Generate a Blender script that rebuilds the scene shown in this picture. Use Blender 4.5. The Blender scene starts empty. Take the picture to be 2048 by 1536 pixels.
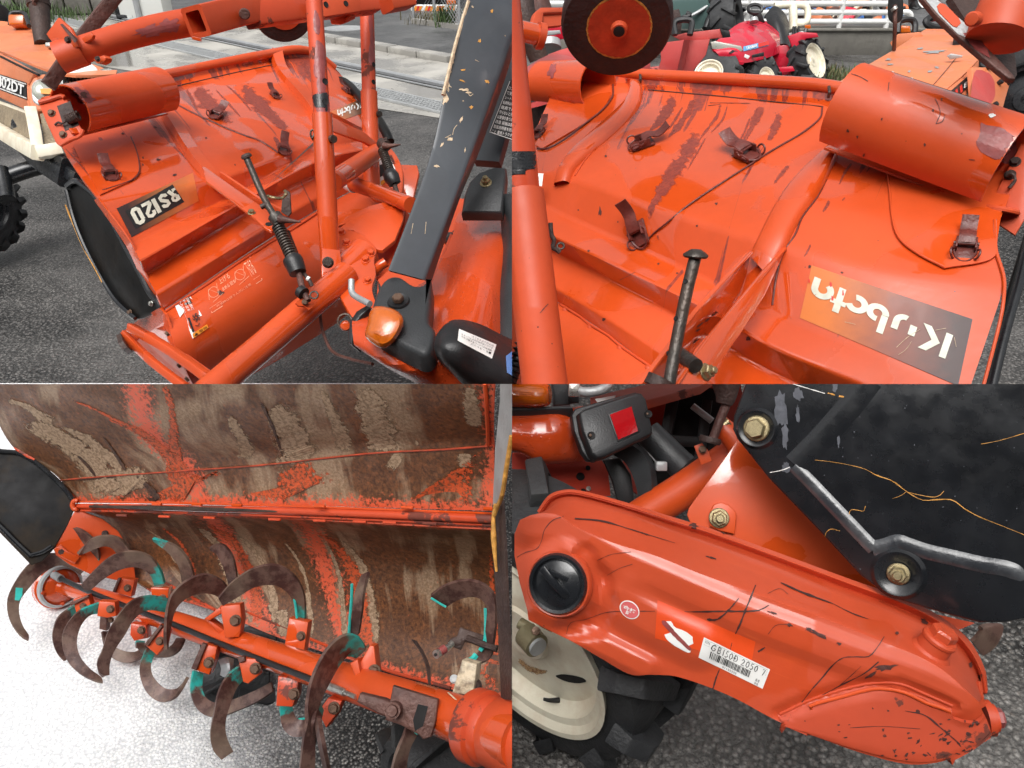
import bpy, bmesh, math, random
from mathutils import Vector as V, Matrix, Quaternion
from mathutils.bvhtree import BVHTree
R = math.radians
rnd = random.Random(7)
SC = bpy.context.scene
COL = SC.collection

# ---------------------------------------------------------------- camera, sky, sun, exposure
FPX, CAM_H, PITCH = 1500.0, 1.60, R(32)
CAM = V((0, 0, CAM_H))
cd = bpy.data.cameras.new('camera'); co = bpy.data.objects.new('camera', cd); COL.objects.link(co)
co.location = CAM; co.rotation_euler = (R(90) - PITCH, 0, 0)
cd.sensor_width = 36; cd.lens = 36 * FPX / 2048; cd.clip_start = 0.02; cd.clip_end = 500
SC.camera = co
W = bpy.data.worlds.new('World'); SC.world = W; W.use_nodes = True
nt = W.node_tree; nt.nodes.clear()
o_ = nt.nodes.new('ShaderNodeOutputWorld'); b_ = nt.nodes.new('ShaderNodeBackground')
s_ = nt.nodes.new('ShaderNodeTexSky'); s_.sky_type = 'NISHITA'; s_.sun_disc = False
SUN_EL, SUN_ROT = R(62), R(200)
s_.sun_elevation = SUN_EL; s_.sun_rotation = SUN_ROT
s_.air_density = 1.0; s_.dust_density = 8.0; s_.ozone_density = 1.0
h_ = nt.nodes.new('ShaderNodeHueSaturation'); h_.inputs['Saturation'].default_value = 0.10
nt.links.new(s_.outputs[0], h_.inputs['Color']); nt.links.new(h_.outputs[0], b_.inputs[0])
b_.inputs[1].default_value = 0.15
nt.links.new(b_.outputs[0], o_.inputs[0])
sl = bpy.data.lights.new('sun', 'SUN'); sl.energy = 1.2; sl.angle = R(40); sl.color = (1, .97, .93)
so = bpy.data.objects.new('sun', sl); COL.objects.link(so)
# light travels away from the sun direction given by the sky's elevation and rotation
sd = V((math.sin(SUN_ROT) * math.cos(SUN_EL), math.cos(SUN_ROT) * math.cos(SUN_EL), math.sin(SUN_EL)))
so.rotation_euler = sd.to_track_quat('Z', 'Y').to_euler(); so.location = sd * 30
SC.view_settings.view_transform = 'Standard'; SC.view_settings.look = 'None'
SC.view_settings.exposure = 0.27; SC.view_settings.gamma = 1.0; SC.view_settings.use_curve_mapping = False

# ---------------------------------------------------------------- measuring: a photo pixel and a distance give a point
RT = V((1, 0, 0)); UP = V((0, math.sin(PITCH), math.cos(PITCH))); FW = V((0, math.cos(PITCH), -math.sin(PITCH)))
def ray(px, py): return FW + RT * ((px - 1024) / FPX) + UP * ((768 - py) / FPX)
def P(px, py, d): return CAM + ray(px, py) * d
def G(px, py, z=0.0):
    r = ray(px, py); return CAM + r * ((z - CAM_H) / r.z)
def proj(v):
    r = v - CAM; d = r.dot(FW); return 1024 + FPX * r.dot(RT) / d, 768 - FPX * r.dot(UP) / d, d
def px2m(n, d): return n * d / FPX

# each bay of the yard ends at the two upright / sloping planes that part it from the next bay
CUT = {'TL': ((-1, 0), (0, 1)), 'TR': ((1, 0), (0, 1)), 'BL': ((-1, 0), (0, -1)), 'BR': ((1, 0), (0, -1))}
BAY = 'TL'
MN = (UP).copy()
def clip(bm):
    sx = CUT[BAY][0][0]; sy = CUT[BAY][1][1]
    for no in (RT * sx, MN * sy):
        if not bm.verts: return
        ds = [(v.co - CAM).dot(no) for v in bm.verts]
        if min(ds) >= -1e-6: continue
        if max(ds) <= 1e-6: bm.clear(); return
        r = bmesh.ops.bisect_plane(bm, geom=bm.verts[:] + bm.edges[:] + bm.faces[:], plane_co=CAM, plane_no=no, clear_inner=True, dist=1e-7)
        ed = [e for e in r['geom_cut'] if isinstance(e, bmesh.types.BMEdge) and e.is_boundary]
        if ed:
            try: bmesh.ops.holes_fill(bm, edges=ed, sides=0)
            except Exception: pass
    if not bm.faces: bm.clear()

# ---------------------------------------------------------------- objects
BASE = {}
def tag(o, label=None, cat=None, group=None, kind=None):
    if label: o['label'] = label
    if cat: o['category'] = cat
    if group: o['group'] = group
    if kind: o['kind'] = kind
    return o
def thing(name, label, cat, base, group=None):
    o = bpy.data.objects.new(name, None); COL.objects.link(o); o.location = base; o.empty_display_size = .05
    BASE[o.name] = V(base); return tag(o, label, cat, group)
def base_of(o): return BASE.get(o.name, V((0, 0, 0)))
SURF = {}
def add(name, bm, m, parent=None, sharp=38, surf=None, cut=True, flat=False, base=None):
    bm.normal_update()
    if surf: SURF[surf] = BVHTree.FromBMesh(bm)
    if cut: clip(bm)
    if not bm.faces: bm.free(); return None
    bmesh.ops.recalc_face_normals(bm, faces=bm.faces[:])
    b = base_of(parent) if parent else (V(base) if base else V((0, 0, 0)))
    bmesh.ops.translate(bm, verts=bm.verts[:], vec=-b)
    me = bpy.data.meshes.new(name); bm.to_mesh(me); bm.free()
    if not flat:
        for p in me.polygons: p.use_smooth = True
        try: me.set_sharp_from_angle(angle=R(sharp))
        except Exception: pass
    for x in (m if isinstance(m, (list, tuple)) else [m]): me.materials.append(x)
    o = bpy.data.objects.new(name, me); COL.objects.link(o)
    if parent: o.parent = parent
    else: o.location = b
    BASE[o.name] = b
    return o
def inside(p):
    return (p - CAM).dot(RT * CUT[BAY][0][0]) > 0 and (p - CAM).dot(MN * CUT[BAY][1][1]) > 0
def place(name, me, parent, loc, q=None, s=1.0):          # one more object on shared mesh data
    if not inside(loc): return None
    o = bpy.data.objects.new(name, me); COL.objects.link(o); o.parent = parent
    o.location = loc - base_of(parent)
    if q: o.rotation_mode = 'QUATERNION'; o.rotation_quaternion = q
    o.scale = (s, s, s) if not isinstance(s, (tuple, list)) else s
    BASE[o.name] = base_of(parent)
    return o

# ---------------------------------------------------------------- shapes
def crom(pts, n, closed=False):
    """n+1 points on a centripetal-ish Catmull-Rom curve through pts, even in length"""
    pts = [V(p) for p in pts]
    if len(pts) == 1: return pts * (n + 1)
    if len(pts) == 2: return [pts[0].lerp(pts[1], i / n) for i in range(n + 1)]
    fine = []; m = len(pts); K = 12
    segs = m if closed else m - 1
    for i in range(segs):
        p1, p2 = pts[i], pts[(i + 1) % m]
        p0 = pts[(i - 1) % m] if (closed or i > 0) else p1 * 2 - p2
        p3 = pts[(i + 2) % m] if (closed or i + 2 < m) else p2 * 2 - p1
        d = (p2 - p1).length or 1e-9
        t1 = (p2 - p0) * (d / ((p1 - p0).length + d)); t2 = (p3 - p1) * (d / ((p3 - p2).length + d))
        for k in range(K):
            t = k / K; t2_, t3_ = t * t, t * t * t
            fine.append(p1 * (2*t3_ - 3*t2_ + 1) + t1 * (t3_ - 2*t2_ + t) + p2 * (3*t2_ - 2*t3_) + t2 * (t3_ - t2_))
    fine.append(pts[0].copy() if closed else pts[-1].copy())
    L = [0]
    for a, b in zip(fine, fine[1:]): L.append(L[-1] + (b - a).length)
    out = []; j = 0
    for i in range(n + 1):
        s = L[-1] * i / n
        while j < len(L) - 2 and L[j + 1] < s: j += 1
        f = (s - L[j]) / ((L[j + 1] - L[j]) or 1e-9); out.append(fine[j].lerp(fine[j + 1], min(1, f)))
    return out
def pround(pl, r):
    """round the corners of a polyline of points by a cut fraction r"""
    out = [pl[0]]
    for a, b, c in zip(pl, pl[1:], pl[2:]):
        p, q = b.lerp(a, r), b.lerp(c, r)
        for t in (0, .33, .67, 1): out.append(p.lerp(b, t).lerp(b.lerp(q, t), t))
    out.append(pl[-1]); return out
def X(p): return p if isinstance(p, V) else P(*p)
def grid(bm, cols, uvs=True, flipped=False):
    uv = bm.loops.layers.uv.verify()
    n, m = len(cols), len(cols[0])
    g = [[bm.verts.new(p) for p in c] for c in cols]
    fs = []
    for i in range(n - 1):
        for j in range(m - 1):
            try: f = bm.faces.new((g[i][j], g[i + 1][j], g[i + 1][j + 1], g[i][j + 1]))
            except ValueError: continue
            for l, (a, b) in zip(f.loops, ((i, j), (i + 1, j), (i + 1, j + 1), (i, j + 1))):
                l[uv].uv = (a / (n - 1), b / (m - 1))
            fs.append(f)
    return fs
def loft(rows, n=24, rr=.25, smooth=0, thick=.003, lin=False):
    """sheet through rows of points; n steps along a row; rr rounds the folds, or smooth=m resamples across"""
    bm = bmesh.new()
    rs = [crom([X(p) for p in r], n) for r in rows]
    cols = []
    for i in range(n + 1):
        c = [r[i] for r in rs]
        if smooth: c = crom(c, smooth)
        elif len(c) > 2 and rr: c = pround(c, rr)
        cols.append(c)
    fs = grid(bm, cols)
    if thick: shell(bm, fs, thick)
    return bm
def shell(bm, fs, t):
    """give a sheet its thickness, away from the camera"""
    bmesh.ops.recalc_face_normals(bm, faces=fs)
    s = 0
    for f in fs: s += f.normal.dot((CAM - f.calc_center_median()).normalized()) * f.calc_area()
    if s < 0: bmesh.ops.reverse_faces(bm, faces=fs)
    bm.normal_update()
    uv = bm.loops.layers.uv.verify()
    vs = {v for f in fs for v in f.verts}
    be = [e for e in bm.edges if e.is_boundary and e.verts[0] in vs]
    mp = {v: bm.verts.new(v.co - v.normal * t) for v in vs}
    for f in fs:
        g = bm.faces.new([mp[v] for v in reversed(f.verts)])
        for l, l0 in zip(g.loops, reversed(list(f.loops))): l[uv].uv = l0[uv].uv
    for e in be:
        a, b = e.verts; l0 = e.link_loops[0]
        if l0.vert is b: a, b = b, a
        try: g = bm.faces.new((b, a, mp[a], mp[b]))
        except ValueError: continue
        ua = l0[uv].uv.copy(); ub = l0.link_loop_next[uv].uv.copy()
        for l, u in zip(g.loops, (ub, ua, ua, ub)): l[uv].uv = u
def frames(pts, up=None):
    T = []
    for i in range(len(pts)):
        a = pts[max(0, i - 1)]; b = pts[min(len(pts) - 1, i + 1)]; T.append((b - a).normalized())
    u = (up or V((0.13, .2, 1))).copy(); u = (u - T[0] * u.dot(T[0])).normalized(); out = []
    for i, t in enumerate(T):
        if up: u = up - t * up.dot(t)
        else: u = u - t * u.dot(t)
        u.normalize(); out.append((u, t.cross(u)))
    return out
def sweep(bm, pts, sec, up=None, sc=None, cap=True, closed_sec=True):
    fr = frames(pts, up); rings = []
    uv = bm.loops.layers.uv.verify()
    for i, p in enumerate(pts):
        k = sc[i] if sc else 1
        rings.append([bm.verts.new(p + fr[i][1] * (x * k) + fr[i][0] * (y * k)) for x, y in sec])
    m = len(sec); nn = len(pts) - 1
    for i in range(nn):
        for j in range(m if closed_sec else m - 1):
            f = bm.faces.new((rings[i][j], rings[i][(j + 1) % m], rings[i + 1][(j + 1) % m], rings[i + 1][j]))
            for l, (a, b) in zip(f.loops, ((i, j), (i, j + 1), (i + 1, j + 1), (i + 1, j))): l[uv].uv = (a / nn, b / m)
    if cap and closed_sec:
        bm.faces.new(list(reversed(rings[0]))); bm.faces.new(rings[-1])
    return bm
def circ(r, n=16, ry=None): return [(r * math.cos(2*math.pi*k/n), (ry or r) * math.sin(2*math.pi*k/n)) for k in range(n)]
def rrect(w, h, r=None, k=3):
    r = min(w, h) * .12 if r is None else r; out = []
    for cx, cy, a0 in ((w/2-r, h/2-r, 0), (-w/2+r, h/2-r, 90), (-w/2+r, -h/2+r, 180), (w/2-r, -h/2+r, 270)):
        for i in range(k): a = R(a0 + 90 * i / (k - 1)); out.append((cx + r*math.cos(a), cy + r*math.sin(a)))
    return out
def tube(pts, r, n=16, seg=None, wall=0, bm=None, cap=True):
    """round bar or pipe; r in metres, one number or one per point"""
    bm = bm or bmesh.new(); pts = [X(p) for p in pts]
    seg = seg if seg is not None else (1 if len(pts) == 2 else len(pts) * 5)
    q = crom(pts, seg)
    rs = [r] * len(pts) if not isinstance(r, (list, tuple)) else list(r)
    if len(set(rs)) == 1: sc = [rs[0]] * (seg + 1)
    else:
        rr_ = crom([V((x, 0, 0)) for x in rs], seg) if len(rs) > 2 else [V((rs[0] + (rs[1]-rs[0])*i/seg, 0, 0)) for i in range(seg+1)]
        sc = [x.x for x in rr_]
    if not wall: return sweep(bm, q, circ(1, n), sc=sc, cap=cap)
    fr = frames(q); m = n
    def ring(p, f, rad): return [bm.verts.new(p + f[1]*(rad*math.cos(2*math.pi*k/m)) + f[0]*(rad*math.sin(2*math.pi*k/m))) for k in range(m)]
    o = [ring(p, f, s) for p, f, s in zip(q, fr, sc)]; inn = [ring(p, f, s - wall) for p, f, s in zip(q, fr, sc)]
    for A, fl in ((o, 0), (inn, 1)):
        for a, b in zip(A, A[1:]):
            for k in range(m):
                v = [a[k], a[(k+1) % m], b[(k+1) % m], b[k]]; bm.faces.new(v[::-1] if fl else v)
    for a, b in ((o[0], inn[0]), (o[-1], inn[-1])):
        for k in range(m): bm.faces.new((a[k], b[k], b[(k+1) % m], a[(k+1) % m]))
    return bm
def bar(pts, w, h, up=None, seg=None, r=None, bm=None):
    """square or flat bar; h along up, w across"""
    bm = bm or bmesh.new(); pts = [X(p) for p in pts]
    q = crom(pts, seg or (1 if len(pts) == 2 else len(pts) * 5))
    return sweep(bm, q, rrect(w, h, r), up=up)
class Plane:
    def __init__(s, a, b, c):
        a, b, c = X(a), X(b), X(c); s.o = a; s.n = (b - a).cross(c - a).normalized()
        if s.n.dot(CAM - a) < 0: s.n = -s.n
    def __call__(s, px, py, off=0):
        r = ray(px, py); t = (s.o + s.n * off - CAM).dot(s.n) / r.dot(s.n); return CAM + r * t
def facing(px, py, d, tilt=(0, 0)):
    """plane square to the view at a pixel, tilted by (left-right, up-down) degrees"""
    p = P(px, py, d); n = (CAM - p).normalized()
    n = Quaternion(UP, R(tilt[0])) @ (Quaternion(RT, R(tilt[1])) @ n)
    q = Plane.__new__(Plane); q.o = p; q.n = n if n.dot(CAM - p) > 0 else -n; return q
def poly(outline, t, n=None, bev=.0):
    """flat plate: outline points (metres), thickness t away from normal n, edges bevelled by bev"""
    bm = bmesh.new()
    uv = bm.loops.layers.uv.verify()
    pts = [p.copy() for p in outline]
    nn = V((0, 0, 0))
    for a, b in zip(pts, pts[1:] + pts[:1]): nn += a.cross(b)
    nn.normalize()
    if n is not None and nn.dot(n) < 0: pts.reverse(); nn = -nn
    m = len(pts)
    rings = []
    if bev:
        ins = []
        for i in range(m):
            a, b, c = pts[i-1], pts[i], pts[(i+1) % m]
            e1 = (b - a).normalized(); e2 = (c - b).normalized()
            k = (nn.cross(e1) + nn.cross(e2)); k = k.normalized() if k.length > 1e-6 else nn.cross(e1)
            ins.append(b + k * bev)
        rings = [[p for p in ins], [p - nn * bev for p in pts], [p - nn * t for p in pts]]
        rings.insert(1, [a.lerp(b, .5) + nn * (bev * .15) - nn * (bev * .35) for a, b in zip(ins, pts)])
    else: rings = [pts, [p - nn * t for p in pts]]
    vr = [[bm.verts.new(p) for p in r] for r in rings]
    bm.faces.new(vr[0]); bm.faces.new(list(reversed(vr[-1])))
    for a, b in zip(vr, vr[1:]):
        for i in range(m): bm.faces.new((a[i], b[i], b[(i+1) % m], a[(i+1) % m]))
    u = (pts[1] - pts[0]).normalized(); w = nn.cross(u)
    for f in bm.faces:
        for l in f.loops: l[uv].uv = ((l.vert.co - pts[0]).dot(u), (l.vert.co - pts[0]).dot(w))
    return bm
def plate(pl, outline, t, smooth=0, bev=.0, off=0):
    """plate whose outline is measured in photo pixels on plane pl"""
    pts = [pl(x, y, off) for x, y in outline]
    if smooth: pts = crom(pts, smooth, closed=True)[:-1]
    return poly(pts, t, pl.n, bev)
def lathe(c, axis, prof, n=24, bm=None, up=None, sq=None, ring=False):
    """turned shape: prof = [(radius, height along axis)]"""
    bm = bm or bmesh.new(); axis = axis.normalized()
    u = (up or V((.31, .2, 1))); u = (u - axis * u.dot(axis)).normalized(); w = axis.cross(u)
    rings = []
    for r, h in prof:
        if r <= 1e-6: rings.append([bm.verts.new(c + axis * h)])
        else: rings.append([bm.verts.new(c + axis * h + u * (r * math.cos(2*math.pi*k/n)) + w * (r * math.sin(2*math.pi*k/n) * (sq or 1))) for k in range(n)])
    if ring: rings.append(rings[0])
    for a, b in zip(rings, rings[1:]):
        for k in range(n):
            k2 = (k + 1) % n
            if len(a) == 1 and len(b) == 1: continue
            if len(a) == 1: bm.faces.new((a[0], b[k], b[k2]))
            elif len(b) == 1: bm.faces.new((a[k], b[0], a[k2]))
            else: bm.faces.new((a[k], b[k], b[k2], a[k2]))
    if ring: return bm
    if len(rings[0]) > 1: bm.faces.new(rings[0])
    if len(rings[-1]) > 1: bm.faces.new(list(reversed(rings[-1])))
    return bm
def box(c, ax, ay, az, bm=None, bev=0):
    """box about c with half-axis vectors"""
    bm = bm or bmesh.new()
    vs = [bm.verts.new(c + ax*i + ay*j + az*k) for i in (-1, 1) for j in (-1, 1) for k in (-1, 1)]
    fs = []
    for q in ((0,1,3,2), (4,6,7,5), (0,4,5,1), (2,3,7,6), (0,2,6,4), (1,5,7,3)): fs.append(bm.faces.new([vs[i] for i in q]))
    if bev: bmesh.ops.bevel(bm, geom=list({e for f in fs for e in f.edges}), offset=bev, segments=2, affect='EDGES', profile=.5)
    return bm
def hit(px, py, surf, off=0.0, d=None):
    """the point of a built surface seen at a photo pixel, raised by off along its normal"""
    best = None
    for s in (surf if isinstance(surf, (list, tuple)) else [surf]):
        if isinstance(s, Plane): return s(px, py, off), s.n
        r = ray(px, py).normalized(); h = SURF[s].ray_cast(CAM, r)
        if h[0] is not None and (best is None or h[3] < best[3]): best = h
    if best is None:
        s = surf[0] if isinstance(surf, (list, tuple)) else surf
        h = SURF[s].find_nearest(P(px, py, d or 2.0)); best = h
    n = best[1]
    if n.dot(CAM - best[0]) < 0: n = -n
    return best[0] + n * off, n.copy()
def bil(c, u, v):
    (ax, ay), (bx, by), (cx, cy), (dx, dy) = c      # c: start-top, end-top, end-bottom, start-bottom as read
    return ((ax*(1-u) + bx*u)*(1-v) + (dx*(1-u) + cx*u)*v, (ay*(1-u) + by*u)*(1-v) + (dy*(1-u) + cy*u)*v)
def sticker(corners, surf, off=.0008, n=10, m=6):
    bm = bmesh.new()
    cols = [[hit(*bil(corners, i / n, j / m), surf, off)[0] for j in range(m + 1)] for i in range(n + 1)]
    grid(bm, cols); return bm
def shape2d(polys, corners, surf, off=.0014, bm=None):
    """flat shapes given in a 0..1 box laid on the surface inside the four photo corners"""
    bm = bm or bmesh.new()
    for p in polys:
        vs = [bm.verts.new(hit(*bil(corners, u, v), surf, off)[0]) for u, v in p]
        try: bm.faces.new(vs)
        except ValueError: pass
    return bm
def stroke(pts, w, asp=1.0):
    """thick line in a 0..1 box as quads; asp = box width / height"""
    out = []
    q = [V((x * asp, y, 0)) for x, y in pts]
    L = []; Rr = []
    for i in range(len(q)):
        t = (q[min(i+1, len(q)-1)] - q[max(i-1, 0)]).normalized(); nrm = V((-t.y, t.x, 0)) * (w / 2)
        L.append(q[i] + nrm); Rr.append(q[i] - nrm)
    for i in range(len(q) - 1):
        out.append([(p.x / asp, p.y) for p in (L[i], L[i+1], Rr[i+1], Rr[i])])
    return out
_TX = {}
def text2d(s, bold=.0):
    """outline mesh of a line of text scaled to a 0..1 box, v down"""
    if (s, bold) in _TX: return _TX[(s, bold)]
    cu = bpy.data.curves.new('text', 'FONT'); cu.body = s; cu.offset = bold; cu.resolution_u = 3
    ob = bpy.data.objects.new('text', cu); COL.objects.link(ob)
    dg = bpy.context.evaluated_depsgraph_get(); ev = ob.evaluated_get(dg); me = ev.to_mesh()
    vs = [v.co.copy() for v in me.vertices]; fs = [list(p.vertices) for p in me.polygons]
    ev.to_mesh_clear(); bpy.data.objects.remove(ob); bpy.data.curves.remove(cu)
    x0, x1 = min(v.x for v in vs), max(v.x for v in vs); y0, y1 = min(v.y for v in vs), max(v.y for v in vs)
    r = ([((v.x - x0) / (x1 - x0), 1 - (v.y - y0) / (y1 - y0)) for v in vs], fs)
    _TX[(s, bold)] = r; return r
def letter(s, corners, surf, off=.0014, bold=0.0, box_=(0, 0, 1, 1), bm=None):
    vs, fs = text2d(s, bold); bm = bm or bmesh.new(); u0, v0, u1, v1 = box_
    bv = [bm.verts.new(hit(*bil(corners, u0 + u*(u1-u0), v0 + v*(v1-v0)), surf, off)[0]) for u, v in vs]
    for f in fs:
        try: bm.faces.new([bv[i] for i in f])
        except ValueError: pass
    return bm
def ribbon(pts, w, surf, off=.0006, seg=None, jit=0, bm=None):
    """a scratch or thin line on a surface, measured in photo pixels, w pixels wide"""
    bm = bm or bmesh.new(); uv = bm.loops.layers.uv.verify()
    q = crom([V((x, y, 0)) for x, y in pts], seg or max(3, len(pts) * 3))
    prev = None; N_ = len(q) - 1
    ws = w if isinstance(w, (list, tuple)) else [w] * 2
    for i in range(len(q)):
        t = (q[min(i+1, len(q)-1)] - q[max(i-1, 0)]).normalized(); nr = V((-t.y, t.x, 0))
        f = i / (len(q) - 1) * (len(ws) - 1); k = min(int(f), len(ws) - 2); ww = ws[k] + (ws[k+1] - ws[k]) * (f - k)
        ww *= 1 + jit * rnd.uniform(-1, 1)
        a = q[i] + nr * ww / 2; b = q[i] - nr * ww / 2
        va = bm.verts.new(hit(a.x, a.y, surf, off)[0]); vb = bm.verts.new(hit(b.x, b.y, surf, off)[0])
        if prev:
            f_ = bm.faces.new((prev[0], va, vb, prev[1]))
            for l, c_ in zip(f_.loops, (((i-1)/N_, 0), (i/N_, 0), (i/N_, 1), ((i-1)/N_, 1))): l[uv].uv = c_
        prev = (va, vb)
    return bm
def blob(cx, cy, rx, ry, surf, off=.0006, n=14, jag=.3, rot=0, bm=None):
    """an irregular flat patch (a stain, a paint chip) on a surface"""
    bm = bm or bmesh.new(); c, s = math.cos(R(rot)), math.sin(R(rot)); rs = [1 + rnd.uniform(-jag, jag) for k in range(n)]; prev = None
    K = 1 if max(rx, ry) < 3.5 else 3
    for j in range(1, K + 1):
        ring = []
        for k in range(n):
            a = 2 * math.pi * k / n; r = rs[k] * j / K; x, y = rx * r * math.cos(a), ry * r * math.sin(a)
            ring.append(bm.verts.new(hit(cx + x*c - y*s, cy + x*s + y*c, surf, off)[0]))
        if prev is None: bm.faces.new(ring)
        else:
            for k in range(n): bm.faces.new((prev[k], ring[k], ring[(k+1) % n], prev[(k+1) % n]))
        prev = ring
    return bm
def area(pts, surf, off=.0008, rows=14, cols=8, jit=.8, d=None):
    """a patch with an outline of its own laid over a curved surface, in slices"""
    q = crom([V((x, y, 0)) for x, y in pts], 60, closed=True)[:-1]
    y0, y1 = min(p.y for p in q), max(p.y for p in q); bm = bmesh.new(); g = []
    uv = bm.loops.layers.uv.verify()
    for i in range(rows + 1):
        y = y0 + (y1 - y0) * (.01 + .98 * i / rows); xs = []
        for a, b in zip(q, q[1:] + q[:1]):
            if (a.y - y) * (b.y - y) < 0: xs.append(a.x + (b.x - a.x) * (y - a.y) / (b.y - a.y))
        if len(xs) < 2: continue
        xa, xb = min(xs) + rnd.uniform(-jit, jit), max(xs) + rnd.uniform(-jit, jit)
        g.append([hit(xa + (xb - xa) * j / cols, y, surf, off, d)[0] for j in range(cols + 1)])
    grid(bm, g); return bm
# hex bolt on shared data: unit = 1 m across flats, sits on z = 0
_BM = {}
def bolt_mesh(m, washer=True, stud=False):
    k = (m.name, washer, stud)
    if k in _BM: return _BM[k]
    bm = bmesh.new(); Z = V((0, 0, 1)); O = V((0, 0, 0))
    if washer: lathe(O, Z, [(.72, 0), (.72, .08), (.66, .14), (.5, .16)], 20, bm)
    lathe(O, Z, [(.56, .12), (.56, .52), (.49, .62), (.0, .62)], 6, bm)
    if stud: lathe(O, Z, [(.3, .6), (.3, .95), (.24, 1.02), (0, 1.02)], 14, bm)
    else: lathe(O, Z, [(.36, .6), (.36, .635), (0, .635)], 14, bm)
    bmesh.ops.recalc_face_normals(bm, faces=bm.faces[:])
    me = bpy.data.meshes.new('bolt'); bm.to_mesh(me); bm.free(); me.materials.append(m)
    for p in me.polygons: p.use_smooth = True
    me.set_sharp_from_angle(angle=R(30)); _BM[k] = me; return me
def bolt(px, py, size, parent, m, surf=None, d=None, n=None, washer=True, stud=False, off=0, name='bolt'):
    """bolt head seen at a pixel; size in pixels across flats"""
    if surf is not None: p, nn = hit(px, py, surf, off, d)
    else: p = P(px, py, d); nn = (CAM - p).normalized()
    if n is not None: nn = n.normalized()
    s = px2m(size, (p - CAM).dot(FW))
    q = nn.to_track_quat('Z', 'Y') @ Quaternion((0, 0, 1), rnd.uniform(0, 1))
    return place(name, bolt_mesh(m, washer, stud), parent, p, q, s)
def spring(a, b, r, wire, turns, n=6, per=14, bm=None):
    bm = bm or bmesh.new(); a, b = X(a), X(b); ax = (b - a).normalized()
    u = (V((.3, .1, 1)) - ax * V((.3, .1, 1)).dot(ax)).normalized(); w = ax.cross(u); pts = []
    N = int(turns * per)
    for i in range(N + 1):
        t = i / N; an = 2 * math.pi * turns * t; pts.append(a.lerp(b, t) + u * (r*math.cos(an)) + w * (r*math.sin(an)))
    return sweep(bm, pts, circ(wire, n))
# ---------------------------------------------------------------- materials
class N:
    def __init__(s, name):
        s.m = bpy.data.materials.new(name); s.m.use_nodes = True; s.t = s.m.node_tree
        s.t.nodes.clear(); s.out = s.n('ShaderNodeOutputMaterial'); s.b = s.n('ShaderNodeBsdfPrincipled'); s.l(s.b.outputs[0], s.out.inputs[0])
        s.tc = s.n('ShaderNodeTexCoord')
    def n(s, t, **k):
        x = s.t.nodes.new(t)
        for a, v in k.items(): setattr(x, a, v)
        return x
    def l(s, a, b): s.t.links.new(a, b)
    def co(s, uv=False, sc=(1, 1, 1), rot=(0, 0, 0)):
        mp = s.n('ShaderNodeMapping'); mp.inputs['Scale'].default_value = sc; mp.inputs['Rotation'].default_value = rot
        s.l(s.tc.outputs['UV' if uv else 'Object'], mp.inputs[0]); return mp.outputs[0]
    def noise(s, scale, detail=4, rough=.55, co=None, dist=0):
        x = s.n('ShaderNodeTexNoise'); x.inputs['Scale'].default_value = scale; x.inputs['Detail'].default_value = detail
        x.inputs['Roughness'].default_value = rough; x.inputs['Distortion'].default_value = dist
        s.l(co if co else s.tc.outputs['Object'], x.inputs['Vector']); return x.outputs['Fac']
    def voro(s, scale, co=None, feature='F1', out='Distance', rand=1):
        x = s.n('ShaderNodeTexVoronoi', feature=feature); x.inputs['Scale'].default_value = scale; x.inputs['Randomness'].default_value = rand
        s.l(co if co else s.tc.outputs['Object'], x.inputs['Vector']); return x.outputs[out]
    def ramp(s, f, lo, hi, a=0., b=1., sm=False):
        x = s.n('ShaderNodeMapRange', clamp=True, interpolation_type='SMOOTHSTEP' if sm else 'LINEAR')
        for i, v in enumerate((lo, hi, a, b)): x.inputs[i + 1].default_value = v
        s.l(f, x.inputs[0]); return x.outputs[0]
    def math(s, op, a, b=None):
        x = s.n('ShaderNodeMath', operation=op)
        for i, v in enumerate((a, b)):
            if v is None: continue
            if isinstance(v, (int, float)): x.inputs[i].default_value = v
            else: s.l(v, x.inputs[i])
        return x.outputs[0]
    def mix(s, f, a, b):
        x = s.n('ShaderNodeMix', data_type='RGBA')
        for i, v in ((0, f), (6, a), (7, b)):
            if isinstance(v, (int, float)): x.inputs[i].default_value = v
            elif isinstance(v, (tuple, list)): x.inputs[i].default_value = (*v, 1)
            else: s.l(v, x.inputs[i])
        return x.outputs[2]
    def bump(s, h, st=.2, dist=.01, prev=None):
        x = s.n('ShaderNodeBump'); x.inputs['Strength'].default_value = st; x.inputs['Distance'].default_value = dist
        s.l(h, x.inputs['Height'])
        if prev: s.l(prev, x.inputs['Normal'])
        return x.outputs[0]
    def sepuv(s):
        x = s.n('ShaderNodeSeparateXYZ'); s.l(s.tc.outputs['UV'], x.inputs[0]); return x.outputs[0], x.outputs[1]
    def done(s, col=None, rough=None, normal=None, metal=None, **k):
        for nm, v in (('Base Color', col), ('Roughness', rough), ('Normal', normal), ('Metallic', metal)):
            if v is None: continue
            i = s.b.inputs[nm]
            if isinstance(v, (int, float)): i.default_value = v
            elif isinstance(v, (tuple, list)): i.default_value = (*v, 1)
            else: s.l(v, i)
        for a, v in k.items():
            i = s.b.inputs[a.replace('_', ' ')]
            if isinstance(v, (int, float, tuple)): i.default_value = v
            else: s.l(v, i)
        return s.m
RUST = (.075, .022, .016)
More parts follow.
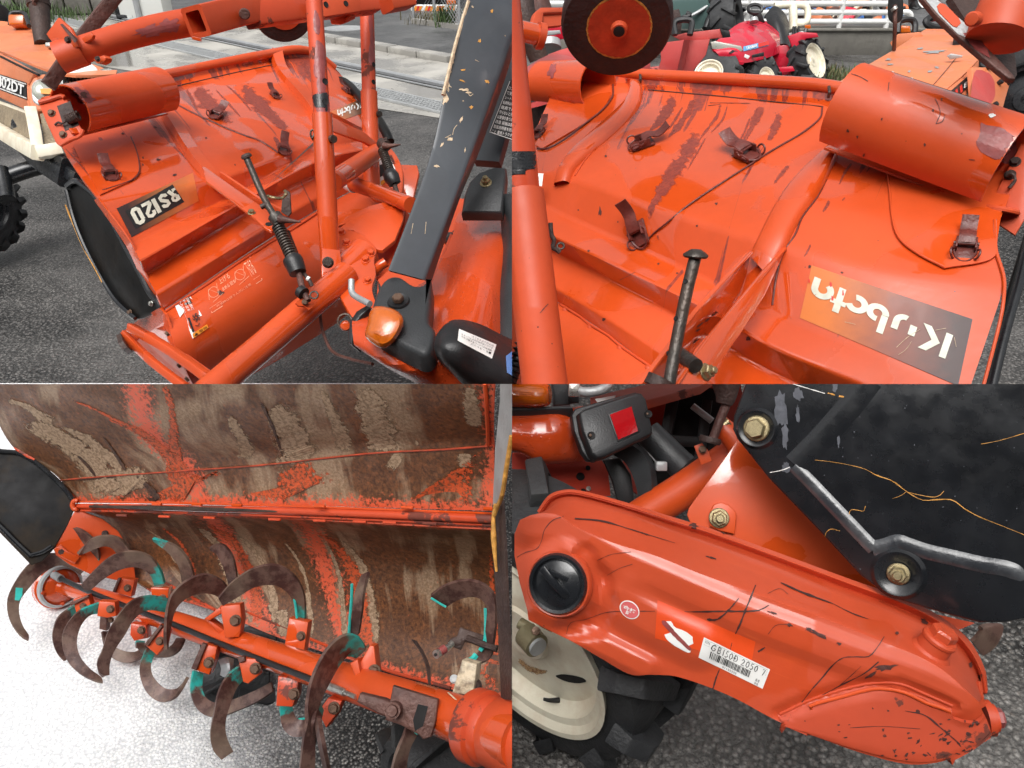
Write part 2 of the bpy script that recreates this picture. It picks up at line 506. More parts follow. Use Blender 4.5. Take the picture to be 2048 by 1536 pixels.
def paint(name, col, r0=.10, r1=.42, var=.14, chips=.5, rust=.0, rust_sc=5, streak=0, stcol=(.16, .028, .022), fade=0, fcol=(.5, .2, .15), coat=1.0, drops=0, sc=1.0, chipcol=RUST, scuff=0):
    """sheet-metal paint: fading, wet and dry patches, chips, rust and drip streaks"""
    s = N(name)
    c = s.mix(s.ramp(s.noise(3 * sc, 5), .3, .7), tuple(x * (1 - var) for x in col), tuple(min(1, x * (1 + var)) for x in col))
    wet = s.ramp(s.noise(4.5 * sc, 3, .45, dist=.4), .47, .52)
    wet = s.ramp(s.math('ADD', s.noise(4.2 * sc, 2, .4, dist=.5), s.math('MULTIPLY', s.noise(70 * sc, 2), .03)), .505, .52)
    rough = s.math('ADD', s.math('MULTIPLY', wet, r0 - r1), s.math('MULTIPLY', s.noise(40 * sc, 3), .12))
    rough = s.math('ADD', rough, r1)
    if fade: c = s.mix(s.math('MULTIPLY', s.ramp(s.noise(2.2 * sc, 6, .6), .42, .75), fade), c, fcol)
    if scuff:
        sf = s.ramp(s.noise(1, 4, .7, s.co(True, (5, 120, 1), (0, 0, .05)), .4), .56, .72); c = s.mix(s.math('MULTIPLY', s.math('MULTIPLY', sf, s.ramp(s.noise(6, 3), .45, .6)), scuff), c, (.72, .12, .03))
    fine = s.ramp(s.noise(60 * sc, 3), .35, .75); c = s.mix(s.math('MULTIPLY', fine, .10), c, tuple(x * .55 for x in col))
    if streak:
        uvn = s.noise(1, 5, .62, s.co(True, (22, 1.3, 1)), .25)
        patch = s.noise(1, 3, .5, s.co(True, (4, 2.2, 1)))
        u, v = s.sepuv()
        g = s.ramp(v, .55, .12, 0, .17)
        k = s.ramp(s.math('ADD', s.math('ADD', uvn, g), s.math('MULTIPLY', s.ramp(patch, .3, .7, -1, 1), .09)), .655, .675)
        edge = s.ramp(s.noise(90 * sc, 3), .25, .6, .45, 1)
        c = s.mix(s.math('MULTIPLY', s.math('MULTIPLY', k, edge), streak), c, stcol)
        rough = s.math('ADD', rough, s.math('MULTIPLY', k, .08))
    if rust:
        rn = s.ramp(s.noise(rust_sc * sc, 8, .66, dist=.3), .72 - rust * .3, .74 - rust * .3)
        rc = s.mix(s.noise(50 * sc, 4), RUST, (.16, .045, .028))
        c = s.mix(s.math('MULTIPLY', rn, .9), c, rc); rough = s.math('ADD', rough, s.math('MULTIPLY', rn, .3))
    hgt = s.noise(25 * sc, 4)
    nrm = s.bump(hgt, .05, .01)
    nrm = s.bump(s.noise(5 * sc, 2), .10, .02, nrm)
    if chips:
        a = s.voro(34 * sc, feature='F1'); ch = s.ramp(s.math('ADD', a, s.math('MULTIPLY', s.noise(120 * sc, 3), .12)), .062 + .085 * chips, .05 + .085 * chips)
        gate = s.ramp(s.noise(7 * sc, 3), .52, .6)
        ch = s.math('MULTIPLY', ch, gate)
        c = s.mix(ch, c, chipcol); rough = s.math('ADD', rough, s.math('MULTIPLY', ch, .3))
    if drops:
        dv = s.ramp(s.voro(95 * sc), .0, .30, 1, 0, True)
        dg = s.ramp(s.voro(95 * sc, out='Color'), .35, .4)
        nrm = s.bump(s.math('MULTIPLY', dv, dg), drops, .004, nrm)
    return s.done(c, s.math('MINIMUM', rough, .9), nrm, 0, Coat_Weight=s.ramp(wet, 0, 1, coat * .12, min(1, coat)), Coat_Roughness=.025, Coat_IOR=1.5)
def plain(name, col, rough=.5, metal=0, var=.15, sc=12, bump=.1, bsc=90, dirt=0, dcol=(.2, .14, .09), dsc=6, **k):
    s = N(name)
    c = s.mix(s.ramp(s.noise(sc, 5), .3, .7), tuple(x * (1 - var) for x in col), tuple(min(1, x * (1 + var)) for x in col))
    if dirt: c = s.mix(s.math('MULTIPLY', s.ramp(s.noise(dsc, 7, .65), .45, .7), dirt), c, dcol)
    r = s.ramp(s.noise(sc * 2.3, 4), .3, .7, max(.03, rough - .1), min(1, rough + .1))
    return s.done(c, r, s.bump(s.noise(bsc, 4), bump, .01), metal, **k)
ORANGE = (.60, .070, .010)
M_ = {}
M_['orange'] = paint('orange_paint', ORANGE, chips=.45, fade=.25, fcol=(.60, .12, .05))
def smear_mat(nm, a, b, thr, cov=.0, k1=.9, k2=1.3, rough=.55, op=1.0):
    """dried streak that thins out in specks towards its edges"""
    s = N(nm); f = s.noise(120, 4, .7); mid = s.noise(22, 4, .6); u, v = s.sepuv()
    e = s.ramp(s.math('ABSOLUTE', s.math('SUBTRACT', v, .5)), .5, .12); e2 = s.ramp(s.math('ABSOLUTE', s.math('SUBTRACT', u, .5)), .5, .36)
    k = s.math('ADD', s.math('MULTIPLY', s.math('MULTIPLY', e, e2), .8), s.math('ADD', s.math('MULTIPLY', s.math('SUBTRACT', f, .5), k1), s.math('MULTIPLY', s.math('SUBTRACT', mid, .5), k2)))
    return s.done(s.mix(s.ramp(f, thr, thr + .12), a, b), rough, s.bump(f, .3, .005), 0, Alpha=s.ramp(k, .24 - cov, .50 - cov, 0, op))
M_['drip'] = smear_mat('maroon_drip_stain', (.22, .038, .026), (.34, .060, .034), .45, .06, .9, 1.8, .35, .82)
M_['orange_dull'] = paint('worn_orange_paint', (.56, .064, .013), r0=.45, r1=.6, chips=.6, rust=.22, fade=.3, fcol=(.54, .10, .04), coat=.0)
M_['orange_rusty'] = paint('rusting_orange_paint', (.56, .062, .016), r0=.3, r1=.5, chips=.7, rust=.62, rust_sc=9, coat=.3)
M_['orange_streak'] = paint('drip_streaked_orange_paint', ORANGE, streak=.92, chips=.5)
M_['orange_wet'] = paint('wet_orange_paint', (.55, .062, .012), r0=.12, r1=.3, chips=.25, coat=.6, drops=.35)
M_['orange_case'] = paint('scuffed_orange_paint', (.52, .064, .019), r0=.25, r1=.5, chips=.5, fade=.35, fcol=(.56, .11, .06), coat=.25, scuff=.5)
M_['orange_old'] = paint('faded_orange_paint', (.66, .19, .075), r0=.35, r1=.55, chips=.3, fade=.6, fcol=(.62, .25, .14), coat=.1, rust=.08)
M_['red_old'] = paint('faded_red_paint', (.50, .055, .05), r0=.35, r1=.6, chips=.2, fade=.6, fcol=(.55, .15, .13), coat=.1)
M_['red'] = paint('red_paint', (.55, .012, .035), r0=.15, r1=.35, chips=.05, coat=.5)
M_['blue'] = paint('blue_paint', (.05, .16, .45), r0=.25, r1=.5, chips=.2)
M_['clip'] = plain('brown_painted_steel', (.13, .026, .019), .42, var=.3, bump=.25, dirt=.6, dcol=(.09, .02, .015), sc=30)
M_['rust'] = plain('rusty_steel', (.095, .042, .034), .55, .2, var=.4, bump=.4, dirt=.7, dcol=(.15, .07, .05), sc=25)
M_['rust_dark'] = plain('dark_rusty_steel', (.045, .026, .022), .6, .1, var=.4, bump=.4, dirt=.5, dcol=(.09, .045, .03), sc=22)
M_['steel_dark'] = plain('oily_dark_steel', (.055, .048, .042), .38, .5, var=.4, bump=.3, dirt=.6, dcol=(.10, .06, .04), sc=30)
M_['black_paint'] = plain('black_paint', (.010, .011, .013), .28, 0, var=.3, bump=.03, dirt=.35, dcol=(.022, .024, .028), dsc=9, Coat_Weight=.15)
M_['black_flap'] = plain('black_sheet', (.007, .007, .007), .4, 0, var=.4, bump=.04, dirt=.4, dcol=(.02, .013, .008), dsc=9, Specular_IOR_Level=.25)
M_['plastic'] = plain('dark_grey_plastic', (.028, .030, .032), .42, 0, var=.2, bump=.15, bsc=300)
M_['plastic_blk'] = plain('black_plastic', (.014, .014, .015), .4, 0, var=.2, bump=.12, bsc=300)
M_['rubber'] = plain('tyre_rubber', (.022, .023, .025), .62, 0, var=.35, bump=.3, bsc=120, dirt=.5, dcol=(.06, .058, .055), dsc=5)
M_['rubber_brown'] = plain('muddy_rubber', (.020, .009, .008), .65, 0, var=.4, bump=.4, bsc=90, dirt=.5, dcol=(.04, .014, .011))
M_['cream'] = plain('cream_paint', (.80, .75, .60), .4, 0, var=.05, bump=.1, dirt=.4, dcol=(.42, .22, .09), dsc=10)
M_['white'] = plain('white_paint', (.78, .78, .76), .4, 0, var=.05, bump=.05)
M_['sticker'] = plain('white_sticker', (.80, .79, .76), .35, 0, var=.04, bump=.02, dirt=.15, dcol=(.5, .48, .42), dsc=30)
M_['ink'] = plain('black_ink', (.012, .012, .012), .4, 0, bump=0)
M_['ink_red'] = plain('red_ink', (.6, .03, .02), .4, 0, bump=0)
M_['pale_print'] = plain('pale_print', (.85, .50, .34), .45, 0, bump=0)
M_['grey_print'] = plain('worn_pale_lettering', (.62, .63, .52), .45, 0, var=.15, bump=.1, dirt=.35, dcol=(.35, .33, .25), dsc=60)
M_['hazard'] = plain('orange_print', (.85, .30, .03), .4, 0, bump=0)
M_['zinc'] = plain('zinc_steel', (.55, .54, .50), .3, .85, var=.2, bump=.15)
M_['zinc_y'] = plain('yellow_zinc_steel', (.36, .30, .17), .32, .75, var=.3, bump=.2, dirt=.5, dcol=(.12, .08, .05), sc=60)
M_['bronze'] = plain('brown_bolt_steel', (.15, .09, .06), .4, .5, var=.4, bump=.3, sc=60)
M_['alum'] = plain('grey_cast_metal', (.42, .43, .43), .45, .4, var=.15, bump=.2)
M_['chip'] = plain('bare_rusted_chip', RUST, .7, 0, var=.4, bump=.3, sc=80)
M_['stain'] = plain('maroon_stain', (.27, .055, .052), .4, 0, var=.25, bump=.1, sc=40, dirt=.5, dcol=(.36, .10, .085), dsc=25)
M_['scratch'] = plain('dark_scratch', (.05, .02, .018), .6, 0, bump=.1)
M_['wood'] = plain('bare_worn_metal', (.55, .42, .28), .6, .1, var=.3, bump=.3, sc=90)
M_['orange_edge'] = plain('rust_yellow_edge', (.55, .26, .05), .6, 0, var=.4, bump=.4, sc=60)
M_['hole'] = plain('dark_hole', (.006, .005, .005), .8, 0, bump=0)
M_['teal'] = plain('teal_paint', (.03, .42, .37), .4, 0, var=.2, bump=.15, dirt=.25, dcol=(.1, .15, .12), sc=40)
def wet_concrete():
    s = N('wet_pale_concrete'); damp = s.ramp(s.noise(.8, 5, .6), .42, .56); f = s.noise(40, 4)
    c = s.mix(s.ramp(s.noise(2.5, 5), .3, .7), (.36, .345, .31), (.46, .44, .40)); c = s.mix(s.math('MULTIPLY', damp, .7), c, (.19, .18, .165))
    return s.done(c, s.ramp(damp, 0, 1, .55, .07), s.bump(f, .12, .004), 0)
M_['concrete'] = wet_concrete()
M_['concrete_old'] = plain('stained_concrete', (.17, .16, .14), .75, 0, var=.3, sc=2.5, bump=.4, bsc=30, dirt=.8, dcol=(.05, .048, .035), dsc=2)
M_['white_wall'] = plain('white_render', (.68, .69, .66), .7, 0, var=.05, sc=2, bump=.15, dirt=.25, dcol=(.5, .47, .4), dsc=2)
M_['galv'] = plain('galvanised_steel', (.42, .43, .44), .4, .5, var=.12, bump=.1)
M_['weed'] = plain('weed_leaf', (.06, .10, .03), .6, 0, var=.4, sc=6, bump=0)
M_['weed_dry'] = plain('dry_weed_leaf', (.13, .11, .05), .7, 0, var=.4, sc=6, bump=0)
def glassy(name, col, rough=.12, trans=.0, **k):
    s = N(name); n = s.noise(140, 2)
    return s.done(s.mix(n, tuple(c * .75 for c in col), col), rough, s.bump(n, .08, .005), 0, Coat_Weight=.8, Transmission_Weight=trans, **k)
M_['amber'] = glassy('amber_lens', (.62, .13, .007), .2, .0)
M_['redlens'] = glassy('red_reflector', (.42, .004, .008), .14)
M_['lens'] = glassy('clear_lens', (.62, .64, .56), .08, .35)
M_['glass'] = glassy('tinted_glass', (.10, .16, .15), .05, .0)
def tine_mat(name, t0, t1):
    """rusty blade, teal paint left between t0 and t1 of its length"""
    s = N(name); u, v = s.sepuv()
    nz = s.noise(18, 5, .6)
    k = s.math('MULTIPLY', s.ramp(s.math('ADD', u, s.math('MULTIPLY', s.ramp(nz, .3, .7, -1, 1), .09)), t1 + .02, t1 - .02), s.ramp(u, t0 - .01, t0 + .01))
    c = s.mix(s.ramp(s.noise(38, 6, .7), .44, .56), (.065, .028, .023), (.135, .074, .058))
    c = s.mix(s.math('MULTIPLY', s.ramp(s.noise(9, 5), .52, .62), .6), c, (.20, .14, .10))
    tl = s.mix(s.ramp(s.noise(45, 4), .4, .65), (.02, .40, .36), (.05, .22, .18))
    k = s.math('MULTIPLY', k, s.ramp(s.noise(24, 5, .7), .40, .50))
    return s.done(s.mix(k, c, tl), s.ramp(nz, .3, .7, .38, .6), s.bump(s.noise(60, 5), .35, .004), .15)
M_['tine'] = tine_mat('tine_steel', 0, .17); M_['tine_far'] = tine_mat('tine_steel_tip', .80, 1.2); M_['tine_plain'] = tine_mat('tine_steel_bare', -1, -.5)
def mud(name, or_at, tan=.5, dark=.5, ln=(14, 1.2)):
    """underside: dried mud and rust over orange paint; or_at lists where along the length bare paint shows"""
    s = N(name); u, v = s.sepuv()
    fine = s.noise(110, 4, .7); mid = s.noise(14, 6, .6)
    c = s.mix(s.ramp(fine, .35, .65), (.060, .022, .008), (.21, .078, .026))
    c = s.mix(s.math('MULTIPLY', s.ramp(mid, .4, .65), dark), c, (.050, .019, .008))
    # dried tan water-marks running down the sheet
    st = s.noise(1, 6, .6, s.co(True, (ln[0], ln[1], 1)), .35); br = s.noise(1, 3, .5, s.co(True, (5, 3, 1)))
    k = s.ramp(s.math('ADD', st, s.math('MULTIPLY', s.ramp(br, .3, .7, -1, 1), .12)), .615 - .16 * tan, .70 - .16 * tan)
    tanc = s.mix(s.ramp(s.noise(170, 3, .7), .38, .62), (.24, .15, .085), (.38, .26, .165))
    c = s.mix(s.math('MULTIPLY', k, .85), c, tanc)
    acc = None
    for a, wd in or_at:
        d = s.math('ABSOLUTE', s.math('SUBTRACT', s.math('ADD', u, s.math('MULTIPLY', s.ramp(st, .2, .8, -1, 1), .03)), a))
        x = s.ramp(d, wd, 0); acc = x if acc is None else s.math('MAXIMUM', acc, x)
    edge = s.ramp(s.math('ABSOLUTE', s.math('SUBTRACT', v, .5)), .42, .5)
    acc = s.math('MAXIMUM', acc, edge) if acc is not None else edge
    ok = s.ramp(s.math('ADD', s.math('MULTIPLY', acc, .75), s.math('MULTIPLY', s.math('SUBTRACT', fine, .5), 2.2)), .36, .66)
    c = s.mix(ok, c, s.mix(mid, (.62, .07, .02), (.72, .13, .06)))
    return s.done(c, s.ramp(mid, .3, .7, .3, .6), s.bump(fine, .25, .005), 0)
def asphalt(name, c0=(.035, .034, .033), c1=(.20, .19, .18), sc=80, wet=.5, brown=.4, st=.9, white=0, w=None):
    s = N(name)
    ob = s.tc.outputs['Object']
    v1 = s.voro(sc); v2 = s.voro(sc * 2.1); cc = s.voro(sc, out='Color')
    cell = s.ramp(cc, .15, .85)
    c = s.mix(cell, c0, c1)
    c = s.mix(s.math('MULTIPLY', s.ramp(s.noise(sc * 1.4, 3), .55, .7), brown), c, (.13, .085, .055))
    c = s.mix(s.ramp(v1, .25, .62), c, tuple(x * .35 for x in c0))
    big = s.noise(.9, 5, .6); c = s.mix(s.math('MULTIPLY', s.ramp(big, .4, .7), .45), c, tuple(x * 1.6 for x in c1))
    if white: c = s.mix(s.ramp(s.noise(.8, 5, .6), .75 - white * .5, .9 - white * .4), c, w or (.62, .62, .60))
    damp = s.ramp(s.noise(1.3, 4, .55), .42, .58); c = s.mix(s.math('MULTIPLY', damp, .55), c, s.mix(.5, (.0, .0, .0), c))
    r = s.ramp(damp, 1, 0, .17 + .2 * (1 - wet), .62)
    h = s.math('SUBTRACT', 1, s.math('ADD', s.math('MULTIPLY', v1, .8), s.math('MULTIPLY', v2, .35)))
    return s.done(c, r, s.bump(h, st, .012), 0)
M_['asphalt'] = asphalt('wet_asphalt')
M_['asphalt_far'] = asphalt('road_asphalt', (.10, .10, .10), (.15, .15, .15), 60, .3, .1, .3)
M_['asphalt_br'] = asphalt('rough_wet_asphalt', (.06, .055, .05), (.30, .285, .265), 75, .6, .6, 1.0)
M_['apron'] = asphalt('sheen_whitened_asphalt', (.20, .20, .205), (.62, .62, .62), 95, .8, .12, .7, .55, (.86, .86, .85))  # whitened colour stands in for bright wet sky sheen
M_['apron_dark'] = asphalt('dark_wet_asphalt', (.05, .05, .05), (.30, .29, .28), 95, .8, .25, 1.0)
# ---------------------------------------------------------------- the yard
def gsheet(name, pts, z, m, kind='structure', nocut=False):
    bm = bmesh.new(); vs = [bm.verts.new(V((p.x, p.y, z))) for p in pts]; bm.faces.new(vs)
    bmesh.ops.recalc_face_normals(bm, faces=bm.faces[:])
    if bm.faces[0].normal.z < 0: bmesh.ops.reverse_faces(bm, faces=bm.faces[:])
    return tag(add(name, bm, m, cut=not nocut), kind=kind)
gsheet('yard_asphalt', [V((-150, -20, 0)), V((150, -20, 0)), V((150, 220, 0)), V((-150, 220, 0))], 0, M_['asphalt'], nocut=True)
YS = G(1024, 768).y                                            # paving joint between the near and the far paving
s = N('sheen_painted_asphalt'); 
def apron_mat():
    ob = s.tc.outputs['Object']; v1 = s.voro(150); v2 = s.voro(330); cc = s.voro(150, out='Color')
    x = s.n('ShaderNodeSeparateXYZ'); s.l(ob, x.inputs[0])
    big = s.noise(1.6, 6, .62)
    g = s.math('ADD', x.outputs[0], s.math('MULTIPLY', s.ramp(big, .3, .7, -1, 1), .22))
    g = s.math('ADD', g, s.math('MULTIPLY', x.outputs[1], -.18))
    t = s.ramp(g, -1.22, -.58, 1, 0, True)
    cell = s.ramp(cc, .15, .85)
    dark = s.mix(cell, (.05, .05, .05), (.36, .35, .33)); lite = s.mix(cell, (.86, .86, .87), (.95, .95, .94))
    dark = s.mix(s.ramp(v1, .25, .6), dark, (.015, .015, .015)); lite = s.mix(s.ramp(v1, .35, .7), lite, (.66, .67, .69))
    c = s.mix(t, dark, lite)  # pale end paints in the overexposed wet sheen, dark end is plain asphalt
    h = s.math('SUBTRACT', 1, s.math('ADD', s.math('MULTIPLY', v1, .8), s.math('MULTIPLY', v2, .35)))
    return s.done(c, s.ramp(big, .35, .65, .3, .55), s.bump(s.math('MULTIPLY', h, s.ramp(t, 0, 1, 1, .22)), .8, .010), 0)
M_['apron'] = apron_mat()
gsheet('sheen_painted_apron', [V((-4, -1, 0)), V((0, -1, 0)), V((0, YS, 0)), V((-4, YS, 0))], .004, M_['apron'], nocut=True)  # ground sheet with the bright sheen put into its colour
gsheet('coarse_apron', [V((.001, -1, 0)), V((4, -1, 0)), V((4, YS, 0)), V((.001, YS, 0))], .004, M_['asphalt_br'], nocut=True)

BAY = 'TL'
def gline(a, b, ea=0., eb=0.):
    A, B = G(*a), G(*b); d = B - A; return A - d * ea, B + d * eb
# concrete slab with a rail and a long drain, running away to the left
k0, k1 = gline((652, 84), (897, 127), 3.2, .45)
n0, n1 = G(-40, 96), G(940, 246)
gsheet('concrete_slab', [n0, n1, k1, k0], .004, M_['concrete'])
f0, f1 = gline((745, 36), (920, 59), 5, .9)
r0_, r1_ = gline((652, 77), (897, 119), 3.2, .45)
gsheet('side_road', [r0_, r1_, r1_ + V((14, 12, 0)), r0_ + V((-6, 40, 0))], .006, M_['asphalt_far'])
def strip(name, a, b, w, h, m, z=.004, **k):
    d = (b - a).normalized(); c = V((-d.y, d.x, 0))
    mid = (a + b) / 2; bm = box(V((mid.x, mid.y, z + h / 2)), d * ((b - a).length / 2), c * (w / 2), V((0, 0, h / 2)))
    return add(name, bm, m, **k)
# kerb: separate stones
ka, kb = gline((652, 81), (897, 123.5), 1.2, .25)
kd = (kb - ka); L_ = kd.length; kd.normalize(); nk = int(L_ / .62)
kerb = tag(bpy.data.objects.new('kerb', None), kind='structure'); COL.objects.link(kerb); kerb.location = ka; BASE['kerb'] = ka.copy()
kc = V((-kd.y, kd.x, 0)); bm = box(V((0, 0, 0)), kd * .295, kc * .10, V((0, 0, .055)), bev=.012)
ks = add('kerb_stone', bm, M_['concrete'], kerb, cut=False, base=None); kme = ks.data
for v in kme.vertices: v.co += ka
for i in range(nk):
    o = ks if i == 0 else ks.copy()
    if i: COL.objects.link(o); o.parent = kerb
    o.location = kd * (i * .62 + .3) + V((0, 0, .03 + rnd.uniform(-.004, .004)))
# rail: two bright flanges beside a dark groove
ra, rb = gline((412, 76), (885, 176), 1.2, .4)
rc_ = (rb - ra).normalized(); rn_ = V((-rc_.y, rc_.x, 0))
rail = tag(bpy.data.objects.new('gate_rail', None), 'bright steel gate rail with a dark groove set in the pale slab', 'rail'); COL.objects.link(rail); rail.location = ra; BASE['gate_rail'] = ra.copy()
strip('groove', ra, rb, .20, .004, M_['hole'], z=.005, parent=rail)
strip('rail_head', ra + rn_ * .05, rb + rn_ * .05, .07, .03, M_['galv'], z=.006, parent=rail)
strip('flange', ra - rn_ * .075, rb - rn_ * .075, .03, .014, M_['galv'], z=.006, parent=rail)
strip('flange', ra + rn_ * .17, rb + rn_ * .17, .06, .008, M_['alum'], z=.006, parent=rail)
# drain with a steel grating
da, db = gline((240, 69), (885, 219), .6, .35)
dd = (db - da).normalized(); dn = V((-dd.y, dd.x, 0)); DL = (db - da).length
dr = tag(bpy.data.objects.new('drain_grating', None), 'long steel drain grating sunk between pale slab and asphalt', 'grating'); COL.objects.link(dr); dr.location = da; BASE['drain_grating'] = da.copy()
strip('drain_pit', da, db, .30, .003, M_['hole'], z=.005, parent=dr)
strip('edge_bar', da + dn * .15, db + dn * .15, .03, .02, M_['alum'], z=.006, parent=dr); strip('edge_bar', da - dn * .15, db - dn * .15, .03, .02, M_['alum'], z=.006, parent=dr)
bm = bmesh.new(); n_ = int(DL / .05)
for i in range(n_):
    c = da + dd * (i * .05 + .02); box(V((c.x, c.y, .014)), dd * .011, dn * .135, V((0, 0, .006)), bm)
for k in range(-2, 3):
    c = (da + db) / 2 + dn * (k * .055); box(V((c.x, c.y, .0145)), dd * (DL / 2), dn * .008, V((0, 0, .005)), bm)
tag(add('grating_bars', bm, M_['alum'], dr), kind='stuff')
# manhole cover on the road
mc = G(690, 58); bm = lathe(V((mc.x, mc.y, .006)), V((0, 0, 1)), [(.36, 0), (.36, .010), (.33, .012), (.32, .008), (.0, .008)], 32)
mh = tag(add('manhole_cover', bm, M_['alum'], cut=False, base=mc), 'round pale manhole cover lying in the grey road', 'manhole cover')

# white gate wall, dark stone wall and weeds, far left
def wallbox(name, a, b, h, t, m, parent=None, z=0, **k):
    d = (b - a); L = d.length; d = d / L; c = V((-d.y, d.x, 0)); mid = (a + b) / 2 + c * (t / 2)
    return add(name, box(V((mid.x, mid.y, z + h / 2)), d * (L / 2), c * (t / 2), V((0, 0, h / 2)), bev=.006), m, parent, cut=True, **k)
ga, gb = G(243, 40), G(331, 44)
gw = thing('gate_wall', 'white rendered gate wall with thin black gate frame beside it', 'wall', ga)
wallbox('wall_panel', ga, gb, 2.4, .25, M_['white_wall'], gw)
for i, (x, y) in enumerate(((282, 42),)):
    p = G(x, y) - V((0, .03, 0)); add('downpipe', tube([V((p.x, p.y, 0)), V((p.x, p.y, 2.5))], .05), M_['galv'], gw)
gf = thing('steel_gate', 'thin black steel gate frame standing left of white wall', 'gate', G(243, 41))
a, b = G(240, 39.5), G(259, 40)
for nm, q in (('post', [a, a + V((0, 0, 2.2))]), ('post', [b, b + V((0, 0, 2.2))]), ('bottom_rail', [a + V((0, 0, .05)), b + V((0, 0, .05))])):
    add(nm, bar(q, .10, .06), M_['black_paint'], gf)
sa, sb = G(-60, 34), G(192, 30)
sw = thing('stone_wall', 'dark weathered stone block wall at the far left behind weeds', 'wall', sa)
d = (sb - sa); L_ = d.length; d.normalize(); c = V((-d.y, d.x, 0))
add('wall_core', box((sa + sb) / 2 + c * .35 + V((0, 0, .8)), d * (L_ / 2), c * .14, V((0, 0, .8))), M_['concrete_old'], sw)
for r in range(4):
    x = -(r % 2) * .25
    while x < L_:
        w = rnd.uniform(.38, .52); 
        o = add('stone', box(sa + d * (x + w / 2) + c * .12 + V((0, 0, .2 + r * .38)), d * (w / 2 - .012), c * rnd.uniform(.10, .13), V((0, 0, .178)), bev=.02), M_['concrete_old'], sw)
        x += w
def tuft(name, label, p, n, h, spread, m, seed, cat='weed', group=None):
    r = random.Random(seed); bm = bmesh.new()
    for i in range(n):
        a = r.uniform(0, 6.28); q = V((p.x + r.gauss(0, spread), p.y + r.gauss(0, spread), p.z)); hh = h * r.uniform(.45, 1.1)
        le = V((math.cos(a), math.sin(a), 0)) * hh * r.uniform(.15, .6); sd_ = V((-math.sin(a), math.cos(a), 0)) * hh * r.uniform(.02, .05)
        v = [bm.verts.new(x) for x in (q - sd_, q + sd_, q + le * .4 + V((0, 0, hh * .6)) + sd_, q + le * .4 + V((0, 0, hh * .6)) - sd_, q + le + V((0, 0, hh)))]
        bm.faces.new(v[:4]); bm.faces.new((v[3], v[2], v[4]))
    return tag(add(name, bm, M_[m], cut=True, base=p, flat=True), label, cat, group, 'stuff')
tuft('weeds', 'tall green weeds growing against the dark stone wall', G(18, 42), 420, .34, .45, 'weed', 1)
tuft('weeds', 'low green weeds beside the black exhaust stack', G(118, 36), 260, .22, .4, 'weed', 2)

# truck behind a chain-link fence
ta = G(818, 34); td = ta.y + 1.0
tk = thing('truck', 'parked truck seen from behind, striped rear bumper, behind mesh fence', 'truck', V((ta.x, td, 0)))
def TP(px, py, dep=0): 
    r = ray(px, py); return CAM + r * ((td + dep) / r.y)
def tbox(nm, x0, y0, x1, y1, dep, t, m):
    a, b = TP(x0, y0, dep), TP(x1, y1, dep); mid = (a + b) / 2 + V((0, t / 2, 0))
    return add(nm, box(mid, V(((b.x - a.x) / 2, 0, 0)), V((0, t / 2, 0)), V((0, 0, abs(a.z - b.z) / 2)), bev=.012), m, tk)
tbox('bumper', 821, 10, 915, 23, 0, .12, M_['white'])
for x in (830, 852, 874, 896): 
    for k, mm in ((0, 'hazard'), (5, 'ink_red'), (10, 'hazard')):
        pl = Plane(TP(821, 10, -.002), TP(915, 10, -.002), TP(915, 23, -.002))
        add('stripe', plate(pl, [(x + k, 12), (x + k + 4.6, 12), (x + k + 1.6, 21.5), (x + k - 3, 21.5)], .002, off=.003), M_[mm], tk)
tbox('chassis', 828, 0, 908, 10, .3, 1.2, M_['plastic_blk']); tbox('tail_lamp', 823, 0, 833, 9, -.02, .1, M_['redlens']); tbox('tail_lamp', 893, 0, 912, 9, -.02, .1, M_['amber'])
for x in (838, 893):
    c = TP(x, 28, .7); add('wheel', lathe(c - V((.12, 0, 0)), V((1, 0, 0)), [(.0, 0), (.2, 0), (.2, .03), (.36, .0), (.40, .05), (.40, .2), (.36, .26), (0, .26)], 24), M_['rubber'], tk)
tbox('body', 822, -40, 914, -1, .2, 3, M_['white'])
fa, fb = G(828, 47), G(925, 60)
fd = (fb - fa); FL = fd.length; fd.normalize()
fe = thing('chain_link_fence', 'grey chain-link fence with thin posts along the road edge', 'fence', fa)
FH = 1.15
bm = bmesh.new(); st = .075; nn = int((FL * 1.3 + FH) / st)
for i in range(-int(FH / st), nn):
    for sg in (1, -1):
        x0 = i * st if sg == 1 else i * st + FH; t0, t1 = 0, FH
        a = fa + fd * (x0) + V((0, 0, .02)); b = fa + fd * (x0 + sg * FH) + V((0, 0, FH))
        if x0 < 0 or x0 + sg * FH < 0 or x0 > FL * 1.25: continue
        sweep(bm, [a, b], circ(.0035, 3))
tag(add('wire_mesh', bm, M_['galv'], fe), kind='stuff')
for t in (0.0, .45, .95, 1.25): p = fa + fd * (FL * t); add('post', tube([p, p + V((0, 0, FH + .1))], .024, 10), M_['galv'], fe)
add('top_rail', tube([fa + V((0, 0, FH)), fa + fd * FL * 1.3 + V((0, 0, FH))], .02, 8), M_['galv'], fe)
add('base_strip', box(fa + fd * FL * .65 + V((0, 0, .04)), fd * FL * .65, V((-fd.y, fd.x, 0)) * .06, V((0, 0, .04))), M_['concrete'], fe)
tuft('weeds', 'dry yellow grass under the truck bumper behind the mesh fence', G(862, 46), 200, .2, .2, 'weed_dry', 3)
tuft('weeds', 'bright green weed growing through the chain-link fence', G(893, 54), 120, .36, .07, 'weed', 4)
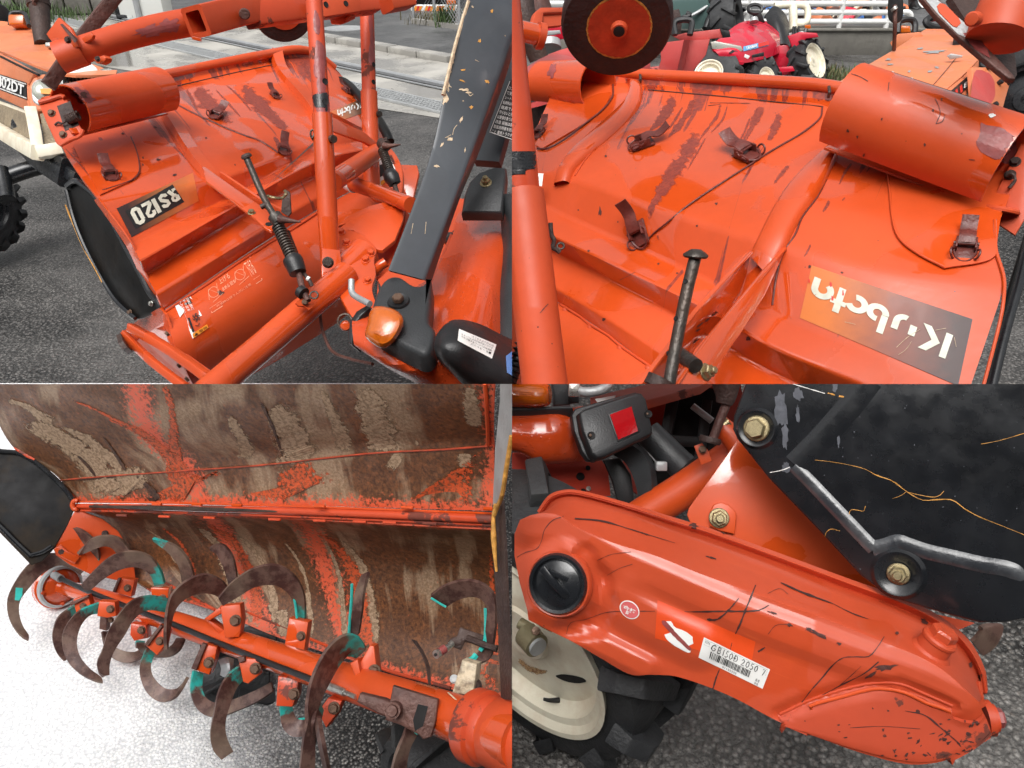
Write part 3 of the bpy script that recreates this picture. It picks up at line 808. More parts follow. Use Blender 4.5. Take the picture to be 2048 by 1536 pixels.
# unseen dark wall, roof and posts added behind the camera to block sky reflections
M_['blocker_wall'] = plain('dark_blocker_sheet', (.07, .075, .08), .6, 0, var=.2, sc=2, bump=.1)
M_['blocker_top'] = plain('grey_blocker_sheet', (.10, .10, .10), .6, 0, var=.2, sc=2, bump=.1)
wk = thing('sky_blocker', 'unseen dark wall and roof added behind the camera to darken reflections', 'light blocker', V((0, -9, 0)))
add('wall', box(V((0, -6.2, 2.6)), V((16, 0, 0)), V((0, .15, 0)), V((0, 0, 2.6))), M_['blocker_wall'], wk, cut=False)
add('blocker_roof', box(V((0, -4.6, 4.6)), V((16, 0, 0)), V((0, 2.2, 0)), V((0, 0, .12))), M_['blocker_top'], wk, cut=False)
for x in (-15, -5, 5, 15): add('post', box(V((x, -2.6, 2.24)), V((.09, 0, 0)), V((0, .09, 0)), V((0, 0, 2.24))), M_['blocker_wall'], wk, cut=False)
# ================================================================ upper left bay: rotary tiller seen from its front left
BAY = 'TL'
O, OD, OS = M_['orange'], M_['orange_dull'], M_['orange_streak']
T1 = thing('rotary_tiller', 'orange rotary tiller with a dark plate on its hood, left of the battered roll bar', 'tiller', G(330, 560), 'rotary tillers')
rows = [
 [(86,204,2.28),(318,150,2.66),(545,104,3.06),(598,97,3.16),(632,106,3.24),(668,135,3.32)],
 [(90,212,2.25),(320,156,2.63),(546,110,3.03),(600,103,3.14),(642,113,3.22),(676,142,3.30)],
 [(95,228,2.26),(328,168,2.64),(547,121,3.05),(604,115,3.15),(655,130,3.24),(684,152,3.32)],
 [(102,240,2.22),(337,177,2.62),(549,130,3.02),(608,125,3.12),(668,143,3.21),(694,163,3.29)],
 [(114,272,2.14),(362,214,2.50),(566,158,2.94),(640,160,3.05),(708,180,3.20)],
 [(138,318,2.06),(392,264,2.39),(596,200,2.85),(670,195,2.98),(726,205,3.11)],
 [(168,362,1.99),(420,314,2.27),(622,250,2.74),(700,228,2.9),(744,232,3.03)],
 [(200,402,1.94),(436,358,2.20),(634,284,2.65),(715,256,2.83),(762,258,2.97)],
 [(262,487,1.945),(437,407,2.215),(635,303,2.63),(770,278,2.97)],
 [(281,522,1.885),(467,414,2.13),(637,322,2.53),(775,290,2.90)],
 [(291,549,1.955),(490,427,2.225),(642,347,2.61),(779,302,2.95)],
 [(313,588,1.90),(512,468,2.16),(646,389,2.53),(783,322,2.90)],
 [(327,620,1.93),(516,492,2.19),(652,409,2.55),(787,336,2.92)],
]
def rowpick(a, b): return rows[a:b]
add('hood', loft(rows, 56, rr=.15, thick=.006), OS, T1, surf='hood1')
drum = [
 [(327,622,1.932),(516,494,2.192),(652,411,2.552),(787,338,2.922)],
 [(338,655,1.885),(530,530,2.14),(672,440,2.50),(800,350,2.89)],
 [(350,690,1.87),(545,570,2.12),(690,476,2.48),(806,368,2.88)],
 [(366,728,1.89),(560,612,2.14),(705,515,2.50),(806,388,2.90)],
 [(388,772,1.96),(575,660,2.2),(715,560,2.55),(800,410,2.94)],
 [(410,800,2.06),(590,700,2.3),(720,600,2.64),(790,430,3.0)]]
add('rotor_drum', loft(drum, 40, rr=0, smooth=30, thick=.006), O, T1, surf='drum1')
# seam bead between hood and drum
add('weld_seam', tube([hit(x, y, 'drum1', .002, 2.1)[0] for x, y in ((331,624),(380,592),(420,566),(470,531),(520,499),(580,462),(640,423))], .0035, 8), OD, T1)
# left end plate under the rubber shield
pl = Plane((205,402,1.93), (322,618,1.92), (300,560,2.02))
add('end_plate', loft([[(196,396,1.945),(262,487,1.915),(291,549,1.94),(327,620,1.935),(352,690,1.88),(372,728,1.895)],[(188,400,1.97),(252,492,1.94),(281,554,1.96),(317,626,1.955),(344,696,1.90),(364,735,1.915)]], 30, thick=.004), O, T1)
add('skid_plate', plate(Plane((328,640,1.90), (368,728,1.885), (285,628,2.03)), [(318,616),(330,628),(352,690),(371,728),(345,712),(300,672),(266,648),(276,640)], .006), O, T1)
# black end shield with turned rim
shp = Plane((140,365,2.10), (320,612,1.94), (225,600,2.06))
so_ = [(132,385),(136,366),(150,360),(168,370),(190,390),(218,430),(248,485),(280,545),(300,585),(318,604),(320,622),(296,632),(272,638),(246,618),(226,596),(200,552),(168,490),(146,435)]
sh = add('end_shield', plate(shp, so_, .008, smooth=90, bev=.003), M_['black_flap'], T1, surf='shield1')
add('rim', tube([shp(x, y, .006) for x, y in [(134,372),(150,362),(168,372),(190,392),(218,432),(248,487),(280,547),(300,587),(317,605),(320,621)]], .008, 8), M_['black_paint'], sh)
add('rim', tube([shp(x, y, .004) for x, y in [(133,380),(147,436),(168,490),(200,552),(226,594),(246,616),(271,637)]], .006, 8), M_['black_paint'], sh)
add('worn_edge', tube([shp(x, y, .008) for x, y in [(131,410),(143,440),(165,492),(186,530),(205,565)]], .0022, 6), M_['orange_edge'], sh)
bolt(303, 607, 8, sh, M_['zinc'], shp, off=.002); bolt(261, 625, 9, sh, M_['bronze'], shp, off=.002)
# raised panel of the rear cover, with turned bead along its edge
def bead(name, pts, surf, r, m, parent, off=.001, n=8):
    return add(name, tube([hit(x, y, surf, off, 2.5)[0] for x, y in pts], r, n, seg=len(pts) * 6), m, parent)
def overlay(name, left, right, surf, m, parent, off=.004, n=16, mm=10, thick=.003, **k):
    """sheet lying on a surface between a left and right photo polyline"""
    L = crom([V((x, y, 0)) for x, y in left], mm); Rr = crom([V((x, y, 0)) for x, y in right], mm)
    bm = bmesh.new(); cols = []
    for i in range(n + 1):
        t = i / n; cols.append([hit(a.x*(1-t) + b.x*t, a.y*(1-t) + b.y*t, surf, off, 2.3)[0] for a, b in zip(L, Rr)])
    fs = grid(bm, cols); shell(bm, fs, thick); return add(name, bm, m, parent, **k)
bead('panel_edge', [(345,204),(362,214),(385,226),(420,242),(455,258),(490,272),(514,280),(536,292),(556,306)], 'hood1', .0035, M_['clip'], T1)
bead('crease', [(338,176),(400,162),(460,148),(512,137),(545,130)], 'hood1', .002, M_['scratch'], T1)
overlay('side_flap', [(146,292),(165,330),(190,372),(200,392)], [(262,275),(276,305),(278,345),(258,366)], 'hood1', O, T1, off=.0045)
bead('flap_edge', [(262,276),(272,300),(278,325),(278,348),(268,360),(240,372),(205,383)], 'hood1', .002, M_['clip'], T1, off=.004)
add('lip_roll', tube([(90,206,2.26),(318,152,2.63),(430,129,2.83),(545,106,3.03),(598,99,3.13),(632,108,3.21),(668,136,3.29)], .017, 14), O, T1)
# folded ribs that carry the cover
def rib(name, pts, w, h, surf, parent, m, off=.0):
    q = []; 
    q = [hit(x, y, surf, off, 2.6) for x, y in pts]
    cs = crom([a for a, n in q], len(pts) * 4); up = sum((n for a, n in q), V((0, 0, 0))).normalized()
    bm = bmesh.new(); sweep(bm, cs, [(-w/2, 0), (-w/2*.72, h), (w/2*.72, h), (w/2, 0)], up=up)
    return add(name, bm, m, parent)
rib('cover_rib', [(338,236),(352,256),(372,290),(394,322),(414,346),(430,362),(440,372)], .050, .020, 'hood1', T1, O)
rib('cover_rib', [(553,106),(560,135),(572,155),(590,176),(612,200),(632,228),(650,258)], .055, .022, 'hood1', T1, O)
bead('rib_edge', [(326,240),(345,275),(368,310),(392,338)], 'hood1', .003, OD, T1)
# decals on the hood
dk = [(234,418),(352,376),(361,401),(262,475)]
dcl = add('name_plate', sticker([(233,417),(386,346),(397,402),(263,475)], 'hood1', .0012, 14, 8), None or M_['ink'], T1, flat=False)
def gradient_sticker(name, a, b, c):
    s = N(name); u, v = s.sepuv(); nz = s.noise(40, 5)
    t = s.math('ADD', u, s.math('MULTIPLY', s.ramp(nz, .3, .7, -1, 1), .05))
    col = s.mix(s.ramp(t, .12, .55), a, s.mix(s.ramp(t, .55, .95), b, c))
    return s.done(col, .35, s.bump(nz, .08, .003), 0, Coat_Weight=.2)
M_['plate_tl'] = gradient_sticker('dark_to_amber_print', (.035, .016, .014), (.30, .10, .03), (.62, .14, .03))
if dcl: dcl.data.materials[0] = M_['plate_tl']
rsq = [(362,402),(272,454),(256,424),(348,376)]
RS = []
for q_, w_ in (([(.035,.14),(.035,.97)],.24), ([(.03,.20),(.10,.20),(.135,.28),(.135,.42),(.10,.54),(.03,.54)],.18), ([(.08,.54),(.145,.97)],.22), ([(.355,.36),(.35,.24),(.29,.18),(.235,.26),(.24,.42),(.345,.66),(.35,.82),(.29,.92),(.23,.84),(.225,.74)],.22), ([(.475,.02),(.475,1.0)],.26), ([(.435,.12),(.475,.10)],.16), ([(.565,.36),(.57,.16),(.63,.08),(.69,.16),(.70,.34),(.57,.80),(.565,.91)],.22), ([(.55,.92),(.73,.92)],.20), ([(.815,.18),(.85,.08),(.91,.08),(.945,.18),(.945,.84),(.91,.94),(.85,.94),(.815,.84),(.815,.16)],.24)):
    RS += stroke(q_, w_, 3.1)
RS = [[(u, v) for u, v in q_] for q_ in RS]
add('dark_panel', sticker([(368,404),(271,459),(250,423),(345,370)], 'hood1', .0018, 14, 8), M_['ink'], dcl)
add('lettering', shape2d(RS, rsq, 'hood1', .0034), M_['grey_print'], dcl, flat=True)
# white line-drawing label and warning label on the drum
lb = [(396,580),(498,512),(524,560),(424,626)]
def frame2d(w, asp): return stroke([(0,0),(1,0)], w, asp) + stroke([(1,0),(1,1)], w, asp) + stroke([(1,1),(0,1)], w, asp) + stroke([(0,1),(0,0)], w, asp)
il = add('instruction_label', shape2d(frame2d(.014, 2.2) + stroke([(0,.82),(1,.82)], .008, 2.2), lb, 'drum1'), M_['pale_print'], T1)
bm = bmesh.new(); rr_ = random.Random(3)
for cx in (.2, .72):
    c = [(cx + .09 * math.cos(a) , .40 + .19 * math.sin(a)) for a in [k * .5 for k in range(13)]]
    shape2d(stroke(c, .010, 2.2), lb, 'drum1', bm=bm)
    shape2d(stroke([(cx-.13,.55),(cx-.05,.2),(cx+.05,.5),(cx+.12,.18)], .012, 2.2) + stroke([(cx-.1,.7),(cx+.12,.62)], .01, 2.2), lb, 'drum1', bm=bm)
for k in range(2):
    letter('作業時は耕うん爪に注意', lb, 'drum1', box_=(.12, .86 + .0*k, .8, .95), bm=bm)
letter('上げる', lb, 'drum1', box_=(.36, .1, .56, .3), bm=bm); letter('止める 回す', lb, 'drum1', box_=(.34, .42, .6, .56), bm=bm); letter('下げる', lb, 'drum1', box_=(.86, .1, .98, .7), bm=bm)
add('line_drawing', bm, M_['pale_print'], il, flat=True)
wl = [(348,602),(381,592),(415,656),(384,678)]
wq = [hit(x, y, 'drum1', .0012)[0] for x, y in [(349,610),(353,600),(380,592),(400,625),(415,655),(400,668),(385,678),(378,660),(374,640),(368,625),(360,636)]]
w = add('warning_label', poly(wq, .0008), M_['sticker'], T1)
SURF['warn1'] = BVHTree.FromPolygons([p - (p - CAM).normalized() * .001 for p in wq], [list(range(len(wq)))])
add('dark_panel', shape2d([[(.10,.06),(.92,.06),(.92,.44),(.35,.44)]], [(352,600),(379,593),(396,623),(370,632)], 'drum1', .003), M_['ink'], w)
bm = bmesh.new()
for k, t in enumerate(('回転部に', '手や足を', '入れない')): letter(t, [(379,594),(394,622),(366,632),(354,604)], 'drum1', .0042, box_=(.08, .12 + .28 * k, .92, .32 + .28 * k), bm=bm)
add('lettering', bm, M_['sticker'], w, flat=True)
bm = bmesh.new(); cc = (392, 636)
for k in range(6): a = k * 1.047; ribbon([(cc[0] + 2.5*math.cos(a), cc[1] + 2.5*math.sin(a)), (cc[0] + 6.5*math.cos(a+.25), cc[1] + 6.5*math.sin(a+.25)), (cc[0] + 8*math.cos(a+.75), cc[1] + 8*math.sin(a+.75))], 1.6, 'drum1', .003, bm=bm)
ribbon([(cc[0] + 3.2*math.cos(a), cc[1] + 3.2*math.sin(a)) for a in [k*.63 for k in range(11)]], 1.6, 'drum1', .003, bm=bm)
ribbon([(377,637),(382,652),(386,665)], 4, 'drum1', .003, bm=bm); ribbon([(390,652),(396,652),(398,646)], 1.2, 'drum1', .003, bm=bm)
add('pictogram', bm, M_['ink'], w, flat=True)
add('orange_band', shape2d([[(0,.0),(1,.0),(1,1),(0,1)]], [(384,668),(413,649),(416,656),(386,677)], 'drum1', .0028), M_['hazard'], w)
add('lettering', letter('▲ 警告', [(386,668.5),(411,652),(414,656),(388,674)], 'drum1', .0042), M_['ink'], w, flat=True)
# far badge, lettering upside down
LOGO = []
def arc(cx, cy, r, a0, a1, n=14, sx=1.0): return [(cx + sx*r*math.cos(R(a0 + (a1-a0)*i/n)), cy + r*math.sin(R(a0 + (a1-a0)*i/n))) for i in range(n + 1)]
ASP = 3.95                                      # width / height of the word
def lx(x): return x / ASP
LOGO += [[(0,0),(lx(.19),0),(lx(.19),1),(0,1)]]
LOGO += [[(lx(.27),.50),(lx(.56),.03),(lx(.80),.03),(lx(.51),.50)], [(lx(.27),.50),(lx(.51),.50),(lx(.86),1.0),(lx(.62),1.0)]]
def S(pts, w=.19): 
    q = [(lx(x), y) for x, y in pts]; return stroke(q, w, ASP)
LOGO += [[(lx(.98),.36),(lx(1.17),.36),(lx(1.17),.74),(lx(.98),.74)]]
LOGO += S([(1.075,.74)] + arc(1.31, .70, .215, 170, 60, 8)) + [[(lx(1.46),.36),(lx(1.65),.36),(lx(1.65),.98),(lx(1.46),.98)]] if False else S([(1.30,.905)] + arc(1.34,.69,.225,90,0,8) + [(1.565,.36)])
LOGO += [[(lx(1.80),0),(lx(1.99),0),(lx(1.99),.66),(lx(1.80),.66)]] + S(arc(2.11,.68,.225,182,-95,18))
LOGO += S(arc(2.71,.68,.225,70,340,20))
LOGO += [[(lx(3.10),.12),(lx(3.29),.12),(lx(3.29),1.0),(lx(3.10),1.0)]] + [[(lx(2.98),.40),(lx(3.42),.40),(lx(3.42),.56),(lx(2.98),.56)]]
LOGO += S(arc(3.70,.68,.225,120,300,12)) + S(arc(3.70,.68,.225,300,360,5) + [(3.925,1.0)])
M_['plate_far'] = gradient_sticker('amber_to_dark_print', (.62, .14, .03), (.30, .12, .05), (.10, .05, .035))
bd = add('name_plate', sticker([(660,224),(723,198),(727,226),(668,246)], 'hood1', .0012, 10, 5), M_['plate_far'], T1)
add('lettering', shape2d(LOGO, [(722,217),(676,240),(675,221),(720,205)], 'hood1', .003), M_['sticker'], bd, flat=True)
# toggle clips that hold the covers
def clip_(px, py, sc, dx, dy, surf, parent, m=None, tall=1.0, rings=True):
    """rusty toggle clip: hinged curled lever on a small base with two wire loops; (dx, dy) is where the lever points"""
    m = m or M_['clip']; c, n = hit(px, py, surf, .002); q, _ = hit(px + dx * 6, py + dy * 6, surf, .002)
    f = (q - c); f = (f - n * f.dot(n)).normalized(); w = n.cross(f); k = px2m(sc, (c - CAM).dot(FW))
    def at(a, b, h): return c + f * (a * k) + w * (b * k) + n * (h * k)
    bm = bmesh.new()
    sec = [(-.22*k, 0), (-.24*k, .05*k), (0, .09*k), (.24*k, .05*k), (.22*k, 0), (0, .03*k)]
    sweep(bm, crom([at(-.05, 0, .26), at(.2, 0, .34), at(.5, 0, .30 * tall), at(.75, 0, .40 * tall), at(1.0, 0, .62 * tall)], 14), sec, up=n)
    r = add('clip', bm, m, parent)
    if not r: return
    bm = bmesh.new(); box(at(-.1, 0, .04), f * .45 * k, w * .3 * k, n * .04 * k, bm, bev=.05 * k)
    for s in (-1, 1): box(at(-.05, s * .27, .18), f * .22 * k, w * .03 * k, n * .16 * k, bm, bev=.02 * k)
    tube([at(-.05, -.36, .24), at(-.05, .36, .24)], .06 * k, 8, bm=bm)
    add('clip_base', bm, m, r)
    if rings:
        for s in (-1, 1):
            cc = at(-.42, s * .34, .17); bm = bmesh.new()
            pts = [cc + f * (.17 * k * math.cos(a)) + (n * .85 + w * s * .4) * (.17 * k * math.sin(a)) for a in [i * .2618 * 2 for i in range(12)]]
            pts = crom(pts, 30, closed=True); sweep(bm, pts, circ(.035 * k, 6)); add('wire_loop', bm, m, r)
        bm = tube([at(-.05, .33, .24), at(-.35, .3, .12), at(-.62, .12, .06), at(-.62, -.12, .06), at(-.35, -.3, .12), at(-.05, -.33, .24)], .035 * k, 6); add('bail', bm, m, r)
    return r
clip_(434, 233, 34, .9, -.55, 'hood1', T1); clip_(566, 302, 34, -.1, -.9, 'hood1', T1, tall=1.2); clip_(548, 192, 24, -.5, -.5, 'hood1', T1)
clip_(219, 352, 42, -.55, -.85, 'hood1', T1); clip_(690, 182, 22, -.75, -.6, 'hood1', T1)
# gauge roll cover: open rolled sheet at the left
def rollsheet(name, a, b, r0, r1, m, parent, surf=None, a0=0, a1=360, n=28, up=None, k=10, thick=.004):
    A, B = X(a), X(b); ax = (B - A).normalized(); u = (up - ax * up.dot(ax)).normalized(); w = ax.cross(u)
    bm = bmesh.new(); cols = []
    for i in range(k + 1):
        t = i / k; c = A.lerp(B, t); r = r0 + (r1 - r0) * t
        cols.append([c + (u * math.cos(R(an)) + w * math.sin(R(an))) * r for an in [a0 + (a1 - a0) * j / n for j in range(n + 1)]])
    fs = grid(bm, cols)
    bmesh.ops.recalc_face_normals(bm, faces=fs); bm.normal_update(); vs = bm.verts[:]
    bmesh.ops.solidify(bm, geom=bm.faces[:], thickness=thick)
    return add(name, bm, m, parent, surf=surf, sharp=50)
rc = rollsheet('roll_cover', (140,222,2.02), (322,182,2.30), px2m(50, 2.02), px2m(45, 2.30), O, T1, surf='roll1', a0=-175, a1=150, up=UP)
bm = bmesh.new()
for x, y, rx, ry in ((164,190,13,9),(170,197,20,10),(150,184,15,8)): blob(x, y, rx, ry, 'roll1', .0012, 18, .35, 15, bm=bm)
add('bare_patch', bm, M_['stain'], rc, flat=True)
add('rust_spot', blob(166, 190, 9, 6, 'roll1', .002, 16, .4), M_['chip'], rc, flat=True)
# its end bracket with bolts and spring
bp = Plane((80,205,2.02), (118,290,1.985), (165,270,1.99))
br = add('roll_bracket', plate(bp, [(77,206),(84,198),(100,197),(124,190),(134,200),(150,238),(166,262),(160,272),(120,292),(112,286),(95,250)], .006, bev=.0015), OD, T1)
add('turned_edge', tube([bp(x, y, .004) for x, y in ((78,205),(100,199),(124,192),(130,196))], .006, 8), OD, br)
add('turned_edge', tube([bp(x, y, .004) for x, y in ((120,291),(140,280),(160,272),(166,260))], .005, 8), OD, br)
add('slot', plate(bp, [(114,212),(140,202),(158,250),(130,262)], .002, off=.001), M_['rust_dark'], br)
bolt(104, 227, 11, br, M_['bronze'], bp); bolt(127, 270, 11, br, M_['bronze'], bp)
add('spring', spring(bp(134, 240, .012), bp(157, 231, .012), .011, .0028, 7), M_['rust_dark'], br)
add('spring_hook', tube([bp(134,240,.012), bp(124,247,.01), bp(116,245,.008), bp(110,250,.004)], .003, 6), M_['rust_dark'], br)
add('bracket_tail', bar([bp(146, 258, .004), bp(152, 268, .004)], .02, .006), O, br)

# ---------------------------------------------------------------- gauge wheel arm across the top
arm = add('wheel_arm', tube([(126,112,1.86),(170,98,1.87),(240,76,1.92),(310,58,1.98),(382,44,2.04)], [px2m(25,1.86),px2m(26,1.87),px2m(27,1.92),px2m(27,1.98),px2m(26,2.04)], 24), OD, T1, surf='arm1')
add('rust_patch', blob(300, 62, 32, 11, 'arm1', .001, 26, .45, -14), M_['stain'], arm, flat=True); add('rust_patch', blob(340, 52, 18, 12, 'arm1', .001, 22, .45, -10), M_['stain'], arm, flat=True)
add('end_cap', tube([(118,116,1.86),(165,99,1.868)], px2m(30,1.86), 24), OD, arm)
yk = Plane((95,60,1.84), (150,95,1.83), (125,125,1.85))
y1 = add('yoke', plate(yk, [(92,68),(116,35),(140,56),(153,80),(157,92),(140,100),(120,112),(112,95),(100,80)], .008, bev=.002), O, T1)
add('yoke_cheek', plate(Plane((116,36,1.835),(156,78,1.83),(148,58,1.90)), [(116,36),(147,58),(157,76),(153,82)], .006), M_['rust'], y1)
add('lug', plate(yk, [(150,86),(180,64),(186,70),(184,78),(160,92)], .008, off=-.02, bev=.002), O, y1)
add('lug', plate(yk, [(186,118),(206,110),(212,116),(210,122),(200,128),(192,126)], .02, off=-.02, bev=.002), O, y1)
bolt(137, 80, 10, y1, M_['rust_dark'], yk); bolt(196, 118, 8, y1, M_['rust_dark'], yk, off=-.01)
add('strut_bar', bar([(96,172,1.905),(150,95,1.93),(236,-14,1.97)], px2m(26,1.92), .016, up=(CAM - P(150,95,1.9)).normalized() + RT * .35, seg=4), M_['rust'], T1)
# square clamp block
def sqtube(name, a, b, w, h, wall, m, parent, up):
    A, B = X(a), X(b); ax = (B - A).normalized(); u = (up - ax * up.dot(ax)).normalized(); v = ax.cross(u)
    bm = bmesh.new(); so = rrect(w, h, .008); si = rrect(w - 2*wall, h - 2*wall, .005)
    def rg(c, s_): return [bm.verts.new(c + v * x + u * y) for x, y in s_]
    a0, a1, b0, b1 = rg(A, so), rg(A + ax*.0, si), rg(B, so), rg(B, si); m_ = len(so)
    for k in range(m_):
        k2 = (k+1) % m_; bm.faces.new((a0[k], a0[k2], b0[k2], b0[k])); bm.faces.new((a1[k2], a1[k], b1[k], b1[k2])); bm.faces.new((a0[k2], a0[k], a1[k], a1[k2])); bm.faces.new((b0[k], b0[k2], b1[k2], b1[k]))
    return add(name, bm, m, parent)
vb = (P(495,20,2.1) - P(385,42,2.02)).normalized()
cb = sqtube('clamp_block', P(392,44,1.98), P(520,12,2.20), px2m(54,1.98), px2m(58,1.98), .012, OD, T1, up=UP)
bl = P(470, 28, 1.99)
add('pin_head', lathe(hit(489,28,Plane((420,40,1.97),(490,30,2.06),(430,65,1.975)))[0], (CAM - P(489,28,1.9)), [(0,.012),(.012,.012),(.015,.006),(.015,-.02)], 16), M_['rust'], cb)
add('clamp_lip', bar([(386,76,1.955),(402,80,1.96)], .02, .008), O, cb)
bmn = add('cross_beam', bar([(500,30,2.16),(640,14,2.36),(745,4,2.5)], px2m(42,2.3), px2m(44,2.3), up=UP, seg=6), M_['orange_rusty'], T1, surf='beam1')
add('cross_beam_end', bar([(770,4,2.53),(815,-4,2.60)], px2m(40,2.5), px2m(38,2.55), up=UP), M_['orange_dull'], bmn)
bpn = Plane((640,6,2.25),(735,-6,2.38),(642,34,2.25))
fp = add('beam_plate', plate(bpn, [(642,-20),(718,-20),(722,22),(644,34)], .008, bev=.0015), OD, T1)
for x, y in ((652, 9), (692, 7)): add('bolt_hole', lathe(bpn(x, y, .001), bpn.n, [(0,.0),(.0075,.0),(.0085,.001),(.0085,-.004)], 14), M_['hole'], fp)
add('pin_tube', tube([(662,38,2.45),(682,36,2.45),(708,30,2.46)], [.016,.02,.012], 14), O, T1); add('pin_tab', bar([(690,40,2.44),(700,30,2.44)], .02, .008), O, T1)
# gauge wheel beyond the beam: a dished disc
gc = P(568, 22, 2.55); gn = ((CAM - gc).normalized() + UP * -.55 + RT * .35)
gw1 = add('gauge_wheel', lathe(gc, gn, [(0,.0),(.055,.0),(.058,.004),(.102,.004),(.106,-.006),(.106,-.05),(0,-.05)], 48, sq=.98), M_['rubber_brown'], T1)
add('wheel_disc', lathe(gc, gn, [(0,.007),(.060,.007),(.060,.002)], 40), M_['orange_dull'], gw1)

# ---------------------------------------------------------------- masts, pins and lift links
def mast(x0, y0, d0, x1, y1, d1, x2, y2, d2, r_in, r_out):
    up_ = add('mast', tube([(x0,y0,d0),(x1,y1,d1)], px2m(r_in, (d0+d1)/2), 28), M_['orange_rusty'], T1, surf='mast')
    lo = add('mast_sleeve', tube([(x1,y1-3,d1),(x2,y2,d2)], px2m(r_out, d1), 32, wall=.004), O, T1, surf='sleeve')
    return up_, lo
m1, s1 = mast(627,-12,1.99,644,232,1.99, 661,530,2.02, 16.5, 20)
for q in ([(634,80),(648,95),(650,140),(646,160),(636,158),(628,150),(630,110)], [(634,186),(652,184),(656,224),(640,228),(632,216)], [(630,20),(640,40),(638,70),(628,60)], [(640,140),(648,150),(650,184),(638,186),(634,165)]):
    add('bare_patch', area(q, 'mast'), M_['stain'], m1, flat=True)
add('black_patch', area([(627,190),(640,186),(654,187),(655,212),(652,224),(646,214),(634,216),(629,206)], 'mast', .0012, jit=1.5), M_['black_paint'], m1, flat=True)
def drip1(pts, ws, surf='hood1', off=.0008): return add('drip_stain', ribbon(pts, ws, surf, off, seg=len(pts) * 7, jit=.2), M_['drip'], T1, flat=True)
drip1([(480,172),(510,200),(540,228),(562,250),(574,268)], [26,34,34,26,14]); drip1([(390,175),(415,205),(440,228),(462,248)], [34,40,34,16]); drip1([(432,180),(455,205),(482,235)], [3,5,2]); drip1([(450,168),(480,195),(505,225)], [3,6,2]); drip1([(372,178),(385,200),(395,222)], [8,10,4])
drip1([(150,290),(165,310),(182,328),(196,345)], [30,40,36,16]); drip1([(175,282),(195,300),(215,318)], [6,8,3]); drip1([(128,295),(150,318),(165,335),(178,352)], [3,5,4,2]); drip1([(196,274),(212,288),(226,296)], [8,8,2]); drip1([(215,312),(226,324),(236,338)], [10,16,8]); drip1([(548,272),(556,290),(560,306)], [8,12,5]); drip1([(602,120),(614,140),(624,160)], [8,10,4]); drip1([(572,135),(590,160),(604,182)], [5,8,3])
for x, y, rx, ry in ((310,255,3,2),(316,320,4,2),(350,350,5,2),(268,290,3,2),(246,268,3,2),(286,316,2,2),(412,276,2,2),(442,586,7,4),(370,365,2,2),(500,300,1.6,1.6),(470,330,2,1.6),(330,395,2,2),(286,330,2,2),(545,395,2,2)): add('paint_chip', blob(x, y, rx, ry, ['hood1', 'drum1'], .0009, 11, .45), M_['chip'], T1, flat=True)
def hole_on(px, py, r, surf, parent): 
    p, n = hit(px, py, surf, .0006); return add('pin_hole', lathe(p, n, [(0,.0004),(r*.82,.0004),(r,.0012),(r,-.003)], 14), M_['hole'], parent)
hole_on(650, 163, .0085, 'mast', m1); hole_on(650, 204, .0085, 'mast', m1)
m2, s2 = mast(733,-12,2.62,738,186,2.62, 744,372,2.64, 14, 16.5)
add('bare_patch', area([(740,5),(745,40),(747,90),(748,128),(742,132),(737,118),(740,80),(737,40)], 'mast'), M_['stain'], m2, flat=True)
for y in (129, 164): hole_on(747, y, .008, 'mast', m2)
def pin_(px, py, d, r, parent, m, ln=.03):
    p = P(px, py, d); n = (CAM - p).normalized() + RT * .5; return add('pin', lathe(p, n, [(0,.012),(r*.9,.012),(r,.006),(r,-.0),(r*.6,-.001),(r*.6,-ln)], 16), m, parent)
pin_(664, 278, 1.98, .011, s1, M_['steel_dark']); pin_(757, 228, 2.62, .011, s2, M_['steel_dark'])
add('pin_hook', tube([(630,285,1.99),(622,272,1.98),(622,262,1.98),(628,260,1.98),(628,270,1.98),(624,276,1.98)], .003, 6), M_['steel_dark'], s1)
add('foot_bracket', plate(Plane((645,500,1.98),(680,520,1.99),(650,600,1.94)), [(644,496),(680,500),(684,528),(676,560),(690,560),(670,575),(645,575),(643,540)], .012, bev=.002), O, T1)
fbt = add('front_beam', tube([(398,800,1.60),(520,697,1.75),(600,628,1.86),(694,548,1.99)], [px2m(30,1.6),px2m(29,1.75),px2m(28,1.86),px2m(27,1.99)], 36), O, T1, surf='fbeam')
bolt(656, 525, 16, fbt, M_['steel_dark'], None, 1.93)
add('beam_saddle', plate(Plane((600,600,1.80),(625,605,1.82),(612,625,1.80)), [(592,606),(600,598),(607,597),(612,606),(622,610),(630,600),(628,612),(618,620),(608,612),(598,612)], .006), O, fbt); bolt(610, 604, 9, fbt, M_['bronze'], None, 1.80)
add('flange_neck', tube([(672,562,2.02),(700,535,2.06),(730,510,2.10)], [px2m(26,2.02),px2m(30,2.06),px2m(36,2.1)], 28), O, T1)
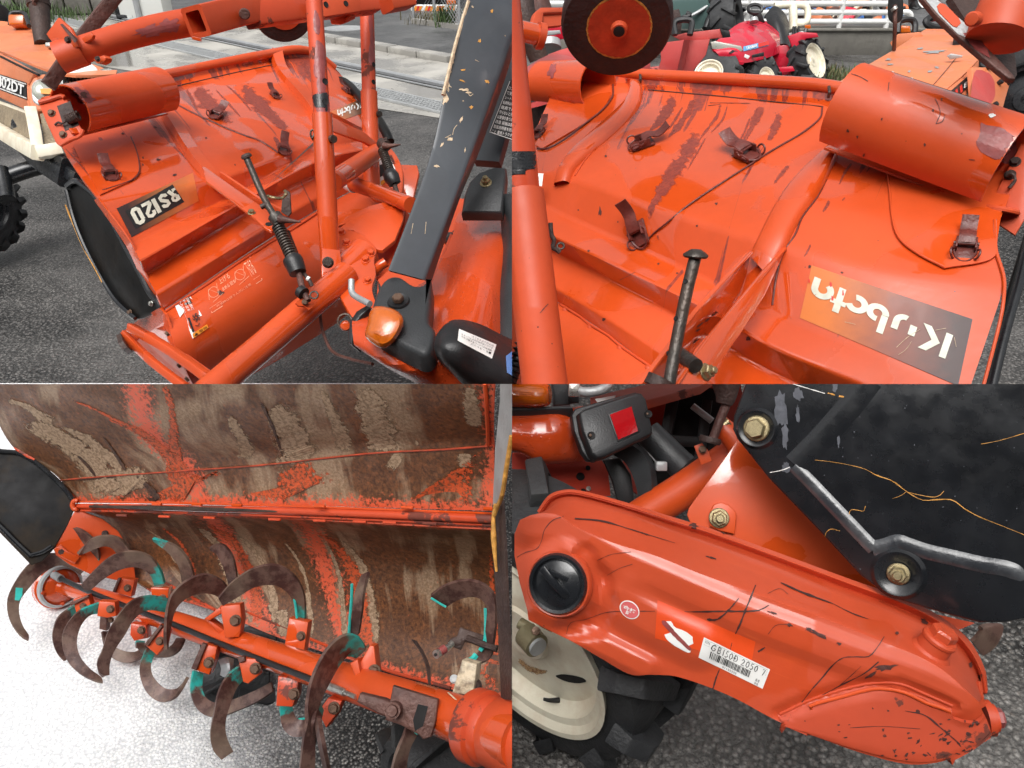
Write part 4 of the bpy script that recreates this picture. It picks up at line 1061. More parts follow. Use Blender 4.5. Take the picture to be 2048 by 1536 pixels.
# cross braces between masts and arms
add('brace_tube', tube([(664,364,2.12),(752,305,2.60)], px2m(19,2.3), 24), O, T1)
add('drawbar_tube', tube([(706,368,2.42),(760,386,2.3),(822,410,2.15)], px2m(15,2.3), 20), O, T1)
add('drawbar_ring', tube([(699,366,2.44),(708,369,2.42)], px2m(17,2.4), 20), M_['sticker'], T1)
add('link_plate', plate(Plane((664,232,2.35),(760,290,2.62),(664,262,2.33)), [(662,232),(700,252),(726,262),(760,290),(762,303),(730,285),(664,262)], .008, bev=.002), O, T1)
add('link_plate', plate(Plane((664,225,2.5),(724,262,2.72),(664,235,2.5)), [(662,224),(724,256),(726,264),(664,232)], .012), O, T1)
lk = Plane((405,335,2.10),(555,450,1.93),(520,430,1.955))
la = add('lift_arm', plate(lk, [(404,333),(411,334),(470,376),(540,424),(552,438),(553,456),(543,462),(530,456),(512,438),(450,390),(412,362)], .007, bev=.0015), O, T1)
lk2 = Plane((440,347,2.18),(572,432,2.03),(550,425,2.06))
add('lift_arm', plate(lk2, [(438,344),(446,348),(520,398),(566,420),(576,434),(570,444),(556,440),(500,404),(444,366)], .007, bev=.0015), O, T1)
bolt(503, 426, 11, la, M_['zinc_y'], lk); add('pin_hole', lathe(lk(538, 448, .0006), lk.n, [(0,.0),(.0095,.0),(.0095,-.003)], 16), M_['hole'], la)
add('lift_arm', plate(Plane((728,275,2.66),(770,292,2.6),(760,310,2.58)), [(735,268),(758,282),(768,292),(766,306),(758,316),(750,300)], .008), O, T1)
# spring rods
def rod(nm, pts, r, m, parent, n=12): return add(nm, tube(pts, r, n), m, parent)
sr = thing('spring_rod', 'dark steel spring rod pinned to the lift arms right of the dark plate', 'rod', P(600,590,1.8))
rod('upper_rod', [(494,318,1.93),(530,400,1.905),(556,444,1.89)], .0085, M_['steel_dark'], sr)
add('rod_cap', lathe(P(493,313,1.93), UP*.8 - FW*.35 - RT*.3, [(0,.008),(.010,.007),(.014,.002),(.014,-.003),(.008,-.005)], 16), M_['rust_dark'], sr)
rod('collar', [(549,432,1.885),(560,446,1.88)], .018, M_['steel_dark'], sr); 
add('spike_pin', tube([(560,438,1.86),(578,441,1.85),(601,444,1.845)], [.011,.010,.002], 12), M_['rust'], sr)
rod('side_pin', [(522,414,1.9),(536,408,1.9)], .007, M_['rust_dark'], sr)
add('coil_spring', spring((556,452,1.875), (590,528,1.845), .0135, .0032, 15), M_['steel_dark'], sr); rod('spring_core', [(556,452,1.875),(590,528,1.845)], .009, M_['rust_dark'], sr)
add('threaded_rod', spring((572,462,1.90), (594,518,1.87), .007, .0024, 20), M_['rust_dark'], sr)
add('boot', tube([(584,518,1.84),(590,530,1.835),(596,546,1.83)], [.0235,.0245,.021], 20), M_['plastic_blk'], sr)
rod('lower_rod', [(598,548,1.83),(606,580,1.81),(616,602,1.80)], .008, M_['rust'], sr); rod('lower_rod', [(606,545,1.84),(618,560,1.83),(624,572,1.83)], .005, M_['rust_dark'], sr)
rod('ring_band', [(614,556,1.83),(619,559,1.83)], .0062, M_['sticker'], sr)
rod('collar', [(600,582,1.805),(608,588,1.80)], .016, M_['plastic_blk'], sr)
add('split_ring', tube(crom([P(628 + 8*math.cos(a), 590 + 7*math.sin(a), 1.79) for a in [k*.6283 for k in range(10)]], 24, closed=True), .0022, 6, seg=40), M_['steel_dark'], sr)
lv = add('latch_plate', plate(Plane((562,385,2.0),(582,384,2.0),(575,430,2.0)), [(562,424),(565,392),(573,380),(579,384),(582,425),(576,432)], .008), M_['rust_dark'], sr)
add('wire_lever', tube([(534,392,1.95),(550,396,1.95),(564,396,1.96),(572,388,1.96),(570,382,1.97)], .0042, 8), M_['zinc_y'], sr)
# far spring rod by the right mast
sr2 = thing('spring_rod', 'dark spring rod with a black cup beside the far right mast', 'rod', P(785,385,2.4))
rod('collar', [(762,286,2.5),(774,292,2.48)], .018, M_['rust_dark'], sr2)
add('spike_pin', tube([(768,292,2.46),(780,292,2.45),(801,289,2.44)], [.012,.011,.002], 12), M_['rust'], sr2)
add('coil_spring', spring((765,300,2.48), (783,352,2.42), .013, .0032, 14), M_['steel_dark'], sr2); rod('spring_core', [(765,300,2.48),(783,352,2.42)], .009, M_['rust_dark'], sr2)
add('boot', tube([(778,346,2.41),(786,360,2.40),(790,368,2.40)], [.022,.026,.020], 18), M_['plastic_blk'], sr2); rod('lower_rod', [(788,366,2.4),(794,386,2.38)], .008, M_['rust_dark'], sr2)
add('spring_clip', tube([(763,292,2.49),(770,282,2.48),(773,276,2.48),(768,280,2.48)], .004, 6), M_['rust_dark'], sr2)
# far side: rubber shield edge, rounded end with warning label, orange side panel
add('end_shield', tube([(654,176,3.2),(672,162,3.22),(688,164,3.2),(712,185,3.1),(736,215,3.0),(757,240,2.95),(772,266,2.9),(780,284,2.88)], .018, 10), M_['black_flap'], T1)
ep = Plane((760,300,2.72),(800,330,2.68),(775,385,2.62))
add('drum_end', plate(ep, [(756,300),(775,292),(792,308),(804,335),(806,362),(800,390),(770,400),(740,390),(745,340)], .02, smooth=50, bev=.004), O, T1)
fw_ = add('warning_label', plate(ep, [(757,310),(776,306),(790,336),(792,350),(760,372),(756,368)], .0008, off=.0015), M_['sticker'], T1)
add('dark_panel', plate(ep, [(759,330),(772,326),(778,344),(760,354)], .0006, off=.0028), M_['ink'], fw_); add('orange_band', plate(ep, [(762,362),(791,345),(792,350),(761,371)], .0006, off=.0028), M_['hazard'], fw_)
bm = bmesh.new()
for k in range(6): y = 312 + k * 3; bm2 = plate(ep, [(770 + k, y),(784 + k*1.2, y - 1.6),(784.4 + k*1.2, y - .2),(770.4 + k, y + 1.4)], .0004, off=.003); me_ = bpy.data.meshes.new('t'); bm2.to_mesh(me_); bm.from_mesh(me_); bm2.free(); bpy.data.meshes.remove(me_)
add('print_line', bm, M_['ink'], fw_, flat=True)
add('side_panel', plate(Plane((790,330,2.9),(835,328,2.9),(820,400,2.85)), [(785,328),(834,330),(838,345),(826,400),(800,404)], .02, bev=.003), O, T1)
# gear case: round bolted flange and fan-shaped side plates
gp = Plane((690,470,2.12),(745,560,2.0),(800,430,2.2))
add('case_plate', plate(gp, [(676,458),(700,440),(740,422),(812,405),(806,440),(790,480),(765,500),(752,498),(735,478),(706,460)], .012, bev=.002), O, T1)
add('case_plate', plate(gp, [(676,452),(700,430),(740,412),(800,396),(812,405),(740,424),(700,444)], .02, off=-.01), O, T1)
fl = add('flange', plate(gp, [(670,472),(680,458),(700,460),(724,468),(742,484),(753,500),(748,520),(752,548),(744,575),(750,600),(752,612),(730,640),(714,645),(700,628),(682,596),(668,570)], .016, smooth=60, bev=.002, off=.012), O, T1, surf='flange1')
for x, y in ((682,465),(693,486),(742,508),(731,521),(735,562)): bolt(x, y, 13, fl, O, gp, off=.012)
add('case_lower', plate(gp, [(690,600),(722,640),(752,610),(756,560),(762,640),(750,690),(720,640)], .02, off=-.02), O, T1)
# tractor-side case behind roll bar
add('case_side', plate(Plane((760,500,2.2),(800,470,2.2),(775,560,2.1)), [(750,505),(790,455),(812,420),(800,520),(770,560),(752,560)], .02), M_['orange_dull'], T1)
add('case_fold', tube([(750,545,2.05),(760,532,2.04),(772,524,2.04)], .014, 10), O, T1)
# front frame at the lower left
fr = Plane((270,640,1.90),(440,768,1.70),(330,690,1.86))
add('frame_rail', bar([(262,655,1.93),(340,700,1.82),(436,770,1.70)], .022, .022, up=UP, seg=4), O, T1)
add('frame_rail', bar([(248,668,1.95),(300,720,1.86),(372,775,1.77)], .014, .02, up=UP, seg=4), O, T1)
add('frame_web', plate(fr, [(266,652),(300,668),(350,702),(445,770),(370,775),(300,722),(262,688),(252,672)], .012, off=-.012), OD, T1)
add('frame_end', plate(Plane((243,665,1.95),(266,690,1.92),(256,655,1.99)), [(241,665),(258,655),(284,668),(264,690),(258,680)], .008), OD, T1)
add('rubber_pad', plate(Plane((243,668,1.96),(262,700,1.92),(248,672,2.0)), [(241,666),(252,672),(266,704),(254,694),(246,682)], .012), M_['rust_dark'], T1)
for x, y in ((289,675),(299,708),(336,666),(360,730),(376,757)): bolt(x, y, 9, T1, M_['bronze'], fr, off=-.004)
add('bottom_edge', bar([(262,690,1.93),(330,742,1.84),(372,772,1.79)], .018, .008, up=UP), O, T1)
# thin control cable hanging to the ground side
cb_ = add('control_cable', tube([(641,606,1.95),(641,640,1.93),(648,670,1.9),(664,702,1.85),(700,718,1.75),(745,728,1.65)], .004, 8), M_['rust'], T1)

# ---------------------------------------------------------------- near tractor: fender, roll bar, lamp
K1 = thing('tractor', 'orange-red tractor rear fender with battered dark roll bar and amber lamp', 'tractor', G(900, 768))
fen = [
 [(706,636,1.62),(760,600,1.66),(830,575,1.72),(872,540,1.78),(905,470,1.9),(925,420,2.0),(1030,392,2.05)],
 [(704,645,1.58),(765,640,1.58),(850,640,1.60),(885,600,1.66),(940,490,1.82),(990,440,1.94),(1040,420,2.0)],
 [(705,665,1.55),(770,690,1.50),(868,690,1.50),(905,640,1.56),(965,520,1.74),(1000,470,1.86),(1045,450,1.95)],
 [(708,688,1.54),(775,726,1.48),(860,735,1.46),(935,680,1.50),(990,560,1.70),(1020,500,1.82),(1050,480,1.92)],
 [(712,694,1.60),(785,742,1.56),(860,775,1.52),(960,790,1.48),(1030,700,1.62),(1045,600,1.8),(1055,520,1.9)],
]
add('fender', loft(fen, 40, rr=0, smooth=22, thick=.005), M_['orange_wet'], K1, surf='fen1')
add('fender_wall', loft([[(862,560,1.74),(880,590,1.70),(905,640,1.60),(945,690,1.53)],[(900,470,1.92),(930,520,1.85),(962,560,1.76),(990,600,1.68)],[(905,462,1.98),(945,500,1.92),(985,540,1.85),(1010,600,1.75)]], 20, smooth=12, thick=.004), M_['orange_wet'], K1)
add('deck_plate', plate(Plane((905,410,2.12),(1010,430,2.1),(1000,470,2.05)), [(903,408),(930,396),(1015,420),(1040,450),(985,452),(940,448),(890,460),(896,440)], .01), O, K1)
lab = add('warning_label', plate(Plane((905,405,2.10),(1010,430,2.08),(1000,470,2.03)), [(908,405),(940,412),(992,430),(992,439),(945,425),(906,412)], .001, off=.004), M_['sticker'], K1)
lp = Plane((905,405,2.10),(1010,430,2.08),(1000,470,2.03))
add('orange_band', plate(lp, [(938,414),(992,432),(992,437),(942,422)], .0008, off=.006), M_['hazard'], lab)
add('lettering', letter('回転部注意 接触禁止', [(939,415),(990,432),(990,437),(940,421)], lp, .0075, .01), M_['ink'], lab, flat=True)
# roll bar: wide flat tube, its lower end on a grey foot
rb_up = (P(985,190,1.72) - P(880,190,1.66)).normalized()
rl = [[(978,-150,1.80),(938,-12,1.74),(902,118,1.70),(866,290,1.66),(830,400,1.62),(776,540,1.56)],[(1075,-80,1.84),(1026,70,1.78),(1000,150,1.745),(942,312,1.68),(908,404,1.645),(850,560,1.585)]]
rbm = loft([[ (x+2,y,d+.03) for x,y,d in rl[0]], rl[0], rl[1], [(1083,-70,1.90),(1034,80,1.84),(1008,165,1.81),(953,318,1.75),(921,394,1.71),(862,566,1.65)], [(1081,-70,1.98),(1032,80,1.92),(1006,165,1.88),(951,318,1.82),(919,394,1.78),(860,566,1.70)]], 30, rr=.10, thick=.006)
M_['roll'] = paint('battered_grey_black_paint', (.040, .046, .054), r0=.28, r1=.5, var=.35, chips=.75, fade=.5, fcol=(.085, .095, .11), coat=.15, chipcol=(.36, .27, .17))
rb = add('roll_bar', rbm, M_['roll'], K1, surf='roll_bar1')
for c_, q in (('wood', [(905,120,4,10),(899,140,4,8),(893,170,6,12),(888,196,6,9),(884,205,8,5)]), ('orange_edge', [(984,22,3.5,3),(959,82,3,3),(975,164,5,3),(942,214,4.5,3.5),(926,140,5,2),(924,162,6,1.5)]), ('wood', [(945,14,3,2),(928,180,8,3),(937,186,6,2),(900,278,5,4),(922,240,2,6),(930,300,1.5,5),(884,290,2,6),(872,332,6,2)])):
    for x, y, rx, ry in q: add('paint_chip', blob(x, y, rx, ry, 'roll_bar1', .0008, 12, .5, rnd.uniform(-30, 30)), M_[c_], rb, flat=True)
for q in ([(880,180),(890,176),(898,184)],[(893,168),(903,175)],[(905,270),(908,258),(914,250)],[(826,447),(822,468)],[(852,444),(850,468)],[(890,276),(902,270)],[(934,182),(940,192),(946,188)],[(950,120),(958,124)]):
    add('scratch', ribbon(q, 1.1, 'roll_bar1', .0009, jit=.4), M_['wood'], rb, flat=True)
add('worn_edge', tube([(937,2,1.735),(925,40,1.728),(908,100,1.70),(896,150,1.69),(886,190,1.68)], .0045, 6), M_['wood'], rb)
rbar2 = add('rear_bar', bar([(1030,120,1.96),(1000,240,1.93),(975,328,1.90)], px2m(56,1.9), .03, up=(CAM - P(1000,240,1.9)).normalized() - RT*.4, seg=6), M_['roll'], K1)
tp = Plane((1010,168,1.84),(978,268,1.81),(1023,275,1.83))
tl_ = add('text_label', plate(tp, [(1021,160),(1040,160),(1030,282),(1000,272),(979,264)], .001, off=.002), M_['ink'], rbar2)
bm = bmesh.new(); TXT = ['ロプスは必ず立て', 'て使用すること', 'シートベルトを着用', '転倒時は飛び降りない', '路肩では減速', '守らないと死亡また', 'は重傷を負うおそれ', '改造 溶接は禁止', '取扱説明書を読む', 'こと 農用トラクタ']
for k, t in enumerate(TXT):
    y = 172 + k * 9.6; x = 1018.5 - k * 3.75
    letter(t, [(x, y),(x + 40, y + 9),(x + 38, y + 16),(x - 2, y + 7)], tp, .0035, bm=bm)
add('lettering', bm, M_['sticker'], tl_, flat=True)
for q in ([(1020,162),(980,263)],[(979,264),(1028,280)]): add('border_line', ribbon(q, 1.0, tp, .0035), M_['sticker'], tl_, flat=True)
hb = Plane((930,380,1.84),(1010,340,1.86),(965,420,1.80))
hng = add('hinge_foot', plate(hb, [(922,424),(928,388),(938,362),(956,344),(990,332),(1012,334),(1013,348),(1004,424)], .03, smooth=0, bev=.008), M_['plastic'], K1)
bolt(972, 366, 17, hng, M_['zinc_y'], hb, stud=True)
ft = Plane((745,620,1.50),(860,640,1.47),(800,560,1.56))
foot = add('roll_bar_foot', plate(ft, [(737,640),(742,618),(750,588),(764,562),(782,551),(802,552),(828,568),(842,569),(852,560),(861,553),(861,600),(858,640),(868,655),(870,668),(867,690),(858,704),(845,708),(826,700),(790,683),(745,655)], .05, smooth=110, bev=.010), M_['plastic'], K1, surf='foot1')
add('bolt_recess', lathe(ft(797,603,.001), ft.n, [(0,.0005),(.014,.0005),(.018,.003),(.021,.004),(.023,.0),(.023,-.004)], 26), M_['plastic_blk'], foot); bolt(797, 602, 21, foot, M_['bronze'], ft, off=.002, washer=False)
# amber lamp
lo_ = [(735,648),(737,632),(745,616),(756,612),(775,614),(795,622),(806,634),(807,650),(797,672),(782,690),(764,697),(746,688),(732,676),(730,662)]
lpn = Plane((745,620,1.475),(800,640,1.46),(765,690,1.45))
rings = [[lpn(768 + (x-768)*s_, 652 + (y-652)*s_, h) for x, y in lo_] for s_, h in ((1,-.01),(1,.012),(.94,.022),(.78,.031),(.45,.036),(.1,.037))]
bm = bmesh.new(); rr_ = [[bm.verts.new(p) for p in crom(r, 40, closed=True)[:-1]] for r in rings]
for a, b in zip(rr_, rr_[1:]):
    for k in range(40): bm.faces.new((a[k], a[(k+1)%40], b[(k+1)%40], b[k]))
bm.faces.new(rr_[-1])
amb = add('turn_lamp', bm, M_['amber'], K1, surf='amb1')
for k in range(8): add('lens_rib', ribbon([(746 + k*1.5, 664 + k*2.6),(760, 662 + k*2.6),(778 - k*.8, 668 + k*2.2)], 1.0, 'amb1', .001), M_['amber'], amb)
add('grab_hook', tube([(703,560,1.60),(704,585,1.59),(715,595,1.58),(740,608,1.55)], px2m(6.5,1.58), 14), M_['alum'], K1)
add('black_fitting', plate(Plane((695,640,1.60),(722,615,1.60),(715,680,1.55)), [(694,668),(700,640),(712,622),(735,608),(738,616),(720,632),(708,650),(704,690),(696,686)], .03, bev=.004), M_['plastic_blk'], K1)
add('wire_loop', tube(crom([P(690 + 14*math.cos(a), 643 + 15*math.sin(a), 1.66) for a in [k*.6283 for k in range(10)]], 24, closed=True), .003, 6, seg=40), M_['steel_dark'], K1)
add('red_knob', lathe(P(691,652,1.65), CAM - P(691,652,1.65), [(0,.012),(.009,.01),(.012,.002),(.012,-.02)], 14), M_['orange'], K1)
# black plastic box with white label, lower right
bo = [[(888,650,1.46),(905,640,1.47),(930,640,1.48),(965,650,1.50),(1000,668,1.52),(1034,684,1.54)],
      [(872,672,1.42),(890,655,1.42),(925,656,1.42),(965,668,1.44),(1000,690,1.46),(1034,704,1.48)],
      [(868,695,1.40),(885,690,1.37),(920,690,1.37),(955,705,1.39),(1000,728,1.41),(1034,745,1.43)],
      [(872,712,1.41),(890,722,1.38),(915,735,1.38),(950,752,1.40),(1000,765,1.41),(1034,775,1.42)],
      [(880,724,1.47),(905,748,1.45),(925,768,1.45),(960,790,1.46),(1000,800,1.47),(1034,805,1.47)]]
bx = add('lever_guide_box', loft(bo, 26, rr=0, smooth=22, thick=.006), M_['plastic_blk'], K1, surf='box1')
SURF['box1b'] = SURF['box1']
wl2 = add('white_label', sticker([(918,659),(992,690),(983,718),(915,682)], 'box1', .0015, 10, 4), M_['sticker'], bx)
bm = bmesh.new()
for k, t in enumerate(('■キーストップ', '運転中はレバーに手を触れない', 'エンジン停止時は必ずブレーキを', 'かけロックすること')): letter(t, [(988,692),(922,664),(922,664+17),(982,713)] if False else [(981,712),(918,681),(921,663),(988,692)], 'box1', .003, box_=(.03, .06 + .24*k, .97 - (.3 if k in (0,3) else 0), .24 + .24*k), bm=bm)
add('lettering', bm, M_['ink'], wl2, flat=True)
add('blue_edge', plate(Plane((1005,700,1.40),(1034,715,1.40),(1010,750,1.39)), [(1012,712),(1040,690),(1040,760),(1014,745)], .004), M_['blue'], bx)
# seat edge and dark machinery seen past the fender
add('seat_side', loft([[(994,392,1.90),(1003,470,1.86),(985,600,1.72),(990,700,1.6)],[(1010,388,1.82),(1020,470,1.78),(1006,600,1.66),(1004,700,1.56)],[(1040,385,1.80),(1045,470,1.76),(1040,600,1.64),(1040,700,1.55)]], 20, smooth=12, thick=.02), M_['plastic'], K1)
add('dark_gap', plate(Plane((960,600,1.70),(1000,500,1.90),(985,660,1.60)), [(988,520),(1000,470),(1004,640),(980,662),(950,640),(962,600)], .01, off=-.02), M_['hole'], K1)
add('hydraulic_pipe', tube([(880,505,2.0),(900,490,2.0),(918,478,2.0)], .028, 16), M_['plastic_blk'], K1); add('gear_lever', lathe(P(900,478,1.95), CAM - P(900,478,1.95), [(0,.02),(.012,.018),(.018,.005),(.018,-.03)], 16), M_['plastic_blk'], K1)
add('underside', plate(Plane((760,560,1.9),(860,470,2.0),(850,560,1.85)), [(756,560),(800,520),(912,395),(935,400),(880,540),(840,600),(770,590)], .02), M_['orange_dull'], K1)

# ---------------------------------------------------------------- second tractor at the far left edge
K2 = thing('tractor', 'faded orange tractor with lettered bonnet strip and cream grille, at the left edge', 'tractor', G(60, 440))
OO = M_['orange_old']
bon = [
 [(-40,40,4.6),(20,44,4.5),(62,56,4.35),(100,95,3.9),(150,118,3.62),(205,135,3.5),(236,150,3.46)],
 [(-45,62,4.4),(0,68,4.25),(70,95,3.9),(120,135,3.5),(178,142,3.36),(214,140,3.38),(234,140,3.4)],
 [(-50,85,4.2),(0,102,3.85),(50,122,3.55),(90,138,3.38),(140,150,3.26),(200,150,3.3),(232,148,3.36)]]
add('bonnet', loft(bon, 30, rr=0, smooth=12, thick=.01), OO, K2, surf='bon2')
sp = Plane((0,115,3.84),(66,150,3.30),(60,215,3.28))
add('bonnet_side', plate(sp, [(-50,90),(0,106),(70,145),(66,150),(55,170),(56,222),(0,196),(-50,178)], .02, bev=.006), OO, K2)
for q in ([(0,112),(40,132),(78,150)],): add('panel_gap', tube([sp(x, y, .002) for x, y in q], .005, 6), M_['hole'], K2)
st_ = add('name_strip', plate(sp, [(-20,142),(52,165),(53,199),(-20,172)], .003, off=.004), M_['ink'], K2)
add('white_line', plate(sp, [(-20,144),(51,167),(51,169),(-20,146)], .002, off=.008), M_['sticker'], st_); add('white_line', plate(sp, [(-20,168.5),(52,195),(52,197),(-20,171)], .002, off=.008), M_['sticker'], st_)
add('lettering', letter('M-802DT', [(-26,139),(48,170),(47,191),(-26,165)], sp, .009, .03), M_['white'], st_, flat=True)
fp_ = Plane((62,160,3.28),(236,160,3.42),(66,225,3.26))
nose = add('headlamp_panel', plate(fp_, [(56,172),(66,154),(84,146),(140,146),(228,140),(236,150),(236,195),(220,214),(62,222),(56,205)], .12, smooth=0, bev=.012), OO, K2)
add('lamp_bezel', plate(fp_, [(64,168),(74,158),(96,157),(128,170),(128,200),(110,206),(78,210),(65,200)], .02, off=.006, smooth=40, bev=.006), M_['alum'], K2)
hl = add('headlamp', lathe(fp_(90,181,.01), fp_.n, [(0,.018),(.025,.017),(.042,.010),(.05,.002),(.052,-.01)], 28), M_['lens'], K2); add('bulb_shade', plate(fp_, [(80,177),(106,177),(107,184),(98,188),(82,187)], .004, off=.04), M_['hazard'], hl)
add('headlamp', lathe(fp_(218,162,.01), fp_.n, [(0,.03),(.04,.025),(.06,.004),(.062,-.01)], 24), M_['lens'], K2); add('lamp_bezel', plate(fp_, [(200,146),(228,140),(234,150),(232,170),(205,160)], .02, off=.006), M_['alum'], K2)
gr_ = add('grille_top', plate(fp_, [(110,146),(130,136),(182,126),(194,135),(197,146),(170,152),(118,160)], .05, off=.02, bev=.006), M_['white'], K2)
for k in range(10): x = 124 + k * 7.6; add('grille_slot', plate(fp_, [(x,150 - k*.5),(x+4,149.6 - k*.5),(x+6,170),(x+2,170)], .01, off=.03), M_['hole'], K2)
add('grille_bars', plate(fp_, [(112,150),(196,144),(198,166),(130,176)], .02, off=.018), M_['alum'], K2)
# cream lower nose with mesh
cs = Plane((0,215,3.8),(78,300,3.15),(0,265,3.75))
add('mesh_side', plate(cs, [(-40,190),(0,202),(58,222),(62,245),(66,292),(0,258),(-40,235)], .03), M_['cream'], K2)
M_['meshm'] = plain('dirty_wire_mesh', (.34, .27, .18), .6, .2, var=.35, sc=120, bump=.8, bsc=260, dirt=.7, dcol=(.14, .11, .08), dsc=20)
add('mesh_panel', plate(cs, [(-40,196),(0,208),(54,228),(60,278),(0,250),(-40,228)], .01, off=.008), M_['meshm'], K2)
cf = Plane((66,230,3.16),(125,300,3.12),(80,305,3.10))
add('nose_post', bar([(62,222,3.18),(70,262,3.13),(76,305,3.1)], px2m(22,3.15), .05, up=(CAM - P(70,260,3.1)).normalized()), M_['cream'], K2)
add('mesh_panel', plate(cf, [(80,228),(100,222),(120,290),(90,296)], .01), M_['meshm'], K2)
add('nose_bottom', bar([(-20,250,3.7),(40,286,3.32),(76,306,3.08)], .05, .06, up=UP, seg=6), M_['cream'], K2); add('nose_bottom', bar([(74,306,3.08),(124,298,3.12)], .05, .05, up=UP), M_['cream'], K2)
# muffler, lamp, handle
mf = add('exhaust_stack', tube([(77,-14,4.05),(78,8,4.05),(86,90,3.98)], [px2m(20,4),px2m(20,4),px2m(15,4)], 24), M_['rust_dark'], K2); add('rain_cap', tube([(70,4,4.02),(76,1,4.02),(82,4,4.02)], .05, 12), M_['rust'], mf)
add('stack_rim', tube([(77,5,4.05),(78,13,4.05)], px2m(21.5,4.05), 24), M_['rust_dark'], mf)
add('amber_lamp', box(P(40,45,4.3), RT*.045, UP*.03, FW*.04, bev=.012), M_['amber'], K2)
add('lamp_handle', tube([(20,50,4.3),(22,28,4.3),(28,25,4.3),(46,26,4.3),(54,38,4.25),(58,52,4.2)], .012, 10), M_['plastic_blk'], K2)
add('bonnet_catch', box(P(106,92,3.85), RT*.03, UP*.012, FW*.02, bev=.006), M_['zinc'], K2)
add('mirror', lathe(P(-2,30,4.6), CAM - P(0,30,4.6), [(0,.01),(.06,.008),(.065,0),(.06,-.02)], 20), M_['plastic_blk'], K2)
# front axle and wheels
DB = M_['plastic']
add('axle_beam', tube([(150,318,3.45),(90,330,3.42),(30,348,3.38),(4,360,3.36)], px2m(16,3.4), 16), M_['black_paint'], K2)
add('axle_box', bar([(60,268,3.6),(110,318,3.3),(160,352,3.15)], .16, .12, up=UP), M_['black_paint'], K2); add('axle_knuckle', tube([(2,340,3.35),(8,368,3.33),(14,400,3.30)], .035, 16), M_['black_paint'], K2)
add('weight_bracket', bar([(82,304,3.3),(128,330,3.2),(172,362,3.1)], .10, .05, up=UP), M_['black_paint'], K2); add('drain_cock', tube([(100,345,3.2),(102,352,3.2)], .02, 8), M_['rust_dark'], K2)
def tyre(name, c, ax, R_, w, parent, rim=None, surf=None, n=18, lug=.03, rimr=.55, m=None, rimname='rim', lw=.35, hub=True):
    m = m or M_['rubber']; ax = ax.normalized(); u = (UPZ - ax * UPZ.dot(ax)).normalized(); v = ax.cross(u)
    t = add(name, lathe(c, ax, [(R_*rimr,-w*.42),(R_*(rimr+.05),-w*.5),(R_*.82,-w*.53),(R_*.94,-w*.46),(R_*.965,-w*.3),(R_*.965,w*.3),(R_*.94,w*.46),(R_*.84,w*.48),(R_*(rimr+.05),w*.46),(R_*rimr,w*.42),(R_*(rimr-.04),w*.2),(R_*(rimr-.04),-w*.2)], 48, ring=True), m, parent)
    bm = bmesh.new()
    for k in range(n * 2):
        s = 1 if k % 2 else -1; a0 = 2*math.pi*k/(2*n)
        pts = []
        for j in range(5):
            f = j / 4; an = a0 + s * 0 + f * .34; rad = R_ * (.975 if j < 4 else .86) + lug * .2; x = s * w * (.04 + .52 * f)
            pts.append(c + ax * x + (u * math.cos(an) + v * math.sin(an)) * rad)
        fr_ = [(p - c - ax * (p - c).dot(ax)).normalized() for p in pts]
        prev = None
        for p, rdir, j in zip(pts, fr_, range(5)):
            tdir = (pts[min(j+1,4)] - pts[max(j-1,0)]).normalized().cross(rdir).normalized() * (R_ * .055)
            q = [bm.verts.new(x) for x in (p - tdir*1.25 - rdir*lug*.6, p - tdir + rdir*lug*.8, p + tdir + rdir*lug*.8, p + tdir*1.25 - rdir*lug*.6)]
            if prev:
                for i in range(3): bm.faces.new((prev[i], prev[i+1], q[i+1], q[i]))
            else: bm.faces.new(q)
            prev = q
        bm.faces.new(prev)
    bmesh.ops.recalc_face_normals(bm, faces=bm.faces[:])
    bmesh.ops.bevel(bm, geom=[e for e in bm.edges if e.is_manifold and e.calc_face_angle(0) > .6], offset=lug * .18, segments=2, affect='EDGES', profile=.6)
    add('tread_lugs', bm, m, t)
    if rim:
        rm = add(rimname, lathe(c, ax, [(R_*(rimr+.02),w*.46),(R_*(rimr+.035),w*.50),(R_*(rimr),w*.49),(R_*(rimr-.03),w*.42),(R_*(rimr-.075),w*.40),(R_*(rimr-.09),w*.30),(R_*(rimr-.13),w*.25),(R_*(rimr-.20),w*.27),(R_*.22,w*.30),(R_*.2,w*.34),(.001,w*.34),(.001,w*.0),(R_*(rimr-.10),-w*.05),(R_*(rimr-.02),w*.28)], 64, ring=True), rim, t, surf=surf)
        if hub: add('hub', lathe(c, ax, [(R_*.13,w*.14),(R_*.13,w*.3),(R_*.09,w*.34),(0,w*.34)], 20), rim, t)
    return t
UPZ = V((0, 0, 1))
tyre('front_wheel', P(-52,415,3.9), RT*.95 + V((0,-.3,0)), .21, .2, K2, M_['black_paint'])
